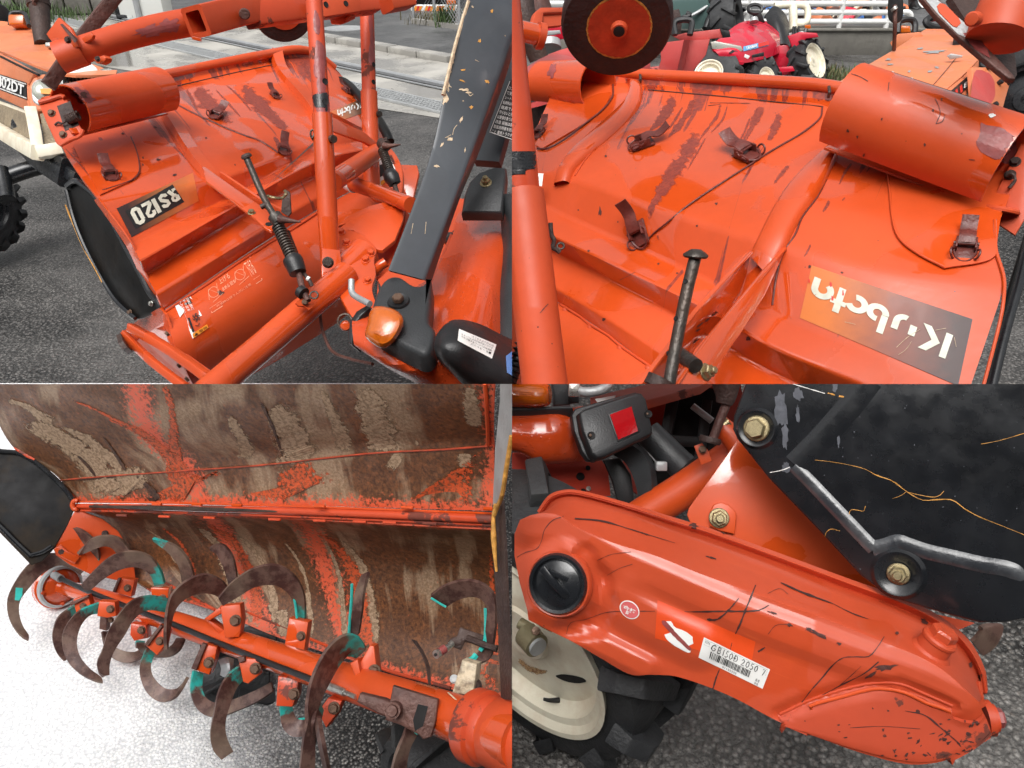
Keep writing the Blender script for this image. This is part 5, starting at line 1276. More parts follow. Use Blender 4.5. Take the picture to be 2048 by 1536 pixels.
# ================================================================ upper right bay: the same kind of tiller from the other side, parked tractors behind
BAY = 'TR'
T2 = thing('rotary_tiller', 'orange tiller with upside-down white Kubota lettering on its hood'.replace('Kubota ', ''), 'tiller', G(1560, 620), 'rotary tillers')
rows = [
 [(1120,138,2.38),(1200,143,2.30),(1282,148,2.20),(1536,161,1.94),(1665,171,1.82),(1800,205,1.70),(2044,270,1.50)],
 [(1116,144,2.35),(1197,150,2.27),(1284,155,2.17),(1536,168,1.92),(1663,178,1.80),(1800,214,1.68),(2042,284,1.48)],
 [(1112,158,2.35),(1194,162,2.27),(1287,168,2.17),(1536,190,1.92),(1654,201,1.80),(1800,238,1.68),(2036,318,1.48)],
 [(1108,168,2.31),(1190,171,2.23),(1290,178,2.14),(1536,201,1.89),(1648,214,1.77),(1795,254,1.65),(2030,340,1.45)],
 [(1098,200,2.24),(1176,200,2.17),(1280,208,2.08),(1520,243,1.84),(1640,264,1.71),(1790,305,1.59),(2018,396,1.41)],
 [(1080,240,2.17),(1150,238,2.10),(1258,245,2.01),(1494,293,1.77),(1622,318,1.64),(1782,362,1.52),(2000,440,1.37)],
 [(1060,290,2.09),(1128,288,2.02),(1222,298,1.94),(1450,356,1.70),(1590,390,1.56),(1770,432,1.45),(1992,500,1.33)],
 [(1046,345,2.01),(1108,352,1.95),(1180,370,1.87),(1402,446,1.63),(1556,490,1.49),(1752,540,1.38),(2008,575,1.29)],
 [(1034,385,2.01),(1134,434,1.905),(1300,510,1.735),(1439,574,1.58),(1576,640,1.445),(1720,698,1.345),(1935,790,1.232)],
 [(1024,436,1.94),(1112,476,1.84),(1260,545,1.67),(1409,616,1.52),(1536,690,1.41),(1726,768,1.31),(1885,835,1.23)],
 [(1040,470,2.005),(1132,516,1.905),(1250,578,1.74),(1374,644,1.60),(1536,740,1.47),(1700,815,1.365),(1850,885,1.285)],
 [(1014,527,1.95),(1117,581,1.845),(1230,648,1.68),(1336,714,1.56),(1460,786,1.44),(1650,870,1.33),(1800,940,1.25)],
 [(1018,553,1.985),(1119,606,1.88),(1215,668,1.715),(1306,734,1.595),(1430,812,1.475),(1630,900,1.36),(1790,970,1.28)],
]
add('hood', loft(rows, 64, rr=.12, thick=.006), OS, T2, surf='hood2')
drum = [[(1018,554,1.986),(1119,607,1.882),(1215,669,1.717),(1306,735,1.597),(1430,813,1.477)],
        [(1005,610,1.94),(1100,670,1.82),(1190,735,1.66),(1280,805,1.54),(1400,885,1.42)],
        [(990,680,1.92),(1080,745,1.80),(1165,815,1.64),(1250,880,1.52),(1370,960,1.40)],
        [(975,760,1.93),(1060,830,1.81),(1140,900,1.66),(1230,960,1.55),(1340,1030,1.42)]]
add('rotor_drum', loft(drum, 40, rr=0, smooth=24, thick=.006), O, T2, surf='drum2')
add('weld_seam', tube([hit(x, y, 'drum2', .002, 1.7)[0] for x, y in ((1120,609),(1160,634),(1180,650),(1215,671),(1240,692),(1270,713),(1304,737))], .0032, 8), OD, T2)
for x, y in ((1130,618),(1180,652),(1240,694),(1296,734)): p, n = hit(x, y, 'drum2', 0, 1.7); add('weld_bead', lathe(p, n, [(0,.004),(.005,.003),(.008,0)], 10), OD, T2)
bead('crease', [(1296,180),(1360,186),(1440,193),(1536,203),(1645,214)], 'hood2', .0016, M_['scratch'], T2)
bead('panel_edge', [(1645,216),(1640,238),(1604,268),(1570,288),(1536,308),(1490,338),(1440,370),(1415,386),(1375,414),(1340,442),(1310,466),(1299,477)], 'hood2', .0020, M_['clip'], T2, off=.003)
add('lip_roll', tube([(1120,137,2.36),(1200,143,2.28),(1282,149,2.18),(1536,163,1.92),(1665,174,1.80),(1800,208,1.68)], .016, 14), O, T2)
for x, y, d in ((1281,158,2.17),(1659,184,1.79)): add('lip_strap', tube([(x-1,y-10,d),(x,y,d-.015),(x-2,y+10,d)], .004, 8), M_['rust_dark'], T2)
def ribpoly(name, left, right, surf, parent, m, h=.018, n=24):
    L = crom([V((x, y, 0)) for x, y in left], n); Rr = crom([V((x, y, 0)) for x, y in right], n); bm = bmesh.new(); cols = []
    for a, b in zip(L, Rr):
        pa, na = hit(a.x, a.y, surf, 0, 1.7); pb, nb = hit(b.x, b.y, surf, 0, 1.7); q = []
        for t, hh in ((0,-.002),(.06,.6),(.2,1),(.8,1),(.94,.6),(1,-.002)): q.append(pa.lerp(pb, t) + na.lerp(nb, t).normalized() * (h * hh))
        cols.append(q)
    grid(bm, cols); return add(name, bm, m, parent, sharp=60)
ribpoly('cover_rib', [(1253,158),(1258,178),(1248,205),(1222,232),(1180,270),(1140,308),(1118,340),(1110,372)], [(1284,166),(1286,186),(1280,212),(1262,236),(1224,272),(1180,310),(1150,340),(1140,366)], 'hood2', T2, O)
ribpoly('cover_rib', [(1655,297),(1600,345),(1566,386),(1535,440),(1503,508)], [(1676,312),(1642,384),(1606,432),(1574,492),(1546,560)], 'hood2', T2, O)
bead('rib_edge', [(1268,226),(1240,252),(1205,285),(1172,318),(1150,352)], 'hood2', .002, OD, T2, off=.001)
bead('rib_edge', [(1670,318),(1636,392),(1604,436),(1590,470),(1566,508),(1552,560),(1545,610)], 'hood2', .002, M_['clip'], T2, off=.001)
overlay('side_flap', [(1772,330),(1778,384),(1786,449),(1801,484),(1842,514)], [(2004,410),(2000,440),(1994,480),(1985,520),(1888,540)], 'hood2', O, T2, off=.006, n=24, mm=16)
bead('flap_edge', [(1774,345),(1779,384),(1786,448),(1800,482),(1836,511),(1888,538)], 'hood2', .0022, O, T2, off=.005)
overlay('side_flap', [(1108,235),(1098,250),(1080,275),(1072,292)], [(1222,172),(1220,200),(1190,235),(1085,300)], 'hood2', O, T2, off=.005)
bead('flap_edge', [(1226,172),(1225,195),(1205,222),(1170,250),(1130,280),(1095,299),(1075,299)], 'hood2', .0025, M_['clip'], T2, off=.004)
# big badge
bd = add('name_plate', sticker([(1624,531),(1945,639),(1916,772),(1600,636)], 'hood2', .0012, 20, 12), gradient_sticker('amber_to_black_print', (.62, .16, .025), (.22, .055, .03), (.055, .030, .028)), T2)
add('lettering', shape2d(LOGO, [(1897,718),(1649.5,620),(1634,560.5),(1904,668)] if False else [(1890,719),(1616,611),(1635,556),(1906,672)], 'hood2', .0026), M_['grey_print'], bd, flat=True)
for q in ([(1823,684),(1812,700),(1797,711)],[(1840,660),(1815,676),(1793,696)],[(1870,662),(1892,658)],[(1908,676),(1912,695)],[(1690,645),(1712,650)]): add('scratch', ribbon(q, .8, 'hood2', .003, jit=.4), M_['wood'], bd, flat=True)
for x, y in ((1662,570),(1665,598),(1619,563),(1687,588)): add('red_chip', blob(x, y, 2.2, 5, 'hood2', .0031, 9, .5), M_['ink_red'], bd, flat=True)
# chips and drip stains of their own shape
for x, y, rx, ry in ((1200,423,3,8),(1433,408,3,2.5),(1177,502,2,2),(1354,547,3,2),(1317,528,2,2),(1208,639,3,3),(1497,677,5,4),(1394,452,2,2),(1236,444,1.2,2),(1620,534,3,3),(1684,545,2.5,2),(1157,420,1.5,1.5),(1518,534,1.2,2.5),(1212,312,3,2),(1348,262,2,2)): add('paint_chip', blob(x, y, rx, ry, 'hood2', .0008, 11, .4), M_['chip'], T2, flat=True)
def drip(pts, ws, surf, off=.0007, m='drip', p=T2): return add('drip_stain', ribbon(pts, ws, surf, off, seg=len(pts) * 7, jit=.22), M_[m], p, flat=True)
drip([(1348,192),(1338,215),(1322,240),(1300,262)], [18,26,22,4], 'hood2'); drip([(1388,195),(1378,222),(1355,255),(1332,280)], [12,14,16,2], 'hood2')
drip([(1365,215),(1350,240),(1335,262)], [3,8,2], 'hood2'); drip([(1442,205),(1434,232),(1412,262),(1392,290)], [10,8,5,2], 'hood2'); drip([(1456,206),(1446,238),(1420,268)], [4,5,2], 'hood2')
drip([(1395,262),(1382,290),(1362,325),(1338,360),(1318,392),(1305,410),(1300,440)], [34,44,38,36,30,16,6], 'hood2'); drip([(1412,275),(1392,310),(1372,345)], [4,5,2], 'hood2')
drip([(1522,210),(1512,240),(1492,275),(1480,292)], [16,22,14,5], 'hood2'); drip([(1500,235),(1490,262),(1474,292)], [4,6,3], 'hood2'); drip([(1315,470),(1318,480)], [8,3], 'hood2')
drip([(1560,225),(1548,260),(1536,285)], [18,22,10], 'hood2'); drip([(1578,330),(1560,352),(1548,368)], [12,10,3], 'hood2'); drip([(1632,330),(1615,355),(1602,378)], [6,5,3], 'hood2')
drip([(1705,325),(1690,345),(1678,370)], [8,7,2], 'hood2'); drip([(1659,400),(1652,415),(1645,425)], [9,8,4], 'hood2'); drip([(1690,395),(1684,402)], [5,3], 'hood2')
drip([(1622,488),(1614,505),(1608,514)], [5,6,2], 'hood2')
for q in ([(1262,180),(1272,196),(1262,222)],[(1240,560),(1270,545)],[(1420,206),(1500,207)],[(1416,212),(1440,209)]): add('scratch', ribbon(q, .9, 'hood2', .001, jit=.4), M_['scratch'], T2, flat=True)
clip_(1290,290,52, .75,-.25, 'hood2', T2, tall=.8); clip_(1490,312,60, -.85,-.35, 'hood2', T2); clip_(1280,462,58, -.25,-.95, 'hood2', T2, tall=1.1)
clip_(1930,496,62, .15,-.95, 'hood2', T2, tall=.7); clip_(1082,268,34, .6,-.75, 'hood2', T2)
# roll covers
rc = rollsheet('roll_cover', (1689,215,1.55), (2016,330,1.385), .0885, .0865, O, T2, surf='roll2', a0=-170, a1=158, up=UP)
pt = [(1962,245),(1975,252),(1995,252),(2012,262),(2030,275),(2032,292),(2034,310),(2018,328),(1998,322),(1975,312),(1958,298),(1952,285),(1960,268)]
bm = area(pt, 'roll2', .0008, 18, 12, 1.5, 1.38)
add('bare_patch', bm, M_['stain'], rc, flat=True)
add('paint_chip', blob(1984, 232, 7, 4, 'roll2', .0012, 12, .4, -15), M_['sticker'], rc, flat=True)
for q in ([(1702,148),(1718,153),(1736,163)],[(1870,198),(1878,215),(1880,228),(1872,248)],[(1872,248),(1885,243),(1890,230)],[(1938,319),(1950,320)],[(1778,165),(1776,182)]): add('scratch', ribbon(q, 1.3, 'roll2', .001, 1.4, jit=.4) if False else ribbon(q, 1.3, 'roll2', .001, jit=.4), M_['scratch'], rc, flat=True)
for x, y in ((1696,262),(1715,274),(1728,310),(1850,290),(1883,200),(1764,238),(1866,222)): add('paint_chip', blob(x, y, 2.2, 3, 'roll2', .001, 10, .5), M_['chip'], rc, flat=True)
rollsheet('roll_cover', (1086,168,2.34), (1196,172,2.16), px2m(43,2.34), px2m(50,2.16), O, T2, surf='roll2b', a0=-150, a1=150, up=UP)
add('rust_spot', blob(1105, 142, 8, 12, 'roll2b', .001, 14, .4, 20), M_['stain'], T2, flat=True)
rp = Plane((1990,430,1.42),(2046,300,1.42),(2030,440,1.40))
br = add('roll_bracket', plate(rp, [(1985,400),(2040,290),(2060,260),(2060,420),(2030,470),(1992,445)], .006, bev=.001), OD, T2)
for x, y in ((2030,324),(2020,350)): bolt(x, y, 15, br, M_['rust_dark'], rp)
add('turned_tab', lathe(rp(2000,418,.012), UP + RT*.2 - FW*.3, [(0,.004),(.030,.004),(.034,.0),(.034,-.004),(0,-.006)], 24), OD, br); add('spring_hook', tube([rp(2012,352,.01), rp(2024,348,.014), rp(2030,360,.01), rp(2018,376,.01)], .003, 6), M_['rust_dark'], br)
# mast on the left
um = add('mast', tube([(998,-20,1.30),(1041,390,1.34)], px2m(40,1.32), 32), M_['orange_rusty'], T2, surf='mast2')
bm = area([(1020,304),(1040,304),(1056,303),(1073,304),(1071,318),(1074,332),(1066,340),(1056,338),(1046,352),(1036,338),(1020,352)], 'mast2', .0012, 14, 10, 2.5, 1.3)
add('black_patch', bm, M_['black_paint'], um, flat=True)
sl_ = add('mast_sleeve', tube([(1044,388,1.335),(1092,790,1.29)], px2m(45,1.32), 36, wall=.005), OD, T2, surf='sleeve2')
for q in ([(1080,626),(1092,612),(1096,608)],): add('scratch', ribbon(q, 1.4, 'sleeve2', .0008, jit=.4), M_['scratch'], sl_, flat=True)
add('spring_pin', tube([(1101,446,1.42),(1103,470,1.42),(1108,480,1.42),(1106,495,1.42),(1114,500,1.41),(1120,505,1.41)], .0045, 8), M_['rust_dark'], sl_)
add('spring_loop', tube(crom([P(1121 + 7*math.cos(a), 492 + 6*math.sin(a), 1.42) for a in [k*.6283 for k in range(10)]], 20, closed=True), .0022, 6, seg=36), M_['steel_dark'], sl_)
add('bellows', tube([(1046,684,1.6),(1040,705,1.6),(1034,722,1.6),(1026,745,1.6),(1016,770,1.6)], [.010,.013,.014,.015,.016], 14), M_['plastic_blk'], T2)
bm = bmesh.new()
for k in range(8): t = k / 7; c = P(1044 - 26*t, 690 + 72*t, 1.6); lathe(c, (P(1016,770,1.6) - P(1046,684,1.6)), [(.010,-.005),(.018 + .003*t,0),(.010,.005)], 14, bm)
add('bellows_rings', bm, M_['plastic_blk'], T2)
# lift-arm plates with their through pin and the upright rod
a1 = Plane((1501,508,1.50),(1290,768,1.29),(1470,590,1.51))
A1 = add('lift_arm', plate(a1, [(1501,506),(1394,623),(1282,770),(1340,800),(1390,700),(1440,640),(1480,585),(1494,548)], .008, bev=.001), O, T2, surf='arm_a')
a2 = Plane((1568,500,1.48),(1354,768,1.22),(1479,671,1.345))
A2 = add('lift_arm', plate(a2, [(1570,496),(1536,533),(1424,670),(1344,778),(1404,784),(1434,734),(1479,671),(1530,590),(1568,508)], .008, bev=.001), O, T2, surf='arm_b')
add('web_plate', plate(Plane((1476,592,1.47),(1440,640,1.44),(1470,614,1.42)), [(1477,592),(1440,640),(1470,618)], .006), O, T2)
add('edge_flange', bar([P(1501,505,1.498), P(1394,622,1.385), P(1284,766,1.285)], .010, .004, up=UP, seg=6), O, T2); add('edge_flange', bar([P(1569,497,1.478), P(1424,669,1.315), P(1346,776,1.21)], .010, .004, up=UP, seg=6), O, T2)
bolt(1411, 744, 25, A2, M_['zinc_y'], a2, stud=True); add('through_pin', tube([(1352,703,1.30),(1392,732,1.24)], px2m(15,1.27), 20), M_['steel_dark'], T2)
for x, y in ((1400,650),(1415,640),(1396,660),(1432,626),(1392,682)): add('paint_chip', blob(x, y, 7, 2, a1, .001, 12, .6, -40), M_['chip'], A1, flat=True)
add('paint_chip', blob(1418, 672, 5, 4, a1, .001, 10, .4), M_['chip'], A1, flat=True)
r3 = thing('adjuster_rod', 'dark steel adjuster rod with a mushroomed head standing between the two lift arms', 'rod', P(1330,768,1.2))
add('rod', tube([(1391,512,1.24),(1372,590,1.235),(1352,690,1.225),(1334,790,1.21)], px2m(12.5,1.23), 20), M_['steel_dark'], r3, surf='rod3')
add('rod_head', lathe(P(1391,512,1.24), UP*.95 - FW*.25 + RT*.05, [(0,.011),(.008,.011),(.013,.008),(.020,.003),(.021,.0),(.018,-.003),(.010,-.004)], 26), M_['steel_dark'], r3)
for x, y in ((1371,563),(1352,637),(1334,707)): p, n = hit(x, y, 'rod3', .0003, 1.23); add('pin_hole', lathe(p, n, [(0,.0006),(.0028,.0006),(.0042,.0012),(.0042,-.002)], 12), M_['hole'], r3)
add('collar', tube([(1322,756,1.2),(1312,775,1.2)], .022, 16), M_['rust_dark'], r3)
# gauge wheel with a worn orange hub, hanging over the hood
gc = P(1233,56,1.72); gn = ((CAM - gc).normalized() - UP * .9 + RT * -.04).normalized(); GR = px2m(112,1.72)
gw = add('gauge_wheel', lathe(gc, gn, [(0,.0),(GR*.80,.0),(GR*.95,-.003),(GR*.985,-.012),(GR,-.02),(GR,-.05),(GR*.97,-.06),(0,-.06)], 72, up=RT), M_['rubber_brown'], T2, surf='wheel2')
bm = bmesh.new(); uu = (RT - gn * RT.dot(gn)).normalized(); vv = gn.cross(uu); hc = P(1239,71,1.71)
def wring(bm, r, off, jag):
    bm.faces.new([bm.verts.new(gc + gn * off + uu * (.006 + r * (1 + rnd.uniform(-jag, jag)) * math.cos(a)) + vv * (r * (1 + rnd.uniform(-jag, jag)) * math.sin(a) + .0)) for a in [k * 2 * math.pi / 110 for k in range(110)]])
wring(bm, GR*.585, .0008, .012); add('hub_edge', bm, M_['orange_edge'], gw, flat=True)
bm = bmesh.new(); wring(bm, GR*.555, .0016, .022); hb_ = add('hub_disc', bm, plain('dusty_orange_hub', (.46, .045, .012), .5, var=.3, bump=.2, sc=20), gw, flat=True)
add('hub_boss', lathe(gc + uu*.006, gn, [(.010,.014),(.0165,.014),(.0185,.010),(.020,.0)], 28), OD, gw); add('axle_bore', lathe(gc + uu*.006, gn, [(0,.0045),(.013,.0045),(.013,.0145),(.0115,.015)], 24), M_['hole'], gw)
add('wheel_fork', plate(Plane((1072,20,1.75),(1130,20,1.85),(1080,60,1.72)), [(1064,46),(1070,24),(1082,14),(1128,14),(1132,24),(1088,26),(1084,60),(1090,92),(1078,92),(1074,60)], .012, bev=.003), OD, T2)
add('fork_inner', plate(Plane((1082,24,1.78),(1128,24,1.86),(1086,50,1.76)), [(1084,20),(1130,22),(1124,50),(1086,54)], .008), OD, T2)
add('wheel_axle', tube([(1040,62,1.66),(1084,72,1.68)], px2m(20,1.67), 24), O, T2); add('axle_flange', tube([(1074,70,1.675),(1086,73,1.68)], px2m(25,1.68), 20), OD, T2)
# arm end, slotted bar and its shaded part in the top right corner
sb = Plane((1850,0,1.30),(2028,155,1.22),(1960,10,1.28))
st_ = add('slotted_bar', plate(sb, [(1840,-8),(1872,-8),(1912,30),(1946,66),(1985,105),(2028,150),(2031,158),(2016,156),(1975,122),(1920,76),(1872,30)], .010, bev=.0015), M_['rust'], T2, surf='sbar')
add('worn_face', plate(sb, [(1852,0),(1876,0),(1930,46),(1946,62),(1936,76),(1916,68),(1876,28)], .001, off=.0008), M_['alum'], st_)
add('red_patch', plate(sb, [(1926,66),(1950,64),(1975,98),(1980,116),(1950,98)], .001, off=.0009), M_['stain'], st_)
add('slot', plate(sb, [(1874,12),(1880,6),(1890,8),(1918,36),(1922,46),(1914,54),(1906,52),(1878,24)], .002, off=.002), OD, st_); 
add('strut_bar', plate(Plane((1905,0,1.36),(2030,155,1.27),(2000,20,1.36)), [(1900,-10),(1960,-10),(1968,40),(2000,88),(2030,110),(2034,150),(2028,158),(1985,106),(1946,64)], .014, off=-.01), M_['rust_dark'], T2)  # dark colour paints the shaded part right of the slotted bar
add('arm_end', tube([(2040,-30,1.26),(2012,30,1.24),(2002,62,1.24)], px2m(56,1.25), 32), OD, T2); add('arm_collar', tube([(2010,34,1.235),(1996,78,1.235)], px2m(58,1.24), 32), OD, T2)
add('arm_pin', lathe(P(1946,38,1.20), CAM - P(1946,38,1.2) - RT*.3, [(0,.012),(.009,.011),(.0115,.006),(.0115,-.02)], 20), OD, T2)
add('lower_shield_edge', tube([(2060,470,1.55),(2040,560,1.5),(2012,660,1.45),(1980,790,1.4)], px2m(9,1.48), 10), M_['black_paint'], T2); add('lower_shield_edge', tube([(2052,470,1.6),(2022,570,1.55),(1998,660,1.5),(1968,790,1.45)], px2m(4,1.5), 8), M_['black_flap'], T2)
add('hood_end_turn', tube([(1990,440,1.365),(1992,500,1.328),(2008,556,1.295),(2006,610,1.27),(1996,660,1.265),(1966,775,1.23)], .003, 8), O, T2)
add('far_badge', plate(Plane((1075,345,1.9),(1088,345,1.9),(1080,372,1.9)), [(1070,346),(1087,347),(1084,372),(1068,372)], .002), M_['sticker'], T2)

# ---------------------------------------------------------------- tractors parked behind
def flat(name, pts, d, t, m, parent, tilt=(0, 0), bev=.004, off=0, smooth=0):
    x = sum(p[0] for p in pts) / len(pts); y = sum(p[1] for p in pts) / len(pts)
    return add(name, plate(facing(x, y, d, tilt), pts, t, smooth=smooth, bev=bev, off=off), m, parent)
# red tractor with white MA letters, at the left
Q1 = thing('tractor', 'faded red tractor with a dark exhaust stack, behind the left roll cover', 'tractor', G(1090, 330))
RO = M_['red_old']
add('bonnet', loft([[(1030,150,3.3),(1090,112,3.45),(1150,92,3.7),(1250,72,4.2)],[(1030,175,3.15),(1100,140,3.25),(1170,112,3.5),(1280,85,4.0)],[(1030,205,3.12),(1105,178,3.2),(1190,150,3.4),(1300,120,3.9)],[(1030,225,3.12),(1105,205,3.2),(1190,175,3.4),(1300,150,3.9)]], 20, smooth=12, thick=.01), RO, Q1, surf='ma')
s1_ = add('side_strip', sticker([(1050,172),(1100,158),(1102,192),(1052,208)], 'ma', .003, 6, 3), M_['ink'], Q1); add('lettering', letter('MA', [(1052,178),(1086,168),(1086,190),(1054,203)], 'ma', .007, .03), M_['white'], s1_, flat=True)
add('exhaust_stack', tube([(1040,-20,3.0),(1050,40,3.0),(1078,118,3.05)], [px2m(26,3),px2m(25,3),px2m(20,3)], 20), M_['rust_dark'], Q1); add('stack_cap', tube([(1060,-10,3.2),(1080,30,3.2),(1085,50,3.2)], [.07,.06,.05], 16), M_['rust'], Q1)
add('chassis', bar([(1060,245,3.3),(1130,215,3.5),(1250,190,3.9)], .12, .16, up=UP), M_['rust_dark'], Q1); add('fuel_cap', lathe(P(1100,88,3.6), UP, [(0,.02),(.05,.015),(.055,-.02)], 20), M_['alum'], Q1)
flat('radiator_block', [(1090,55),(1125,52),(1128,78),(1092,84)], 3.8, .1, M_['red'], Q1); flat('grey_panel', [(1090,62),(1120,60),(1122,68),(1092,72)], 3.72, .05, M_['alum'], Q1)
flat('engine_block', [(1130,20),(1180,0),(1240,0),(1240,80),(1150,90)], 4.6, .2, M_['rust_dark'], Q1)
# wider red tractor between the gauge wheel and the parked red one
Q2 = thing('tractor', 'faded pink-red tractor bonnet with black handle, right of the hanging gauge wheel', 'tractor', G(1400, 190))
flat('bonnet_top', [(1345,72),(1370,66),(1440,58),(1460,64),(1460,74),(1385,82),(1370,86)], 5.6, .08, RO, Q2); flat('bonnet_side', [(1320,86),(1368,80),(1362,110),(1352,152),(1312,152),(1322,120)], 5.4, .25, RO, Q2, (-12, 0))
flat('bonnet_flank', [(1368,82),(1420,78),(1412,110),(1380,150),(1352,152)], 5.6, .2, M_['red_old'], Q2); flat('dark_grip', [(1440,58),(1459,62),(1461,74),(1446,76)], 5.55, .05, M_['plastic_blk'], Q2)  # second bonnet side plate in the same faded red
add('handle', tube([P(1350,70,5.5), P(1350,44,5.5), P(1382,42,5.5), P(1380,70,5.5)], .022, 8, seg=24), M_['plastic_blk'], Q2); flat('exhaust_box', [(1338,22),(1358,18),(1364,40),(1362,72),(1340,70)], 5.8, .15, M_['rust_dark'], Q2)
flat('lamp', [(1331,4),(1342,3),(1342,14),(1331,15)], 5.5, .05, M_['amber'], Q2); flat('pump_block', [(1250,140),(1318,132),(1320,150),(1255,152)], 5.0, .2, RO, Q2)
for x in (1262, 1280, 1300, 1312): add('bolt_hole', lathe(P(x, 141, 4.98), CAM - P(x,141,4.98), [(0,.004),(.012,.004),(.014,0)], 12), M_['hole'], Q2)
flat('black_tank', [(1236,0),(1330,0),(1335,60),(1320,86),(1240,90)], 6.0, .3, M_['plastic_blk'], Q2)
# blue cab tractor
Q3 = thing('tractor', 'blue cab tractor with tinted windscreen, farthest back behind the red tractors', 'tractor', G(1420, 120))
flat('windscreen', [(1335,-20),(1455,-20),(1425,46),(1400,58),(1362,58),(1340,30)], 9.5, .03, M_['glass'], Q3, bev=.002); flat('cab_pillar', [(1428,46),(1445,8),(1480,6),(1482,14),(1452,18),(1438,50)], 9.4, .1, M_['blue'], Q3)
flat('roof_frame', [(1330,-30),(1520,-30),(1520,-4),(1330,-4)], 9.6, .1, M_['plastic_blk'], Q3); add('glazing_bar', tube([P(1340,50,9.45), P(1400,22,9.45), P(1440,-10,9.45)], .02, 8), M_['alum'], Q3)
add('door_frame', tube([P(1412,58,9.4), P(1424,30,9.4), P(1450,0,9.4)], .05, 10), M_['plastic_blk'], Q3); add('wiper', tube([P(1365,36,9.4), P(1380,30,9.4), P(1372,26,9.4)], .03, 8), M_['plastic_blk'], Q3)
tyre('rear_wheel', P(1455,46,9.2), FW*-.5 + RT*.9, .34, .3, Q3, None, n=10); flat('fender', [(1455,6),(1468,8),(1470,40),(1458,36)], 9.0, .08, M_['plastic'], Q3)
# the small bright red tractor
Q4 = thing('tractor', 'small bright red tractor with blue side stripe and cream wheels, by the white railing', 'tractor', G(1530, 166))
RE = M_['red']; D4 = 8.1
def P4(x, y, dd=0): return P(x, y, D4 + dd)
add('bonnet', loft([[(1420,92,8.0),(1440,76,8.15),(1480,46,8.5),(1520,40,8.8),(1545,46,8.9)],[(1424,98,7.9),(1450,88,7.95),(1490,62,8.2),(1530,56,8.5),(1556,60,8.7)],[(1432,104,7.86),(1470,100,7.8),(1512,92,8.0),(1545,86,8.25),(1560,82,8.5)],[(1450,128,7.9),(1478,127,7.85),(1512,122,8.0),(1545,112,8.25),(1560,105,8.5)]], 26, smooth=14, thick=.02), RE, Q4, surf='yan')
flat('headlamp', [(1421,84),(1430,82),(1482,92),(1486,100),(1480,106),(1450,104),(1424,98)], 7.84, .05, M_['lens'], Q4, bev=.01)
sp4 = add('side_stripe', sticker([(1486,94),(1536,82),(1536,92),(1486,103)], 'yan', .006, 6, 2), plain('blue_stripe', (.12,.35,.62), .4), Q4); add('lettering', letter('YANMAR', [(1490,95),(1513,89.5),(1513,95),(1490,101)], 'yan', .014, .02), M_['white'], sp4, flat=True); add('pink_mark', sticker([(1515,88),(1536,83),(1536,91),(1515,96)], 'yan', .012, 3, 2), M_['ink_red'], sp4)
flat('lower_grille', [(1504,110),(1528,104),(1528,112),(1504,116)], 7.9, .02, M_['plastic_blk'], Q4, bev=.002); flat('white_mark', [(1490,108),(1500,112),(1496,118),(1488,114)], 7.78, .01, M_['white'], Q4, bev=.001)
add('filler_cap', lathe(P4(1508,44,.3), UP, [(0,.05),(.04,.045),(.05,0)], 14), M_['alum'], Q4)
flat('under_bonnet', [(1460,126),(1545,112),(1560,140),(1540,155),(1480,150)], 8.3, .3, M_['plastic_blk'], Q4); flat('front_bumper', [(1440,118),(1490,124),(1486,130),(1448,128)], 7.85, .05, RE, Q4)
flat('engine_side', [(1545,92),(1575,90),(1592,112),(1590,150),(1556,150),(1540,130)], 8.5, .3, RE, Q4); flat('foot_step', [(1545,136),(1585,132),(1590,142),(1552,148)], 8.3, .1, RE, Q4)
seat = add('seat', loft([[(1530,30,8.9),(1548,12,8.9),(1566,22,8.9),(1578,44,8.9)],[(1536,50,8.75),(1552,40,8.7),(1568,52,8.7),(1580,76,8.75)],[(1550,92,8.7),(1560,88,8.6),(1572,88,8.6),(1582,96,8.7)]], 18, smooth=10, thick=.05), M_['plastic_blk'], Q4)
add('steering_wheel', tube(crom([P4(1510 + 14*math.cos(a), 18 + 9*math.sin(a), .6) for a in [k*.6283 for k in range(10)]], 24, closed=True), .02, 6, seg=40), M_['plastic_blk'], Q4); flat('dash', [(1500,20),(1520,20),(1530,44),(1512,44)], 8.7, .15, M_['plastic_blk'], Q4)
flat('fender', [(1575,72),(1600,64),(1634,66),(1637,74),(1612,78),(1598,100),(1590,142),(1582,140),(1586,100)], 8.3, .25, RE, Q4, bev=.01); flat('lever_panel', [(1578,66),(1606,62),(1614,70),(1590,80),(1578,76)], 8.35, .1, M_['alum'], Q4)
flat('side_lamp', [(1609,50),(1621,49),(1622,57),(1610,58)], 8.4, .06, M_['amber'], Q4); add('lamp_stem', tube([P4(1612,58,.3), P4(1610,66,.3)], .02, 6), M_['plastic_blk'], Q4)
for x in (1586, 1590, 1596): add('lever', tube([P4(x,72,.2), P4(x+1,54,.25)], .014, 6), M_['plastic_blk'], Q4)
tyre('rear_wheel', P4(1616,128,.3), RT*.62 - FW*.75 + V((0,0,.1)), .255, .20, Q4, M_['cream'], n=11, rimr=.72)
tyre('front_wheel', P4(1420,158,-.1), RT*-.35 - FW*.8 + V((0,0,.15)), .33, .26, Q4, M_['cream'], n=10, rimr=.42)
tyre('front_wheel', P4(1525,158,.0), RT*.35 - FW*.9, .19, .15, Q4, M_['cream'], n=9, rimr=.5)
# roll frame of the red tractor: white painted tube
add('roll_frame', tube([P4(1548,12,.9), P4(1600,10,.9), P4(1614,16,.9), P4(1614,42,.9), P4(1604,48,.9), P4(1584,48,.9)], .04, 10), M_['cream'], Q4); add('roll_frame_post', tube([P4(1586,8,.9), P4(1587,60,.9)], .05, 10), M_['cream'], Q4)
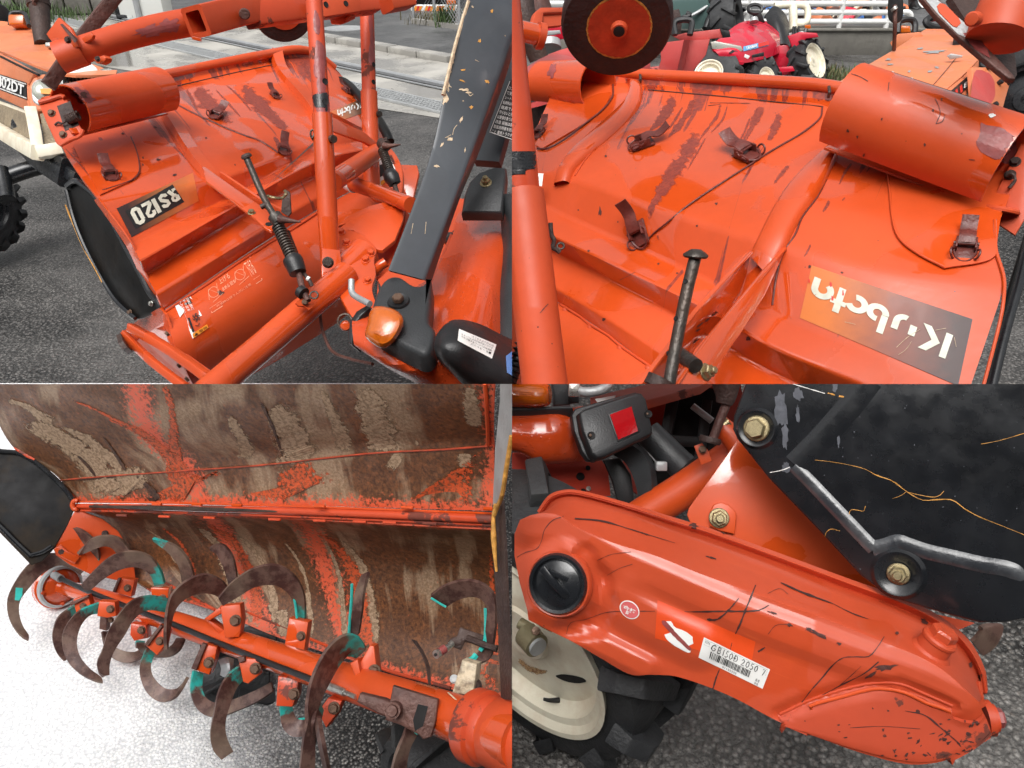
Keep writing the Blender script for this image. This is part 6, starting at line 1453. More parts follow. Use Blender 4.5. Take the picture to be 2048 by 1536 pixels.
# orange tractor on the right
Q5 = thing('tractor', 'faded orange tractor with striped bonnet side and round mirror, behind the near roll cover', 'tractor', G(1850, 330))
add('bonnet', loft([[(1672,168,4.3),(1700,150,4.4),(1780,104,4.9),(1848,60,5.6)],[(1690,172,4.22),(1760,150,4.35),(1830,108,4.8),(1880,60,5.5)],[(1740,185,4.15),(1830,176,4.2),(1880,140,4.5),(1905,62,5.4)],[(1880,190,4.05),(1900,172,4.15),(1930,146,4.35),(1958,118,4.6)]], 26, smooth=16, thick=.01), OO, Q5, surf='bon5')
sd5 = Plane((1886,188,4.05),(1956,120,4.6),(1930,230,4.15))
add('bonnet_side', plate(sd5, [(1884,190),(1905,170),(1958,116),(1958,140),(1944,215),(1925,240),(1892,225)], .03, bev=.005), OO, Q5)
ss = add('side_strip', plate(sd5, [(1890,192),(1952,138),(1950,160),(1896,215)], .003, off=.004), M_['ink'], Q5)
for x in (0, 9): add('red_stripe', plate(sd5, [(1911+x,180-x*.85),(1915+x,176.5-x*.85),(1917+x,190-x*.85),(1913+x,193.5-x*.85)], .002, off=.007), M_['ink_red'], ss)
add('lettering', letter('M', [(1894,195),(1908,183),(1910,194),(1896,206)], sd5, .008, .03), M_['white'], ss, flat=True); add('lettering', letter('802', [(1928,167),(1950,147),(1949,158),(1928,178)], sd5, .008, .03), M_['white'], ss, flat=True)
add('white_mark', plate(sd5, [(1934,186),(1944,176),(1942,200),(1934,206)], .002, off=.005), M_['lens'], Q5)
for q in ([(1916,112),(1890,144),(1862,176)],): add('panel_gap', ribbon(q, 1.3, 'bon5', .004), M_['scratch'], Q5, flat=True)
for x, y, rx, ry in ((1870,104,22,3),(1840,98,6,1.5),(1776,120,5,2),(1780,130,6,2),(1860,144,5,2),(1874,136,4,2),(1818,144,3,2)): add('paint_chip', blob(x, y, rx, ry, 'bon5', .004, 14, .5, -4), M_['alum'], Q5, flat=True)
flat('bonnet_catch', [(1790,152),(1826,155),(1829,162),(1822,168),(1790,160)], 4.15, .02, M_['zinc'], Q5, bev=.003); flat('catch_lever', [(1772,151),(1784,142),(1790,144),(1780,152)], 4.15, .02, M_['zinc'], Q5, bev=.003); flat('bonnet_catch', [(1893,112),(1902,107),(1926,111),(1924,115),(1900,119)], 4.6, .02, M_['alum'], Q5, bev=.003)
flat('cowl', [(1850,58),(1908,58),(1906,66),(1848,66)], 5.6, .2, OO, Q5); flat('exhaust_shield', [(1908,68),(1922,80),(1942,108),(1940,116),(1903,106)], 5.0, .1, M_['plastic_blk'], Q5)
flat('fender_left', [(1780,86),(1796,68),(1840,64),(1846,72),(1800,100),(1788,100)], 5.4, .1, OO, Q5); flat('amber_lamp', [(1797,54),(1804,51),(1820,52),(1822,66),(1797,67)], 5.5, .08, M_['amber'], Q5, bev=.01)
add('lamp_handle', tube([P(1795,66,5.5), P(1797,46,5.5), P(1806,40,5.5), P(1824,40,5.5), P(1830,48,5.5), P(1830,66,5.5)], .022, 8), M_['plastic_blk'], Q5)
add('steering_wheel', tube(crom([P(1882 + 30*math.cos(a), 44 + 12*math.sin(a), 6) for a in [k*.6283 for k in range(10)]], 24, closed=True), .028, 8, seg=44), M_['plastic_blk'], Q5); flat('instrument_cover', [(1862,34),(1880,36),(1876,42),(1862,44)], 6, .05, M_['red'], Q5)
add('mirror', plate(facing(1791,18,4.8), [(1777,-4),(1784,-12),(1800,-12),(1806,-2),(1806,30),(1802,42),(1792,47),(1782,44),(1776,34)], .04, smooth=40, bev=.008), M_['plastic_blk'], Q5); add('mirror_stem', tube([P(1790,10,4.74), P(1790,50,4.76), P(1788,100,4.9)], .013, 8), M_['rust'], Q5); add('mirror_clamp', tube([P(1787,15,4.72), P(1790,20,4.72)], .02, 10), M_['zinc'], Q5)
fp5 = Plane((1955,140,4.3),(2020,150,4.5),(1980,230,4.2))
fd5 = add('fender', plate(fp5, [(1944,134),(1975,134),(2022,160),(2012,195),(2000,240),(1940,228),(1948,190)], .03, bev=.004), OO, Q5)
for x, y in ((1974,136),(1996,167),(1986,212)): add('knob', lathe(fp5(x, y, .0), fp5.n, [(0,.03),(.013,.027),(.016,.015),(.012,.0)], 14), M_['plastic_blk'], fd5)
add('faded_patch', area([(1950,142),(1978,146),(1990,170),(1984,205),(1946,218)], fp5, .002, 12, 6, .6), M_['red_old'], fd5, flat=True)
tyre('rear_wheel', P(2060,205,4.6), RT*-.7 - FW*.7, .36, .26, Q5, M_['black_paint'], n=11)
flat('engine_side', [(1955,115),(1985,125),(2000,160),(1960,140)], 4.8, .1, M_['plastic_blk'], Q5)

# ---------------------------------------------------------------- retaining wall, railing and the heap of machine parts
wy = G(1720, 110).y
def Wp(px, py, dy=0): r = ray(px, py); return CAM + r * ((wy + dy) / r.y)
def wbox(name, x0, y0, x1, y1, dy, t, m, parent, bev=.01):
    a, b = Wp(x0, y0, dy), Wp(x1, y1, dy); mid = (a + b) / 2 + V((0, t/2, 0)); return add(name, box(mid, V((abs(b.x-a.x)/2,0,0)), V((0,t/2,0)), V((0,0,abs(a.z-b.z)/2)), bev=bev), m, parent)
rw = thing('retaining_wall', 'mossy dark concrete retaining wall under the white railing', 'wall', Wp(1720,110))
wbox('wall_face', 1000, 62, 1960, 112, 0, .35, M_['concrete_old'], rw); wbox('wall_cap', 1000, 58, 1960, 63, -.03, .4, M_['concrete_old'], rw)
zt = Wp(1720,59).z
bm = bmesh.new(); bm.faces.new([bm.verts.new(V(p)) for p in ((-20, wy + .3, zt - .02), (20, wy + .3, zt - .02), (20, wy + 30, zt + .5), (-20, wy + 30, zt + .5))]); tag(add('upper_yard', bm, M_['asphalt_far']), kind='structure')
rl_ = thing('railing', 'white tubular railing with three rails above the retaining wall', 'railing', Wp(1676,60))
zs = [Wp(1676, y, .1).z for y in (7, 25, 43)]
for z in zs: 
    xa, xb = Wp(1540,20,.1).x, Wp(1800,20,.1).x
    add('rail', tube([V((-.5, wy+.1, z)), V((xb, wy+.1, z))], .035, 10), M_['white'], rl_)
xb = Wp(1800,20,.1).x; zz = (zs[1], zs[2])
add('end_loop', tube([V((xb-.02, wy+.1, zz[0])), V((xb+.12, wy+.1, zz[0]-.0)), V((xb+.17, wy+.1, (zz[0]+zz[1])/2)), V((xb+.12, wy+.1, zz[1])), V((xb-.02, wy+.1, zz[1]))], .034, 10), M_['white'], rl_)
for x in (1490, 1573, 1676, 1770): p = Wp(x,60,.1); add('post', tube([V((p.x, wy+.1, zt - .02)), V((p.x, wy+.1, zs[0] + .4))], .035, 10), M_['white'], rl_)
cr = random.Random(11); cols_ = ['blue', 'blue', 'orange_old', 'cream', 'rust_dark', 'plastic_blk', 'alum', 'blue', 'rust', 'red']
nm_ = {'blue': ('blue', 'hood panel'), 'orange_old': ('orange', 'hood panel'), 'cream': ('cream', 'tank'), 'rust_dark': ('dark rusty', 'casting'), 'plastic_blk': ('black', 'panel'), 'alum': ('grey', 'casting'), 'rust': ('rusty', 'frame'), 'red': ('red', 'panel')}
rows_ = ('bottom', 'middle', 'top')
spots_ = ('left of the first post', 'just right of the first post', 'midway between the posts', 'left of the second post', 'just right of the second post', 'well right of the second post', 'left of the round mirror', 'behind the round mirror')
for i in range(24):
    lv_, cx_ = i // 8, i % 8
    x = 1556 + cx_ * 33 + cr.uniform(-7, 7); dy = .9 + cr.uniform(0, .5) + lv_ * .6
    y = (50, 34, 14)[lv_] + cr.uniform(-5, 5); c = Wp(x, y, dy); mk = cols_[(i * 7 + cr.randrange(3)) % len(cols_)]
    nn, kk = nm_[mk]; a = cr.uniform(0, 3.14); s_ = cr.uniform(.14, .26)
    pr = thing('machine_part', f'{nn} {kk} in the {rows_[lv_]} row of scrap, {spots_[cx_]}', 'machine part', c, 'machine parts heaped behind the railing')
    ax = V((math.cos(a), math.sin(a)*.4, cr.uniform(-.6, .6))).normalized(); az = V((0, -.3, 1)); az = (az - ax*az.dot(ax)).normalized(); ay = ax.cross(az)
    k = cr.random()
    if k < .3: add('shell', box(c, ax*s_*1.2, ay*s_*.5, az*s_*.45, bev=s_*.2), M_[mk], pr)
    elif k < .75: add('shell', loft([[c - ax*s_ - az*s_*.4, c - az*s_*.2 + ay*s_*.2, c + ax*s_ - az*s_*.4],[c - ax*s_*1.1 + az*s_*.1 - ay*.1, c + az*s_*.4 - ay*.12, c + ax*s_*1.1 + az*s_*.1 - ay*.1],[c - ax*s_ + az*s_*.5, c + az*s_*.8, c + ax*s_ + az*s_*.5]], 10, smooth=8, thick=.02), M_[mk], pr)
    else: add('shell', lathe(c, ax, [(0,-s_*.5),(s_*.5,-s_*.45),(s_*.6,0),(s_*.4,s_*.5),(.0,s_*.55)], 14), M_[mk], pr)
    add('bar', bar([c - ax*s_*1.3 - ay*.15, c + az*s_*.5 - ay*.15 + ax*s_*.6], .03, .04), M_[cols_[cr.randrange(len(cols_))]], pr)
    add('arm', tube([c - az*s_*.6 - ay*.2 + ax*s_*.4, c + az*s_*.2 - ay*.22 + ax*s_*.1, c + az*s_*.7 - ay*.2 - ax*s_*.5], .025, 8), M_['plastic_blk'], pr)
for i, (x, y) in enumerate(((1840, 8), (1868, 12))):
    tyre('loose_wheel', Wp(x - 4, y - 2, 3), RT*.4 - FW, .18, .12, None, None)  if False else None
lwp = Wp(1838, 4, 2.5); lw = thing('wheel', 'small pale-rimmed wheel standing on the upper yard right of the railing', 'wheel', lwp); tyre('tyre', lwp, RT*.5 - FW, .20, .12, lw, M_['white'], n=8)
for i, (x, y, m_, lb_) in enumerate(((1655,158,'weed','green weeds at the foot of the wall beside the red tractor wheel'),(1672,164,'weed_dry','brown dry weeds in front of the retaining wall'))):
    tuft('weeds', lb_, G(x, y), 260, .15, .22, m_, 20 + i)
# ================================================================ lower left bay: a tiller seen from behind with its cover lifted
BAY = 'BL'
T3 = thing('rotary_tiller', 'tiller with raised rusty cover showing curved tines on its orange rotor', 'tiller', G(560, 1500), 'rotary tillers')
M_['mud_up'] = mud('muddy_cover_underside', [(.36, .06), (.99, .04)], .78, .45, (10, .8))
M_['mud_bead'] = plain('muddy_orange_edge', (.42, .05, .016), .55, 0, var=.3, sc=30, bump=.3, dirt=.9, dcol=(.10, .045, .022), dsc=18)
M_['mud_low'] = mud('muddy_hood_inside', [(.36, .07), (.60, .06)], .62, .55, (20, .8))
cov = [
 [(-80,640,1.66),(150,640,1.55),(400,640,1.42),(700,640,1.28),(1000,640,1.14)],
 [(-40,730,1.76),(180,735,1.63),(420,730,1.49),(720,725,1.34),(992,715,1.20)],
 [(-10,830,1.87),(220,835,1.72),(440,825,1.57),(740,808,1.41),(988,800,1.27)],
 [(30,898,1.93),(240,890,1.79),(460,878,1.63),(750,860,1.47),(987,846,1.33)],
 [(96,938,1.94),(260,928,1.82),(500,908,1.66),(760,892,1.51),(987,876,1.375)],
 [(122,961,1.95),(300,947,1.81),(512,932,1.675),(760,912,1.52),(988,893,1.39)],
 [(138,986,1.955),(310,980,1.835),(512,972,1.70),(760,962,1.55),(988,955,1.43)],
 [(158,1005,1.955),(320,1006,1.84),(512,1009,1.71),(760,1015,1.565),(988,1022,1.45)],
]
add('rear_cover', loft(cov, 70, rr=0, smooth=44, thick=.004), M_['mud_up'], T3, surf='cov3')
bead('panel_joint', [(122,960),(200,953),(300,946),(400,939),(512,931),(640,917),(760,905),(880,899),(985,891)], 'cov3', .0020, M_['mud_bead'], T3)
bead('side_strip', [(970,766),(973,800),(975,840),(977,889)], 'cov3', .004, M_['orange'], T3)
bead('turned_edge', [(0,889),(40,902),(70,920),(96,939),(122,962),(140,988),(158,1004)], 'cov3', .005, M_['orange_rusty'], T3)
M_['or_smear'] = smear_mat('worn_orange_smear', (.16, .05, .02), (.56, .080, .018), .42, .02, 2.2, 1.0)
M_['tan_smear'] = smear_mat('dried_tan_mud', (.22, .14, .08), (.38, .26, .165), .44, .02, .9, 1.5)
M_['brown_smear'] = smear_mat('wet_brown_mud', (.030, .013, .009), (.085, .036, .018), .45)
def smear(pts, ws, m, surf='cov3', off=.0008, jit=.16): return add('mud_streak', ribbon(pts, ws, surf, off, seg=len(pts) * 8, jit=jit), M_[m], T3, flat=True)
smear([(330,930),(355,960),(395,985),(430,1003)], [10,40,90,150], 'or_smear'); smear([(580,930),(600,960),(620,1000)], [60,110,150], 'or_smear', off=.0009); smear([(345,820),(348,870),(350,920),(370,960)], [8,14,36,60], 'or_smear', off=.0007)
smear([(215,838),(270,862),(315,892),(340,925)], [3,8,16,22], 'or_smear', off=.0007); smear([(986,900),(984,950),(980,1010)], [40,50,60], 'or_smear', off=.0007)
smear([(138,798),(185,816),(232,840),(280,864),(315,888),(340,915),(352,950)], [3,6,8,12,18,26,30], 'or_smear', off=.0009); smear([(326,764),(338,795),(345,822),(347,855),(348,890),(352,920)], [14,16,18,22,30,44], 'or_smear', off=.0010);
smear([(40,845),(110,870),(165,910),(205,955),(235,1000)], [30,44,60,70,76], 'tan_smear', off=.0011); smear([(120,850),(175,880),(225,920),(255,950)], [14,26,34,24], 'tan_smear', off=.0011); smear([(210,940),(260,960),(300,1000)], [20,70,110], 'tan_smear', off=.0010); smear([(10,800),(60,815),(110,850)], [8,20,30], 'tan_smear', off=.0011)
smear([(640,775),(660,815),(680,860),(690,905)], [10,24,40,46], 'tan_smear', off=.0012); smear([(725,770),(745,815),(760,860),(770,912)], [60,80,88,84], 'tan_smear', off=.0012); smear([(545,810),(570,850),(590,890),(605,930)], [50,90,100,95], 'tan_smear', off=.0012); smear([(940,770),(945,810),(950,855)], [34,44,50], 'tan_smear', off=.0012); smear([(455,830),(480,870),(500,920)], [14,34,44], 'tan_smear', off=.0012); smear([(830,878),(836,890)], [7,9], 'tan_smear', off=.0012)
smear([(930,905),(930,935)], [40,26], 'tan_smear', off=.0012); smear([(780,915),(800,930)], [56,40], 'tan_smear', off=.0012)
smear([(115,880),(150,905),(180,935),(196,958)], [4,7,8,10], 'brown_smear', off=.0018); smear([(205,870),(230,905),(255,945)], [3,7,10], 'brown_smear', off=.0018); smear([(272,950),(300,975),(322,1003)], [6,18,22], 'brown_smear', off=.0018); smear([(150,960),(200,955),(240,952)], [4,10,6], 'brown_smear', off=.0018); smear([(520,800),(545,850),(570,920)], [10,9,4], 'brown_smear', off=.0019)
# hinge line
hl3 = [(150,1012,1.945),(300,1014,1.84),(512,1020,1.70),(760,1029,1.555),(986,1038,1.44)]
hg = add('hinge_tube', tube(hl3, [px2m(5,1.94), px2m(5.5,1.84), px2m(6.5,1.7), px2m(8,1.55), px2m(9.5,1.44)], 14), M_['orange_rusty'], T3)
add('hinge_rod', tube([(180,1013,1.915),(330,1016,1.81),(512,1021,1.685),(570,1024,1.66)], [.0035,.006,.006,.002], 10), M_['steel_dark'], T3)
add('hinge_leaf', tube([(x, y - 8 - x * .003, d) for x, y, d in hl3], .0028, 8), M_['orange'], T3); add('hinge_leaf', tube([(x, y + 8 + x * .004, d + .005) for x, y, d in hl3], .0035, 8), M_['orange_rusty'], T3)
for x in (315, 395, 475, 640, 815, 980):
    t = x / 986; p = P(x, 1005 + t * 13 - 1, 1.93 - .49 * t - .012); add('weld_bead', tube([p - RT * .012, p + RT * .012 - FW * .006], .0035, 8), M_['orange'], T3)
for x in (245, 330, 420, 550, 640, 720, 780, 860):
    t = x / 986; p = P(x, 1024 + t * 26, 1.93 - .49 * t - .008); add('weld_bead', tube([p - RT * .014, p + RT * .014 - FW * .006], .0030, 8), M_['orange_rusty'], T3)
add('hinge_eye', tube([P(152 + 7*math.cos(a), 1010 + 9*math.sin(a), 1.93) for a in [R(60 + 30*k) for k in range(9)]], .006, 10), M_['orange'], T3)
hood = [
 [(150,1018,1.95),(300,1024,1.85),(512,1034,1.71),(760,1048,1.565),(994,1060,1.45)],
 [(158,1036,2.00),(330,1046,1.93),(530,1056,1.82),(765,1072,1.69),(998,1085,1.58)],
 [(180,1066,2.05),(370,1084,1.99),(560,1104,1.90),(775,1126,1.78),(1002,1140,1.67)],
 [(215,1110,2.05),(405,1140,1.995),(575,1172,1.92),(775,1204,1.81),(1004,1225,1.70)],
 [(255,1150,2.02),(420,1185,1.975),(575,1225,1.90),(772,1272,1.80),(1004,1310,1.69)],
 [(300,1180,1.98),(430,1222,1.945),(560,1276,1.87),(764,1338,1.77),(902,1378,1.68),(1010,1408,1.62)]]
add('hood_inside', loft(hood, 60, rr=0, smooth=36, thick=.005), M_['mud_low'], T3, surf='hood3')
bead('front_edge', [(430,1220),(482,1254),(512,1265),(570,1284),(650,1306),(764,1337),(850,1362),(902,1377)], 'hood3', .004, M_['orange_rusty'], T3)
def hs(pts, ws, m): return smear(pts, ws, m, 'hood3')
hs([(390,1050),(430,1085),(455,1130),(470,1175),(475,1215)], [6,26,34,40,36], 'tan_smear'); hs([(470,1066),(505,1098),(530,1140),(545,1190),(552,1260)], [4,12,18,22,26], 'tan_smear'); hs([(415,1048),(460,1078),(490,1120),(508,1170),(515,1250)], [6,20,26,26,30], 'or_smear'); hs([(560,1075),(590,1110),(612,1160),(620,1230),(622,1290)], [4,8,12,16,20], 'tan_smear')
hs([(632,1062),(672,1092),(700,1130),(718,1180),(728,1240),(742,1310)], [8,20,34,38,36,34], 'or_smear'); hs([(668,1070),(700,1098),(722,1130),(738,1180),(748,1250),(750,1320)], [3,14,24,30,30,22], 'tan_smear'); hs([(640,1070),(660,1100),(678,1150),(686,1210),(690,1290)], [3,10,14,16,22], 'tan_smear'); hs([(560,1215),(568,1250),(570,1278)], [40,34,30], 'tan_smear'); hs([(320,1052),(360,1085),(385,1130),(392,1190)], [3,8,10,10], 'or_smear'); hs([(285,1052),(330,1085),(355,1130)], [2,8,12], 'tan_smear'); hs([(980,1090),(985,1180),(990,1260),(980,1380)], [10,14,20,60], 'or_smear')
lpl = Plane((150,1022,1.93),(110,1098,1.90),(262,1110,1.99))
lp_ = add('end_plate', plate(lpl, [(150,1022),(170,1024),(205,1038),(236,1062),(258,1096),(268,1130),(272,1165),(230,1160),(180,1148),(140,1130),(112,1110),(107,1098),(122,1072),(142,1036)], .008, bev=.0015), M_['orange'], T3)
bolt(210, 1067, 9, lp_, M_['rust_dark'], lpl); bolt(122, 1103, 11, lp_, M_['rust_dark'], lpl); add('plate_lug', plate(lpl, [(107,1098),(122,1090),(136,1102),(160,1114),(150,1128),(118,1112)], .006, off=.008, bev=.002), M_['orange'], lp_)
# shields left and right
sl3 = Plane((0,905,1.92),(148,1005,1.935),(50,1125,1.87))
M_['flap_stain'] = plain('stained_black_sheet', (.008, .008, .009), .6, 0, var=.4, bump=.04, dirt=.9, dcol=(.05, .03, .012), dsc=4, Specular_IOR_Level=.2)
sh3 = add('end_shield', plate(sl3, [(-40,895),(0,903),(40,908),(75,928),(100,948),(128,975),(146,1000),(146,1022),(136,1048),(108,1096),(84,1122),(62,1130),(0,1066),(-40,1030)], .006, bev=.001), M_['flap_stain'], T3, surf='shl')
add('rim', tube([sl3(x, y, .004) for x, y in ((-20,899),(0,902),(40,907),(76,928),(102,950),(128,976),(146,1000))], .006, 8), M_['black_paint'], sh3); add('rim', tube([sl3(x, y, .006) for x, y in ((62,1112),(34,1086),(0,1052),(-20,1035))], .006, 8), M_['black_paint'], sh3)
add('rim', tube([sl3(x, y, .006) for x, y in ((62,1110),(84,1104),(104,1092))], .005, 8), M_['black_paint'], sh3)
sr3 = Plane((990,800,1.12),(1018,1300,1.16),(1024,800,1.04))
sh4 = add('end_shield', plate(sr3, [(1000,740),(1060,740),(1060,860),(1024,878),(1010,950),(1002,1000),(992,1024),(985,1040),(986,1000),(990,900),(1000,800)], .004), M_['alum'], T3)
add('shield_edge', loft([[(985,1010,1.165),(986,1100,1.16),(992,1200,1.155),(998,1300,1.15),(1002,1398,1.145)],[(1004,1000,1.13),(1010,1100,1.125),(1014,1200,1.12),(1019,1300,1.115),(1022,1400,1.11)]], 20, thick=.004), M_['rust_dark'], T3)
add('worn_edge', tube([(1023,872,1.05),(1012,940,1.075),(1004,990,1.10),(993,1018,1.13),(988,1030,1.135)], .0035, 8), M_['orange_edge'], sh4); add('worn_edge', tube([(990,1008,1.135),(987,1035,1.14),(987,1065,1.14),(989,1100,1.14),(993,1143,1.138)], [.002,.0045,.004,.004,.002], 10), M_['orange_edge'], sh4)
# rotor shaft
ax3 = [(118,1172,2.03),(200,1195,1.95),(350,1245,1.80),(512,1300,1.62),(687,1360,1.43),(887,1428,1.21),(1040,1484,1.08)]
add('rotor_shaft', tube(ax3, [px2m(15,2.03),px2m(17,1.95),px2m(22,1.8),px2m(28,1.62),px2m(35,1.43),px2m(46,1.21),px2m(52,1.08)], 32), M_['orange'], T3, surf='shaft3')
sdir = (P(*ax3[-1]) - P(*ax3[0])).normalized()
fd3 = add('end_flange', lathe(P(118,1172,2.03), -sdir, [(0,.03),(.055,.03),(.06,.02),(.06,-.0),(.045,-.012),(.03,-.02),(.0,-.02)], 32), M_['orange'], T3)
add('seal_ring', lathe(P(118,1172,2.03), -sdir, [(.048,-.018),(.054,-.016),(.057,-.006),(.05,-.0)], 32, ring=True), M_['alum'], fd3)
for a in (0.4, 1.7, 3.2, 4.6): 
    u = (UP - sdir*UP.dot(sdir)).normalized(); w = sdir.cross(u); place('bolt', bolt_mesh(M_['orange']), fd3, P(118,1172,2.03) + sdir*.012 + (u*math.cos(a) + w*math.sin(a))*.046, sdir.to_track_quat('Z','Y'), .010)
c = P(972,1458,1.145); fl3 = add('bearing_flange', lathe(c, sdir, [(.035,-.03),(.052,-.03),(.055,-.024),(.055,-.004),(.049,.0),(.049,.012),(.046,.016),(.03,.016)], 48), M_['orange_rusty'], T3)
add('bearing_housing', lathe(c, sdir, [(.044,.012),(.050,.02),(.050,.16),(0,.16)], 48), M_['orange_dull'], T3)
# grease hose along the shaft
add('black_hose', tube([(112,1153,1.99),(180,1184,1.92),(240,1208,1.86),(345,1248,1.74),(430,1283,1.65),(512,1316,1.555),(600,1350,1.46),(632,1363,1.43)], .0062, 10), M_['plastic_blk'], T3)
add('hose_joint', tube([(108,1150,2.0),(122,1158,1.98)], .010, 12), M_['alum'], T3)
fit = add('hose_fitting', tube([(655,1371,1.40),(690,1385,1.365)], px2m(8,1.38), 8), M_['zinc'], T3); add('hose_fitting_neck', tube([(688,1384,1.365),(712,1394,1.34)], px2m(5,1.35), 12), M_['zinc'], fit)
# tines: flat curved blades, measured along both edges from root to tip
def tine(outer, inner, d0, d1, m='tine', lab=None, th=.007, bow=.03):
    n = 28; o = crom([V((x, y, 0)) for x, y in outer], n); i_ = crom([V((x, y, 0)) for x, y in inner], n)
    cols = []
    for k, (a, b) in enumerate(zip(o, i_)):
        t = k / n; d = d0 + (d1 - d0) * t - bow * math.sin(t * math.pi)
        cols.append([P(a.x*(1-f) + b.x*f, a.y*(1-f) + b.y*f, d + (f - .5) * .014) for f in (0, .5, 1)])
    bm = bmesh.new(); fs = grid(bm, cols); shell(bm, fs, th); return add('tine', bm, M_[m], T3, sharp=40)
TN = [
 ([(172,1138),(150,1122),(120,1110),(92,1110),(60,1127),(38,1152),(17,1190),(14,1215),(22,1245),(42,1270),(58,1278)], [(160,1150),(140,1136),(120,1131),(100,1138),(80,1152),(55,1180),(41,1200),(38,1222),(45,1250),(58,1270)], 1.97, 1.86, 'tine_plain'),
 ([(328,1168),(320,1142),(300,1115),(265,1104),(225,1112),(190,1140),(162,1172)], [(308,1172),(300,1150),(275,1135),(240,1140),(205,1160),(180,1181),(170,1182)], 1.86, 1.80, 'tine'),
 ([(268,1118),(255,1095),(235,1077),(205,1073),(180,1080),(157,1110)], [(238,1116),(225,1098),(210,1093),(190,1098),(172,1106),(158,1111)], 1.95, 1.92, 'tine_plain'),
 ([(190,1148),(197,1125),(195,1100),(180,1075),(150,1057),(120,1064)], [(178,1148),(182,1130),(180,1108),(165,1088),(145,1075),(121,1070)], 1.98, 1.94, 'tine'),
 ([(384,1178),(386,1150),(372,1115),(345,1090),(304,1078)], [(364,1180),(362,1155),(355,1130),(335,1105),(306,1083)], 1.93, 1.93, 'tine_far'),
 ([(474,1168),(470,1135),(462,1110),(445,1090),(430,1090),(419,1098)], [(457,1170),(448,1140),(438,1118),(430,1106),(421,1102)], 1.88, 1.88, 'tine_plain'),
 ([(152,1211),(120,1232),(107,1260),(106,1282),(115,1307),(130,1322)], [(156,1228),(138,1242),(128,1265),(126,1285),(133,1302),(142,1314)], 1.90, 1.86, 'tine'),
 ([(200,1207),(160,1222),(132,1252),(124,1282),(135,1322),(160,1347),(190,1360),(206,1362)], [(202,1227),(180,1231),(162,1252),(154,1282),(160,1312),(180,1337),(203,1354)], 1.83, 1.74, 'tine'),
 ([(300,1292),(280,1316),(250,1325),(222,1314),(210,1295),(206,1262)], [(288,1288),(274,1302),(255,1303),(236,1297),(222,1285),(216,1262)], 1.88, 1.88, 'tine_plain'),
 ([(368,1276),(358,1298),(335,1314),(305,1313)], [(352,1276),(345,1288),(330,1298),(308,1303)], 1.83, 1.83, 'tine_plain'),
 ([(337,1200),(300,1193),(265,1202),(238,1230),(215,1267),(205,1302),(194,1327),(200,1347),(208,1351)], [(332,1225),(295,1221),(270,1237),(250,1270),(230,1300),(220,1327),(219,1350)], 1.76, 1.66, 'tine'),
 ([(460,1192),(445,1165),(412,1150),(375,1162),(345,1190),(335,1227),(333,1272),(335,1299)], [(442,1199),(428,1190),(405,1187),(375,1196),(352,1219),(342,1257),(338,1285),(337,1299)], 1.73, 1.64, 'tine_plain'),
 ([(294,1296),(280,1332),(282,1360),(295,1387),(320,1404),(345,1397),(360,1377),(373,1353)], [(311,1304),(302,1332),(307,1354),(327,1375),(350,1378),(362,1369),(372,1354)], 1.76, 1.70, 'tine'),
 ([(388,1340),(382,1377),(390,1410),(410,1430),(440,1432),(475,1420),(512,1404),(545,1382)], [(407,1348),(405,1377),(412,1395),(430,1405),(462,1400),(512,1380),(542,1364)], 1.66, 1.60, 'tine'),
 ([(490,1326),(460,1348),(440,1380),(428,1430),(421,1472),(427,1502),(443,1520)], [(496,1352),(474,1376),(460,1412),(452,1440),(452,1467),(460,1490),(467,1503)], 1.56, 1.48, 'tine'),
 ([(609,1240),(607,1190),(590,1155),(555,1132),(510,1137),(465,1165),(437,1198)], [(592,1240),(588,1208),(575,1186),(550,1171),(512,1174),(475,1195),(446,1212)], 1.62, 1.54, 'tine'),
 ([(716,1270),(722,1230),(726,1185),(735,1143)], [(700,1270),(704,1230),(708,1190),(722,1150)], 1.58, 1.56, 'tine_plain'),
 ([(732,1300),(717,1276),(692,1271),(662,1292),(637,1332),(622,1372),(616,1414),(617,1440),(608,1480),(600,1545)], [(712,1318),(697,1312),(682,1328),(662,1362),(645,1397),(634,1430),(629,1455),(631,1500),(630,1545)], 1.42, 1.30, 'tine'),
 ([(634,1432),(640,1470),(648,1510),(656,1545)], [(628,1444),(634,1480),(641,1515),(648,1545)], 1.31, 1.28, 'tine_plain'),
 ([(838,1412),(818,1440),(807,1477),(792,1515),(784,1545)], [(856,1414),(853,1440),(838,1465),(820,1500),(812,1545)], 1.24, 1.18, 'tine_plain'),
 ([(955,1327),(980,1315),(986,1280),(990,1240),(986,1192),(965,1170),(930,1162),(887,1174),(861,1193)], [(938,1318),(958,1302),(968,1280),(972,1245),(973,1216),(962,1199),(942,1194),(915,1201),(893,1214)], 1.38, 1.42, 'tine_plain'),
 ([(560,1412),(564,1452),(582,1472),(607,1472),(622,1458)], [(584,1412),(593,1437),(606,1438),(620,1430)], 1.56, 1.52, 'tine'),
 ([(272,1280),(275,1296),(284,1308)], [(290,1282),(290,1296),(296,1306)], 1.86, 1.86, 'tine'),
 ([(640,1402),(632,1430),(626,1460),(622,1490)], [(648,1420),(642,1446),(636,1470),(630,1495)], 1.36, 1.33, 'tine'),
]
for t in TN: tine(*t)
def edge_teal(pts, d0, d1, w): 
    q = [P(x, y, d0 + (d1-d0)*i/(len(pts)-1) - .012) for i, (x, y) in enumerate(pts)]; add('teal_edge', tube(q, w, 6), M_['teal'], T3)
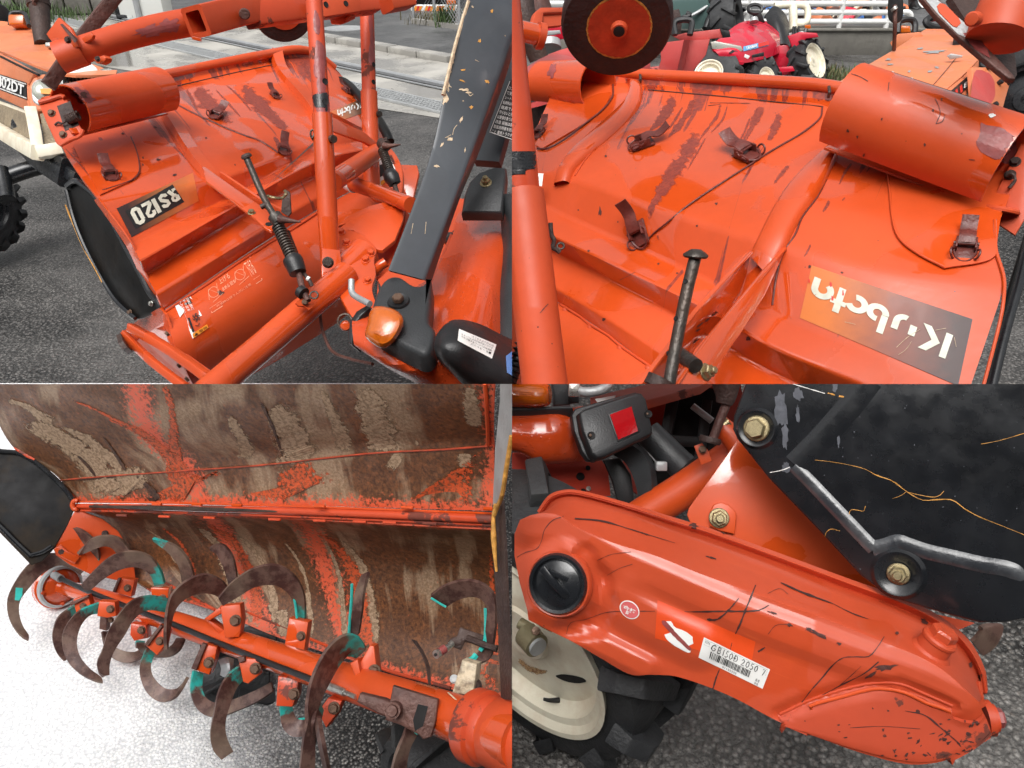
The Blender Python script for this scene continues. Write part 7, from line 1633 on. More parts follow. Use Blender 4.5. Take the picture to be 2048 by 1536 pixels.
edge_teal([(704,1168),(703,1200),(700,1235),(698,1266)], 1.56, 1.58, .0032); edge_teal([(972,1216),(973,1245),(970,1285),(960,1302)], 1.40, 1.38, .0045); edge_teal([(952,1310),(945,1318),(938,1322)], 1.37, 1.36, .006); edge_teal([(862,1196),(878,1206),(892,1214)], 1.42, 1.42, .0022); edge_teal([(852,1420),(848,1440),(838,1458),(832,1466)], 1.20, 1.20, .0045); edge_teal([(565,1174),(582,1184),(590,1205),(594,1236)], 1.60, 1.61, .0028); edge_teal([(598,1438),(610,1437),(620,1432)], 1.53, 1.52, .0022)
add('teal_patch', poly([P(x, y, 1.858) for x, y in [(32,1175),(46,1176),(45,1190),(39,1201),(30,1200)]], .001), M_['teal'], T3)
# tine holders: welded orange boxes with a bolt each
def holder(q, d, bx=None, bs=9, depth=.035, m='orange', plate_=None):
    pl = facing(sum(p[0] for p in q)/len(q), sum(p[1] for p in q)/len(q), d, (-14, 8))
    h = add('tine_holder', plate(pl, q, depth, bev=.002), M_[m], T3)
    if bx and h: bolt(bx[0], bx[1], bs, h, M_['bronze'], pl)
    if plate_ and h: add('worn_face', plate(pl, plate_, .012, off=.008, bev=.001), M_['rust'], h)
    return h
holder([(146,1199),(176,1190),(182,1210),(172,1222),(152,1226)], 1.87, (166,1212), 9, plate_=[(138,1206),(176,1190),(178,1194),(142,1212)])
holder([(198,1202),(230,1204),(232,1232),(214,1236),(194,1232)], 1.80, (221,1218), 11)
holder([(238,1156),(270,1160),(262,1194),(226,1184)], 1.88, (255,1176), 10, plate_=[(236,1156),(241,1157),(230,1185),(225,1183)])
holder([(301,1175),(338,1176),(335,1200),(304,1196)], 1.80, (325,1196), 10)
holder([(262,1246),(292,1250),(296,1276),(268,1282),(260,1270)], 1.80, (283,1260), 11, m='orange_rusty')
holder([(318,1250),(336,1262),(330,1290),(314,1311),(292,1292)], 1.72, (320,1282), 12, plate_=[(320,1250),(325,1253),(296,1292),(287,1290)])
holder([(410,1288),(434,1294),(430,1318),(418,1350),(384,1338)], 1.63, (418,1325), 15, plate_=[(404,1286),(413,1289),(392,1341),(382,1337)])
holder([(440,1212),(480,1208),(484,1240),(478,1274),(450,1276)], 1.63, (471,1241), 16)
holder([(408,1238),(440,1214),(444,1226),(418,1242)], 1.66, None); holder([(408,1238),(420,1240),(450,1262),(440,1268)], 1.67, None)
holder([(476,1316),(520,1318),(518,1350),(496,1368),(486,1364)], 1.54, (511,1337), 16, plate_=[(474,1315),(488,1313),(490,1322),(478,1326)])
holder([(578,1236),(617,1244),(608,1304),(568,1296)], 1.58, (602,1272), 13)
add('weld_foot', tube([(566,1300,1.56),(588,1306,1.545),(608,1308,1.54)], .008, 10), M_['orange'], T3)
holder([(556,1352),(597,1358),(594,1392),(584,1414),(552,1412)], 1.50, (588,1388), 16, m='orange_rusty')
holder([(656,1396),(684,1402),(672,1430),(652,1456),(636,1424)], 1.38, (668,1416), 17, m='orange_rusty')
holder([(704,1330),(722,1322),(740,1290),(748,1292),(754,1342),(740,1384),(730,1388)], 1.385, (749,1342), 18); holder([(700,1326),(716,1318),(728,1386),(712,1360)], 1.37, None)
wh = holder([(924,1320),(954,1328),(946,1392),(904,1386)], 1.235, None, m='sticker')
M_['flaking'] = plain('flaking_white_paint', (.62, .52, .36), .5, 0, var=.2, bump=.3, dirt=1, dcol=(.06, .035, .025), dsc=45)
if wh: wh.data.materials[0] = M_['flaking']
bolt(908, 1358, 12, T3, M_['alum'], None, 1.25); bolt(950, 1372, 20, T3, M_['rust_dark'], None, 1.25)
holder([(200,1232),(214,1236),(212,1262),(198,1258)], 1.84, (222,1240), 8, m='rust')
# rusty clamp bracket on the shaft with pin and slot
cb3 = facing(815,1425,1.165,(-10,6))
ck = add('clamp_bracket', plate(cb3, [(786,1371),(876,1399),(872,1440),(862,1474),(846,1480),(838,1470),(800,1450),(770,1440),(778,1410)], .014, bev=.002), M_['rust'], T3)
add('bracket_arm', plate(facing(755,1410,1.175,(-10,6)), [(720,1386),(770,1398),(797,1412),(800,1430),(786,1440),(766,1432),(713,1404)], .02, off=.01, bev=.003), M_['rust'], ck); add('round_pin', lathe(cb3(785,1421,.02), cb3.n, [(0,.008),(.008,.008),(.009,.004),(.009,.002),(.0125,.002),(.0125,-.02)], 22), M_['rust'], ck)
add('slot', plate(cb3, [(836,1408),(856,1413),(846,1452),(830,1462),(826,1440)], .002, off=.001), M_['hole'], ck)
# second clamp higher up with a bright nipple
ck2 = add('clamp_bracket', plate(facing(945,1275,1.40), [(920,1254),(972,1272),(968,1292),(930,1284),(922,1300),(894,1290),(900,1278),(914,1272)], .012, bev=.002), M_['rust_dark'], T3)
add('nipple', tube([(904,1287,1.37),(888,1300,1.35),(872,1309,1.33)], [.006,.0055,.0075], 14), M_['zinc'], ck2); add('nipple_collar', tube([(890,1297,1.345),(880,1304,1.338)], .0078, 12), M_['stain'], ck2); add('nipple_bore', lathe(P(871,1309.5,1.328), CAM - P(871,1309.5,1.33), [(0,.001),(.003,.001),(.003,-.002)], 12), M_['hole'], ck2)
add('link_bar', tube([(934,1276,1.38),(970,1290,1.36),(994,1298,1.35)], .006, 8), M_['rust_dark'], ck2)
add('fold_strip', loft([[(824,1278,1.55),(840,1300,1.53),(852,1330,1.50),(858,1376,1.45)],[(834,1282,1.55),(848,1304,1.53),(860,1334,1.50),(862,1376,1.45)]], 14, thick=.003), M_['rust_dark'], T3)
# straw caught on the shaft
add('straw', tube([(896,1385,1.19),(925,1412,1.16),(938,1430,1.15)], .0012, 5), M_['wood'], T3)
# tractor wheel seen under the shaft
K3 = thing('tractor', 'black tractor wheels seen under the orange rotor shaft at lower left', 'tractor', G(500, 1430))
tyre('tyre', P(478,1345,1.86), RT*.9 + FW*.25, .085, .16, K3, None, n=8, lug=.03)
tyre('tyre', P(895,1545,1.46), RT*.8 + FW*.5, .10, .2, K3, None, n=7, lug=.03)
add('plastic_bag', loft([[(436,1320,1.70),(455,1314,1.69),(468,1318,1.70)],[(442,1336,1.68),(458,1332,1.66),(466,1340,1.68)],[(440,1350,1.70),(454,1356,1.69),(468,1350,1.70)]], 8, smooth=6, thick=.002), M_['galv'], K3)
# ================================================================ lower right bay: chain case side of a tiller, tractor corner and wheel
BAY = 'BR'
T4 = thing('rotary_tiller', 'tiller side with scuffed orange chain case carrying a white barcode sticker', 'tiller', G(1600, 1500), 'rotary tillers')
OC = M_['orange_case']
cs4 = [
 [(1074,1022,1.46),(1098,990,1.455),(1131,979,1.45),(1166,982,1.445),(1250,1004,1.43),(1336,1031,1.415),(1424,1058,1.40),(1536,1098,1.38),(1700,1158,1.35),(1811,1198,1.33),(1886,1236,1.315),(1938,1280,1.30),(1970,1338,1.285),(1976,1382,1.275)],
 [(1078,1026,1.445),(1100,996,1.44),(1132,985,1.435),(1166,988,1.43),(1250,1011,1.415),(1336,1039,1.40),(1424,1067,1.385),(1536,1107,1.365),(1700,1168,1.335),(1808,1208,1.315),(1880,1245,1.30),(1930,1287,1.285),(1962,1342,1.27),(1970,1386,1.265)],
 [(1084,1030,1.46),(1106,1002,1.455),(1134,992,1.45),(1166,995,1.445),(1249,1018,1.43),(1335,1047,1.415),(1422,1076,1.40),(1534,1116,1.38),(1696,1178,1.35),(1803,1218,1.33),(1874,1254,1.315),(1922,1294,1.30),(1954,1346,1.285),(1966,1390,1.275)],
 [(1090,1030,1.41),(1110,1008,1.405),(1136,998,1.40),(1166,1002,1.395),(1248,1026,1.38),(1334,1056,1.365),(1420,1086,1.35),(1531,1126,1.335),(1692,1190,1.305),(1798,1230,1.285),(1868,1266,1.27),(1916,1304,1.26),(1950,1354,1.25),(1964,1394,1.25)],
 [(1062,1030,1.335),(1086,1026,1.33),(1118,1030,1.325),(1150,1052,1.315),(1230,1086,1.30),(1310,1110,1.285),(1400,1146,1.27),(1510,1186,1.25),(1660,1240,1.225),(1770,1284,1.205),(1840,1312,1.195),(1890,1342,1.19),(1930,1378,1.195),(1958,1404,1.21)],
 [(1040,1040,1.335),(1070,1040,1.32),(1108,1046,1.31),(1146,1070,1.30),(1226,1112,1.28),(1306,1142,1.265),(1390,1178,1.245),(1498,1222,1.225),(1640,1278,1.20),(1740,1318,1.185),(1810,1346,1.178),(1868,1370,1.176),(1922,1398,1.185),(1960,1412,1.21)],
 [(1029,1068,1.325),(1060,1084,1.305),(1104,1098,1.295),(1150,1122,1.285),(1222,1166,1.273),(1300,1202,1.258),(1380,1240,1.24),(1484,1290,1.218),(1618,1340,1.195),(1700,1370,1.185),(1770,1388,1.18),(1840,1402,1.18),(1915,1420,1.188),(1966,1424,1.215)],
 [(1029,1112,1.32),(1058,1132,1.30),(1104,1150,1.29),(1156,1172,1.28),(1226,1212,1.27),(1300,1252,1.255),(1374,1290,1.24),(1470,1336,1.22),(1590,1384,1.20),(1680,1412,1.19),(1760,1428,1.185),(1840,1444,1.185),(1915,1450,1.195),(1974,1440,1.22)],
 [(1040,1168,1.325),(1070,1190,1.305),(1120,1214,1.29),(1180,1244,1.28),(1240,1278,1.27),(1300,1306,1.258),(1370,1330,1.245),(1460,1368,1.228),(1570,1414,1.21),(1660,1444,1.20),(1750,1464,1.195),(1840,1478,1.195),(1920,1476,1.205),(1980,1456,1.23)],
 [(1055,1222,1.33),(1090,1244,1.31),(1140,1268,1.295),(1200,1302,1.285),(1255,1332,1.275),(1300,1338,1.265),(1360,1350,1.25),(1455,1386,1.235),(1560,1432,1.22),(1650,1468,1.21),(1740,1496,1.205),(1835,1512,1.205),(1918,1498,1.215),(1982,1466,1.24)],
 [(1057,1240,1.345),(1092,1258,1.33),(1145,1284,1.315),(1202,1317,1.305),(1262,1350,1.295),(1302,1350,1.285),(1356,1354,1.265),(1462,1393,1.25),(1556,1443,1.235),(1640,1477,1.225),(1735,1510,1.22),(1830,1530,1.22),(1920,1512,1.23),(1984,1470,1.25)],
 [(1062,1240,1.44),(1096,1256,1.43),(1148,1282,1.42),(1204,1314,1.41),(1262,1344,1.40),(1302,1346,1.39),(1356,1352,1.38),(1462,1388,1.36),(1556,1434,1.345),(1640,1468,1.335),(1735,1500,1.33),(1826,1516,1.33),(1914,1500,1.33),(1978,1462,1.33)],
]
def base4(x): return 1.255 - .19 * (x - 1030) / 930
OFF4 = {0: .112, 1: .098, 2: .116, 3: .078, 11: .11}
cs5 = [[(x, y, base4(x) + OFF4.get(i, .0)) for x, y, d in r] for i, r in enumerate(cs4)]
dense = cs5[:5]                                              # extra rows over the face so the pressing can be shaped
for a, b in zip(cs5[4:10], cs5[5:11]):
    ra_, rb2 = crom([P(*p) for p in a], 110), crom([P(*p) for p in b], 110)
    for t in (.25, .5, .75, 1): dense.append([p.lerp(q, t) for p, q in zip(ra_, rb2)])
dense.append(cs5[11])
def sstep(a, b, x): t = max(0, min(1, (x - a) / (b - a))); return t * t * (3 - 2 * t)
def seg_d(x, y, pts):
    best = 1e9
    for (ax, ay), (bx, by) in zip(pts, pts[1:]):
        t = max(0, min(1, ((x-ax)*(bx-ax) + (y-ay)*(by-ay)) / ((bx-ax)**2 + (by-ay)**2))); best = min(best, math.hypot(x - ax - t*(bx-ax), y - ay - t*(by-ay)))
    return best
def press4(x, y):
    """depth of the pressing at a photo pixel, metres towards the viewer"""
    h = .016 * (1 - sstep(58, 92, math.hypot(x - 1118, (y - 1166) * .95)))                     # boss round the plug
    h += .010 * (1 - sstep(14, 50, seg_d(x, y, [(1060,1052),(1120,1052),(1160,1078),(1250,1128),(1330,1162),(1500,1238),(1700,1312),(1850,1362),(1930,1400)])))  # swelling under the upper fold
    h += .012 * (1 - sstep(18, 60, seg_d(x, y, [(1240,1200),(1300,1240),(1400,1290)])))
    h -= .012 * (1 - sstep(6, 30, seg_d(x, y, [(1168,1110),(1200,1160),(1215,1210),(1190,1256),(1130,1262)])))   # hollow beside the boss
    h += .010 * (1 - sstep(10, 34, seg_d(x, y, [(1066,1230),(1140,1262),(1220,1300),(1290,1336)])))
    h -= .008 * (1 - sstep(4, 18, seg_d(x, y, [(1560,1428),(1620,1400),(1690,1378),(1750,1366),(1800,1368),(1850,1388),(1905,1412)])))
    return h
bm = loft(dense, 110, rr=.16, thick=0); 
for v in bm.verts:
    x, y, d = proj(v.co); k = sstep(.06, .02, d - base4(x)) if False else (1 if d - base4(x) < .03 else 0)
    if k: v.co -= (v.co - CAM).normalized() * press4(x, y)
shell(bm, bm.faces[:], .004)
add('chain_case', bm, OC, T4, surf='case4', sharp=30)
sk = [[(1556,1444),(1620,1416),(1690,1392),(1745,1378),(1775,1378),(1810,1385),(1850,1404),(1900,1426),(1944,1437),(1962,1424)],[(1564,1446),(1630,1473),(1700,1499),(1760,1518),(1800,1528),(1850,1530),(1895,1520),(1935,1500),(1962,1482),(1980,1464)]]
bm = bmesh.new(); L = crom([V((x, y, 0)) for x, y in sk[0]], 50); B_ = crom([V((x, y, 0)) for x, y in sk[1]], 50); cols = []
for a, b in zip(L, B_): cols.append([hit(a.x*(1-t) + b.x*t, a.y*(1-t) + b.y*t, 'case4', .010 if t < .9 else .008, 1.2)[0] for t in [j/12 for j in range(13)]])
fs = grid(bm, cols); shell(bm, fs, .006)
M_['orange_skid'] = paint('rust_speckled_orange_paint', (.50, .062, .022), r0=.3, r1=.55, chips=1.3, rust=.34, rust_sc=14, fade=.35, fcol=(.50, .10, .05), coat=.1)
add('skid_plate', bm, M_['orange_skid'], T4, surf='skid4')
bead('skid_edge', [(1556,1443),(1620,1416),(1690,1392),(1745,1378),(1775,1378),(1810,1385),(1850,1404),(1900,1426),(1944,1437),(1960,1425)], 'skid4', .0028, O, T4, off=.001)
bead('pressed_groove', [(1560,1428),(1620,1400),(1690,1378),(1750,1366),(1800,1368),(1850,1388),(1905,1412)], 'case4', .0022, OC, T4, off=.0)
# black inspection plug
pc, pn = hit(1118, 1166, 'case4'); pr4 = px2m(57, 1.29)
pn = (pn + UP * .12 - RT*.1).normalized()
pg = add('inspection_plug', lathe(pc + pn*.004, pn, [(0,.006),(pr4*.72,.006),(pr4*.78,.004),(pr4*.84,.010),(pr4*.94,.011),(pr4,.006),(pr4,-.012)], 56), M_['black_paint'], T4)
uw = (P(1096,1140,1.29) - P(1140,1190,1.29)).normalized()
add('plug_wing', bar([pc + pn*.012 + uw*.034, pc + pn*.018 + uw*.012, pc + pn*.018 - uw*.012, pc + pn*.011 - uw*.03], .012, .012, up=pn), M_['black_paint'], pg)
add('plug_wing', bar([pc + pn*.013 + uw*.028 + RT*.006, pc + pn*.013 + uw*.01 + RT*.024], .008, .008, up=pn), M_['black_paint'], pg)
add('seat_ring', lathe(pc + pn*.002, pn, [(pr4*.98,.004),(pr4*1.06,.005),(pr4*1.12,.0),(pr4*1.12,-.01)], 56, ring=True), OC, T4)
# filler plug and drain plug
c, n = hit(1862, 1300, 'case4', .0); n = (UP*.75 - FW*.35 + RT*.3).normalized()
fpz = add('filler_plug', lathe(c - n*.012, n, [(.034,.0),(.031,.008),(.0235,.016),(.0225,.030),(.0245,.032),(.0245,.036),(.022,.039),(.012,.040)], 32), OC, T4)
place('bolt', bolt_mesh(OC, False), fpz, c + n*.020, n.to_track_quat('Z','Y'), .034)
dp = thing('drain_plug', 'rusty orange drain plug', 'plug', P(1985,1440,1.23)) if False else None
n = (RT*.95 + UP*.1 - FW*.2).normalized(); c = P(1974,1436,1.145)
dpz = add('drain_plug', lathe(c, n, [(.026,-.004),(.026,.006),(.020,.008),(.020,.012)], 28), M_['orange_rusty'], T4); place('bolt', bolt_mesh(M_['stain'], False), dpz, c + n*.006, n.to_track_quat('Z','Y'), .026)
add('end_tab', bar([P(1952,1362,1.145), P(1960,1400,1.14), P(1966,1412,1.14)], .006, .012, up=UP), OC, T4); add('lower_tab', plate(facing(1972,1470,1.16), [(1962,1470),(1978,1462),(1982,1476),(1970,1484)], .01), M_['orange_rusty'], T4)
# case sticker with a hand-written number and a bar code
lbx = [(1408,1274),(1540,1338),(1525,1377),(1397,1314)]
stk = add('barcode_sticker', sticker(lbx, 'case4', .0014, 14, 6), M_['sticker'], T4)
bm = bmesh.new(); x = .14; br_ = random.Random(5)
while x < .76:
    w = br_.choice((.006, .006, .011, .016)); shape2d([[(x,.46),(x+w,.46),(x+w,.78),(x,.78)]], lbx, 'case4', .003, bm); x += w + br_.choice((.006, .010, .014))
add('bar_code', bm, M_['ink'], stk, flat=True)
HW = {'G': [[(.8,.2),(.5,.02),(.1,.3),(.05,.7),(.35,1),(.75,.8),(.8,.55),(.45,.55)]], 'B': [[(.15,0),(.1,1)],[(.15,.02),(.7,.1),(.65,.4),(.2,.48),(.75,.6),(.7,.92),(.1,1)]], '1': [[(.5,0),(.45,1)]], '5': [[(.8,.02),(.3,.05),(.25,.42),(.65,.42),(.75,.75),(.4,1),(.1,.9)]], '0': [[(.5,0),(.15,.3),(.15,.75),(.45,1),(.8,.7),(.8,.25),(.5,0)]], 'D': [[(.2,0),(.15,1),(.65,.85),(.8,.45),(.55,.05),(.1,.02)],[(-.05,.5),(.5,.5)]], '2': [[(.1,.25),(.4,.0),(.75,.2),(.6,.55),(.1,1),(.85,.95)]], '7': [[(.1,.1),(.8,.05),(.4,1)]]}
bm = bmesh.new(); x = .13
for ch, w in (('G',.085),('B',.075),('1',.045),('5',.07),('0',.07),('2',.0),('D',.085),(' ',.03),('2',.07),('0',.065),('5',.065),('0',.065),(' ',.05),('7',.06)):
    if ch in HW and w:
        for s_ in HW[ch]: shape2d(stroke([(x + px_ * w * .85, .10 + py_ * .30) for px_, py_ in s_], .032, 3.5), lbx, 'case4', .0032, bm)
    x += w
add('handwriting', bm, M_['ink'], stk, flat=True)
bm = bmesh.new(); letter('5276', lbx, 'case4', .003, box_=(.03,.10,.10,.20), bm=bm); letter('01152232', lbx, 'case4', .003, box_=(.36,.84,.58,.93), bm=bm); letter('機 械', lbx, 'case4', .003, box_=(.86,.66,.92,.80), bm=bm); letter('中古', lbx, 'case4', .003, box_=(.86,.84,.92,.96), bm=bm)
shape2d(stroke([(.10,.06),(.97,.06),(.97,.36)], .008, 3.5) + stroke([(.02,.06),(.10,.06),(.10,.3),(.02,.3)], .006, 3.5), lbx, 'case4', .003, bm); add('small_print', bm, M_['ink'], stk, flat=True)
# newer orange patch with a torn label, oval sticker
M_['orange_fresh'] = paint('fresh_orange_paint', (.70, .068, .012), r0=.3, r1=.4, chips=.1, coat=.1)
def filled(name, pts, surf, off, m, parent, jit=1.2, n=40): return add(name, area(pts, surf, off, 14, 8, jit), m, parent, flat=True)
bm = bmesh.new(); ptc = [(1315,1200),(1510,1282),(1516,1304),(1400,1322),(1312,1280)]
pch = add('fresh_patch', sticker([(1315,1200),(1511,1283),(1502,1330),(1310,1276)], 'case4', .0007, 20, 8), M_['orange_fresh'], T4)
filled('torn_label', [(1330,1244),(1342,1242),(1350,1254),(1362,1258),(1384,1272),(1386,1288),(1374,1282),(1382,1300),(1380,1306),(1340,1284),(1328,1268),(1344,1270)], 'case4', .0013, M_['sticker'], T4, 1.0, 48)
filled('torn_strip', [(1322,1242),(1330,1240),(1350,1262),(1384,1298),(1380,1301),(1344,1268)], 'case4', .0022, M_['stain'], T4, .6, 24)
ov = [(1240 + 22, 1218)]; bm = bmesh.new(); bm.faces.new([bm.verts.new(hit(1259.5 + 21*math.cos(a)*.9 - 12*math.sin(a)*.4, 1219 + 21*math.cos(a)*.45 + 17*math.sin(a)*.95, 'case4', .0012)[0]) for a in [k*.1963 for k in range(32)]])
oval = add('oval_sticker', bm, M_['sticker'], T4, flat=True); bm = bmesh.new(); bm.faces.new([bm.verts.new(hit(1259.5 + 19*math.cos(a)*.9 - 10.6*math.sin(a)*.4, 1219 + 19*math.cos(a)*.45 + 15*math.sin(a)*.95, 'case4', .002)[0]) for a in [k*.1963 for k in range(32)]]); add('red_field', bm, plain('faded_red_print', (.62,.12,.12), .4), oval, flat=True)
ovc = [(1245,1206),(1277,1222),(1272,1236),(1240,1218)]; bm = letter('合格', ovc, 'case4', .003, .02, (.1,.0,.9,.5)); letter('証', ovc, 'case4', .003, .02, (.35,.55,.65,1.1), bm); add('lettering', bm, M_['sticker'], oval, flat=True)
# scratches, marker strokes and chips
def scr(pts, w=1.2, surf='case4', m='scratch', off=.0012, jit=.45, name='scratch'): return add(name, ribbon(pts, w, surf, off, jit=jit), M_[m], T4, flat=True)
scr([(1029,1118),(1048,1106),(1074,1098),(1083,1083),(1089,1060),(1106,1040),(1127,1033)], 1.2)
scr([(1279,1222),(1310,1222)], 1.4); scr([(1369,1223),(1454,1222),(1498,1222),(1520,1220),(1538,1210)], [1.5,3,3,1.5]); scr([(1478,1196),(1456,1221),(1440,1235),(1430,1239),(1414,1238)], [1.5,3,4,5]); scr([(1511,1171),(1501,1196),(1490,1222),(1481,1246),(1471,1267)], [2,4,4,2.5]); scr([(1439,1338),(1432,1356),(1426,1377)], 2.4); scr([(1464,1285),(1460,1300)], 1.4); scr([(1516,1303),(1524,1298),(1530,1294)], 3)
scr([(1149,1038),(1204,1043),(1256,1058),(1350,1087)], [2.4,2.6,1.4,.8]); scr([(1276,1064),(1300,1072)], [1,3,1]); scr([(1411,1113),(1432,1119)], [1,4,1]); scr([(1561,1166),(1600,1184),(1665,1208)], [1.5,4,4,1]); scr([(1665,1208),(1705,1228),(1736,1239)], [.8,.8,3,1])
scr([(1768,1274),(1752,1298),(1738,1312),(1710,1313),(1686,1315),(1666,1329),(1641,1359),(1618,1384),(1603,1404)], [1.8,2,2.4,1.6]); scr([(1757,1323),(1730,1345),(1680,1370),(1640,1392)], [2.4,2,2.6,2]); scr([(1722,1332),(1700,1352),(1676,1372)], 1); scr([(1535,1188),(1560,1178),(1576,1190)], .9)
scr([(1536,1268),(1552,1250),(1578,1248)], .9); scr([(1060,1243),(1100,1262),(1160,1294)], 1, m='orange_edge'); scr([(1133,1268),(1140,1245),(1170,1238),(1210,1225),(1245,1222)], [.8,.8,1.4,1.2]); scr([(1195,1120),(1225,1108),(1262,1104)], .8); scr([(1215,1150),(1240,1136),(1265,1128)], .8)
for x, y, rx, ry, ro in ((1770,1335,22,6,-12),(1740,1350,14,3,-30),(1636,1268,20,3.5,22),(1617,1258,6,4,0),(1578,1250,6,3,20),(1678,1287,5,3,20),(1545,1226,9,2,20),(1847,1244,7,5,30),(1793,1267,3,3,0),(1387,1052,8,4,15),(1448,1066,7,3,10),(1940,1330,3,5,0),(1960,1354,4,6,20)): add('paint_chip', blob(x, y, rx, ry, 'case4', .0013, 16, .45, ro), M_['chip'], T4, flat=True)
cr4 = random.Random(4)
for i in range(70):
    t = cr4.random(); x = 1700 + 260 * (cr4.random() ** .6); y = 1440 + cr4.uniform(0, 78) ; 
    if (x - 1800) / 200 + (y - 1440) / 90 < .55: continue
    p, n = hit(x, y, 'skid4', .0009)
    if (hit(x, y, 'skid4')[0] - CAM).length > 2: continue
    add('rust_speck', blob(x, y, cr4.uniform(2, 6), cr4.uniform(1, 3), 'skid4', .0009, 9, .55, cr4.uniform(-60, 60)), M_['chip'], T4, flat=True)
for i in range(16): x = cr4.uniform(1600, 1900); y = cr4.uniform(1410, 1510); add('rust_speck', blob(x, y, cr4.uniform(1.5, 4), cr4.uniform(1, 2.2), 'skid4', .0009, 8, .5), M_['chip'], T4, flat=True)
scr([(1810,1421),(1850,1430),(1880,1454),(1905,1475),(1920,1488)], [1,3,2,2], 'skid4'); scr([(1700,1455),(1760,1452),(1840,1457)], 1, 'skid4')
# gusset, tab and beam
gp4 = Plane((1472,888,1.44),(1378,1022,1.44),(1720,1155,1.37))
gs = add('gusset_plate', plate(gp4, [(1474,882),(1424,952),(1378,1016),(1374,1030),(1392,1070),(1480,1110),(1560,1140),(1700,1195),(1790,1200),(1640,1040),(1540,930),(1505,895)], .008, bev=.001), M_['orange'], T4)
tb = add('bolt_tab', plate(gp4, [(1420,1052),(1421,1022),(1428,1009),(1441,1005),(1458,1010),(1472,1024),(1473,1034),(1469,1068),(1440,1062)], .008, off=.012, bev=.0015), M_['orange'], T4); bolt(1438, 1036, 28, tb, M_['zinc_y'], gp4, off=.012, stud=True)
add('front_beam', tube([(1262,1046,1.60),(1380,972,1.57),(1500,890,1.54)], px2m(36,1.57), 36), M_['orange'], T4)
# black side shield with pressed ridge and two bolts
sp4 = facing(1740,960,1.21,(-6,4))
sh = add('side_shield', plate(sp4, [(1500,740),(1480,795),(1467,832),(1465,858),(1474,878),(1536,956),(1640,1064),(1722,1152),(1760,1181),(1800,1201),(1886,1227),(1958,1246),(2010,1246),(2060,1236),(2090,740)], .010, bev=.004), M_['black_paint'], T4, surf='shield4')
def ridge(pts, w, h, surf, parent, m, n=8):
    bm = bmesh.new(); q = [hit(x, y, surf, 0, 1.2) for x, y in pts]; cs = crom([a for a, _ in q], len(pts) * n); up = q[0][1]
    sweep(bm, cs, [(-w, 0), (-w*.7, h*.55), (-w*.35, h*.93), (0, h), (w*.35, h*.93), (w*.7, h*.55), (w, 0)], up=up); return add('pressed_ridge', bm, m, parent, sharp=60)
M_['shield_ridge'] = plain('sky_lit_black_paint', (.030, .033, .038), .3, 0, var=.3, bump=.15, dirt=.8, dcol=(.09, .095, .10), dsc=14, Coat_Weight=.5)  # lighter grey paints in the sky reflected along the ridge
ridge([(1588,932),(1620,964),(1660,1006),(1700,1048),(1734,1084),(1748,1098)], .011, .0036, 'shield4', sh, M_['shield_ridge']); ridge([(1744,1097),(1770,1092),(1796,1084),(1815,1090),(1850,1102),(1900,1114),(1960,1128),(2030,1144),(2090,1160)], .012, .0036, 'shield4', sh, M_['shield_ridge'])
ridge([(1590,930),(1640,880),(1700,812),(1740,760)], .020, .003, 'shield4', sh, M_['black_paint'])
for x, y, s_, rr4 in ((1514,857,36,40),(1797,1147,30,44)):
    p, n = hit(x, y, 'shield4'); r = px2m(rr4, 1.23)
    add('bolt_dish', lathe(p, n, [(0,.0006),(r*.6,.0006),(r*.8,.005),(r*.95,.006),(r*1.12,.0)], 40), M_['black_paint'], sh); bolt(x, y, s_, sh, M_['zinc_y'], 'shield4', off=.003, stud=(s_ == 30))
for q, w in (([(1590,926),(1612,920),(1650,922),(1690,928),(1730,938),(1752,950),(1785,962),(1815,984),(1845,1000),(1875,999),(1905,1000),(1930,1018),(1960,1034),(2000,1050),(2050,1070)], [1,1,2.4,2.4,1.6,1.4]), ([(1812,983),(1840,990),(1868,994),(1880,990),(1888,982)], [1,2,1.5]), ([(1785,997),(1800,992),(1812,984)], [.6,1.4]), ([(1697,1031),(1702,1020),(1715,1020),(1727,1022),(1731,1012)], 1.3), ([(1650,1080),(1652,1066),(1662,1058),(1680,1062)], 1.2), ([(1962,888),(1985,884),(2010,878),(2050,866)], [1,1.6,1.6])):
    add('scratch', ribbon(q, [x * .75 for x in w] if isinstance(w, list) else w * .75, 'shield4', .0010, jit=.4), M_['orange_edge'], sh, flat=True)
for q in ([(1560,760),(1600,772),(1650,787)],[(1540,945),(1565,940),(1580,934)]): add('scratch', ribbon(q, 1.6, 'shield4', .0011, jit=.4), M_['sticker'], sh, flat=True)
for q in ([(1656,786),(1670,790)],[(1678,792),(1688,794)]): add('scratch', ribbon(q, 3, 'shield4', .0011, jit=.4), M_['orange_edge'], sh, flat=True)
for i in range(40): x = cr4.uniform(1550, 2040); y = cr4.uniform(775, 1180); 
M_['dust'] = plain('grey_water_mark', (.085, .09, .105), .4, 0, var=.3, bump=.1, sc=60)
for x, y, rx, ry in ((1596,830,4,18),(1677,880,2.5,15),(1596,790,10,14),(1570,870,6,28),(1562,820,14,34),(1572,935,8,12),(1670,775,5,9)): add('water_mark', blob(x, y, rx, ry, 'shield4', .0008, 18, .35), M_['dust'], sh, flat=True)
for i in range(45): x = cr4.uniform(1640, 2040); y = cr4.uniform(780, 1170); add('dust_speck', blob(x, y, cr4.uniform(.7, 1.6), cr4.uniform(.7, 1.4), 'shield4', .0009, 7, .4), M_['dust'], sh, flat=True)
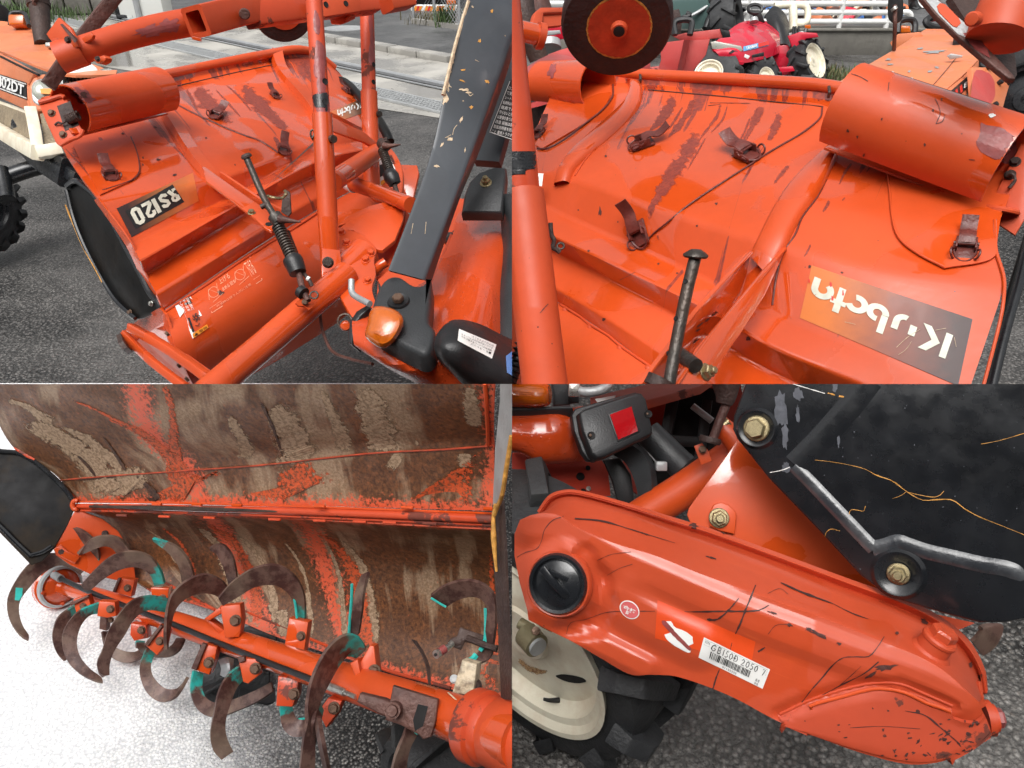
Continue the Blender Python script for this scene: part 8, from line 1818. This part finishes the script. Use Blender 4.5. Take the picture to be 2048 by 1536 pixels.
# far tine and orange edge under the shield
add('hood_edge', plate(facing(1910,1240,1.4), [(1870,1228),(1950,1246),(1912,1262),(1890,1250)], .01), M_['orange_rusty'], T4)
o4 = [(1975,1246),(2006,1250),(2000,1280),(1985,1300),(1966,1312)]; i4 = [(1958,1250),(1966,1258),(1960,1268),(1952,1278),(1945,1284)]
add('tine', loft([[(x, y, 1.42) for x, y in o4],[(x, y, 1.40) for x, y in i4]], 16, thick=.007), M_['tine_plain'], T4)

# ---------------------------------------------------------------- tractor corner
K4 = thing('tractor', 'tractor rear corner with red reflector lamp and cream wheel behind the chain case', 'tractor', G(1100, 1530))
fe4 = [[(1000,806,1.70),(1060,812,1.69),(1110,812,1.68),(1160,812,1.70)],[(1000,822,1.60),(1060,824,1.60),(1120,822,1.60),(1170,816,1.66)],[(1000,870,1.57),(1060,872,1.57),(1125,868,1.57),(1175,866,1.64)],[(1000,898,1.60),(1045,906,1.595),(1080,922,1.59),(1130,922,1.60),(1176,918,1.65)],[(1000,900,1.72),(1045,908,1.71),(1080,922,1.70),(1130,920,1.71),(1178,914,1.72)]]
add('fender', loft(fe4, 30, rr=0, smooth=22, thick=.005), M_['orange_wet'], K4)
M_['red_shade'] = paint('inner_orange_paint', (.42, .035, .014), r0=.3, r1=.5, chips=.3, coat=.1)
ip = Plane((1024,930,1.72),(1200,930,1.75),(1100,980,1.70))
pnl = add('inner_panel', plate(ip, [(990,890),(1080,900),(1190,900),(1216,940),(1222,1000),(1100,990),(1024,970),(990,960)], .01), M_['red_shade'], K4)
for x, y, r in ((1161,953,.010),(1176,936,.006),(1167,983,.007)): add('panel_hole', lathe(ip(x, y, .001), ip.n, [(0,.0),(r*.85,.0),(r,.001),(r,-.004)], 14), M_['hole'], pnl)
bolt(1177, 977, 7, pnl, M_['zinc'], ip)
# amber lamp on a dark foot
al = [[(1000,760,1.60),(1050,762,1.60),(1085,766,1.60),(1100,770,1.63)],[(1000,775,1.555),(1050,777,1.555),(1090,780,1.56),(1104,788,1.60)],[(1000,800,1.55),(1050,804,1.55),(1088,806,1.555),(1102,804,1.59)],[(1000,812,1.58),(1050,815,1.58),(1085,814,1.58),(1098,810,1.60)]]
al = [[(x, y, d) for x, y, d in r] for r in al]; add('turn_lamp', loft(al, 20, rr=0, smooth=14, thick=.006), M_['amber'], K4, surf='amb4')
for k in range(7): add('lens_rib', ribbon([(1026, 783 + k*4),(1060, 785 + k*3.8),(1095, 787 + k*3)], .9, 'amb4', .0012), M_['amber'], K4)
add('lamp_base', plate(facing(1070,815,1.58,(0,-40)), [(1000,806),(1090,812),(1140,808),(1146,816),(1024,821),(1000,820)], .03, bev=.004), M_['plastic'], K4); add('roll_bar_foot', plate(facing(1120,785,1.62), [(1098,740),(1136,740),(1142,790),(1140,812),(1106,814),(1104,790)], .05, bev=.008), M_['plastic'], K4)
add('bracket', plate(facing(1160,790,1.62), [(1134,776),(1156,772),(1158,806),(1140,808)], .03, bev=.003), M_['plastic_blk'], K4); add('hook_bar', tube([(1148,778,1.58),(1170,784,1.57),(1200,780,1.57),(1215,770,1.58),(1218,752,1.6)], px2m(10,1.57), 14), M_['alum'], K4)
add('hook_nut', box(P(1148,780,1.575), RT*.012, UP*.014, FW*.01, bev=.003), M_['zinc'], K4)
# tail lamp
tlp = Plane((1160,830,1.52),(1290,795,1.55),(1200,915,1.50))
tl4 = add('tail_lamp', plate(tlp, [(1158,826),(1168,818),(1272,784),(1284,786),(1293,798),(1306,858),(1304,870),(1212,914),(1194,918),(1182,908),(1164,862)], .034, smooth=0, bev=.006), M_['plastic_blk'], K4)
add('lamp_back', plate(tlp, [(1143,830),(1150,818),(1172,810),(1272,784),(1306,866),(1192,922),(1176,920),(1164,904),(1148,862)], .02, off=-.03, bev=.003), M_['plastic_blk'], tl4)
add('reflector_frame', plate(tlp, [(1216,828),(1265,810),(1280,864),(1236,884)], .003, off=.002, bev=.001), M_['plastic_blk'], tl4); rf = add('red_reflector', plate(tlp, [(1220,829),(1263,813),(1276,862),(1237,879)], .003, off=.005), M_['redlens'], tl4)
for x, y, s_ in ((1183,871,12),(1297,828,9)): add('screw_recess', lathe(tlp(x, y, .0012), tlp.n, [(0,.0),(.006,.0),(.008,.001),(.0085,-.002)], 16), M_['hole'], tl4); bolt(x - 3, y, s_*.5, tl4, M_['bronze'], tlp, off=.001, washer=False)
# machinery behind the lamp
add('top_plate', plate(Plane((1190,800,1.75),(1400,770,1.80),(1300,800,1.70)), [(1180,795),(1230,782),(1400,745),(1440,745),(1400,772),(1296,800),(1240,812)], .02, bev=.003), M_['orange_dull'], K4); add('white_label', plate(facing(1210,794,1.69), [(1190,798),(1232,790),(1230,796),(1196,806)], .001), M_['sticker'], K4)
add('housing', plate(Plane((1280,800,1.95),(1480,780,1.95),(1350,960,1.90)), [(1270,790),(1400,765),(1480,760),(1500,880),(1420,980),(1290,1000),(1240,960)], .02), M_['red_shade'], K4)
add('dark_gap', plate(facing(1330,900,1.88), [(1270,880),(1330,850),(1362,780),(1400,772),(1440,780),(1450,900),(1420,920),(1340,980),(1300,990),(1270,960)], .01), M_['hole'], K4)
for q, w in (([(1350,775,1.84),(1338,840,1.84),(1326,900,1.84)], 24), ([(1415,800,1.84),(1404,880,1.84),(1396,930,1.84)], 20), ([(1325,880,1.83),(1400,884,1.83)], 22)): add('frame_bar', bar([P(*p) for p in q], px2m(w,1.84), .02, up=(CAM - P(*q[0])).normalized()), M_['plastic_blk'], K4)
add('lift_arm', loft([[(1226,910,1.62),(1250,925,1.61),(1268,960,1.60),(1276,1000,1.60),(1270,1040,1.60)],[(1264,890,1.60),(1286,908,1.59),(1300,940,1.58),(1302,985,1.58),(1290,1020,1.58)]], 24, thick=.03), M_['plastic'], K4)
add('lift_arm', plate(facing(1235,960,1.66), [(1205,920),(1240,915),(1262,950),(1270,1010),(1236,1010),(1222,960)], .03, bev=.004), M_['plastic_blk'], K4)
cy = add('hydraulic_cylinder', tube([(1296,866,1.66),(1366,934,1.62)], px2m(29,1.64), 28), M_['plastic'], K4); add('piston_rod', tube([(1364,932,1.62),(1378,946,1.61)], px2m(10,1.61), 16), M_['zinc'], cy)
add('cylinder_rim', tube([(1360,928,1.622),(1368,936,1.618)], px2m(30,1.62), 28), M_['plastic'], cy); add('hose_union', box(P(1322,932,1.60), RT*.012, UP*.010, FW*.01, bev=.003), M_['alum'], cy); add('brake_wire', tube([(1285,896,1.64),(1300,910,1.62),(1312,924,1.60)], .0015, 6), M_['alum'], cy)
add('yellow_mark', lathe(P(1292,927,1.72), CAM - P(1292,927,1.72), [(0,.002),(.010,.002),(.010,-.002)], 16), M_['hazard'], cy)
add('drive_shaft', tube([(1385,812,1.75),(1424,842,1.73)], .008, 12), M_['alum'], K4); add('top_link', tube([(1456,800,1.45),(1440,840,1.45),(1424,884,1.45)], px2m(9,1.45), 16), M_['rust'], K4); add('rubber_knob', tube([(1452,760,1.45),(1452,790,1.45),(1448,808,1.45)], [px2m(30,1.45), px2m(29,1.45), px2m(16,1.45)], 20), M_['rust_dark'], K4)
add('stop_washer', lathe(P(1420,880,1.45), UP + RT*.25, [(0,.006),(.020,.006),(.022,.0),(.020,-.006),(0,-.006)], 24), M_['rust_dark'], K4); add('link_tab', plate(facing(1400,905,1.47), [(1388,892),(1404,886),(1416,900),(1424,922),(1402,930)], .008, bev=.001), M_['orange'], K4); bolt(1405, 899, 11, K4, M_['bronze'], None, 1.46)
add('orange_link', tube([(1438,850,1.5),(1460,870,1.49),(1480,900,1.48)], px2m(22,1.49), 18), M_['orange'], K4); add('link_ring', tube([(1440,856,1.49),(1456,844,1.49)], .014, 14), M_['zinc_y'], K4)
# wheel
wax = (-RT*.66 - UP*.46 - FW*.60).normalized(); wc4 = P(1022,1286,1.55)
wt = tyre('rear_wheel', wc4 - wax*.10, wax, .318, .21, K4, M_['cream'], n=11, lug=.030, rimr=.72, hub=False, surf='rim4')
add('rim_slot', area([(1112,1350),(1130,1347),(1166,1354),(1174,1362),(1152,1365),(1126,1359)], 'rim4', .002, 8, 6, .3), M_['hole'], wt); p_, n_ = hit(1118, 1400, 'rim4'); add('valve_stem', tube([p_, p_ + n_*.012 - RT*.012, p_ + n_*.016 - RT*.022 + UP*.003], [.006,.005,.0035], 10), M_['plastic_blk'], wt)
M_['rim_rust'] = smear_mat('rim_rust_bloom', (.24, .10, .03), (.55, .36, .18), .45, .0, 2.0, 1.2, .6)
for q, w_ in (([(1036,1318),(1056,1334),(1075,1342),(1096,1342)], [10,16,14,6]),): add('rust_bloom', ribbon(q, w_, 'rim4', .0015, seg=16), M_['rim_rust'], wt, flat=True)
hubm = add('hub_motor', tube([(1052,1268,1.46),(1074,1292,1.43)], px2m(24,1.55), 20), plain('olive_cast_metal', (.22,.19,.11), .45, .4, bump=.3), K4); add('hub_face', tube([(1072,1290,1.432),(1077,1296,1.425)], px2m(19,1.43), 20), M_['alum'], hubm); add('hub_pipe', tube([(1040,1246,1.47),(1056,1256,1.46)], px2m(12,1.47), 14), hubm.data.materials[0], hubm); add('hub_knob', lathe(P(1072,1262,1.43), CAM - P(1072,1262,1.43), [(0,.01),(.008,.008),(.009,0)], 14), M_['bronze'], hubm)
# remove cut-away parents that kept nothing
for o in list(bpy.data.objects):
    if o.type == 'EMPTY' and not o.children: bpy.data.objects.remove(o)
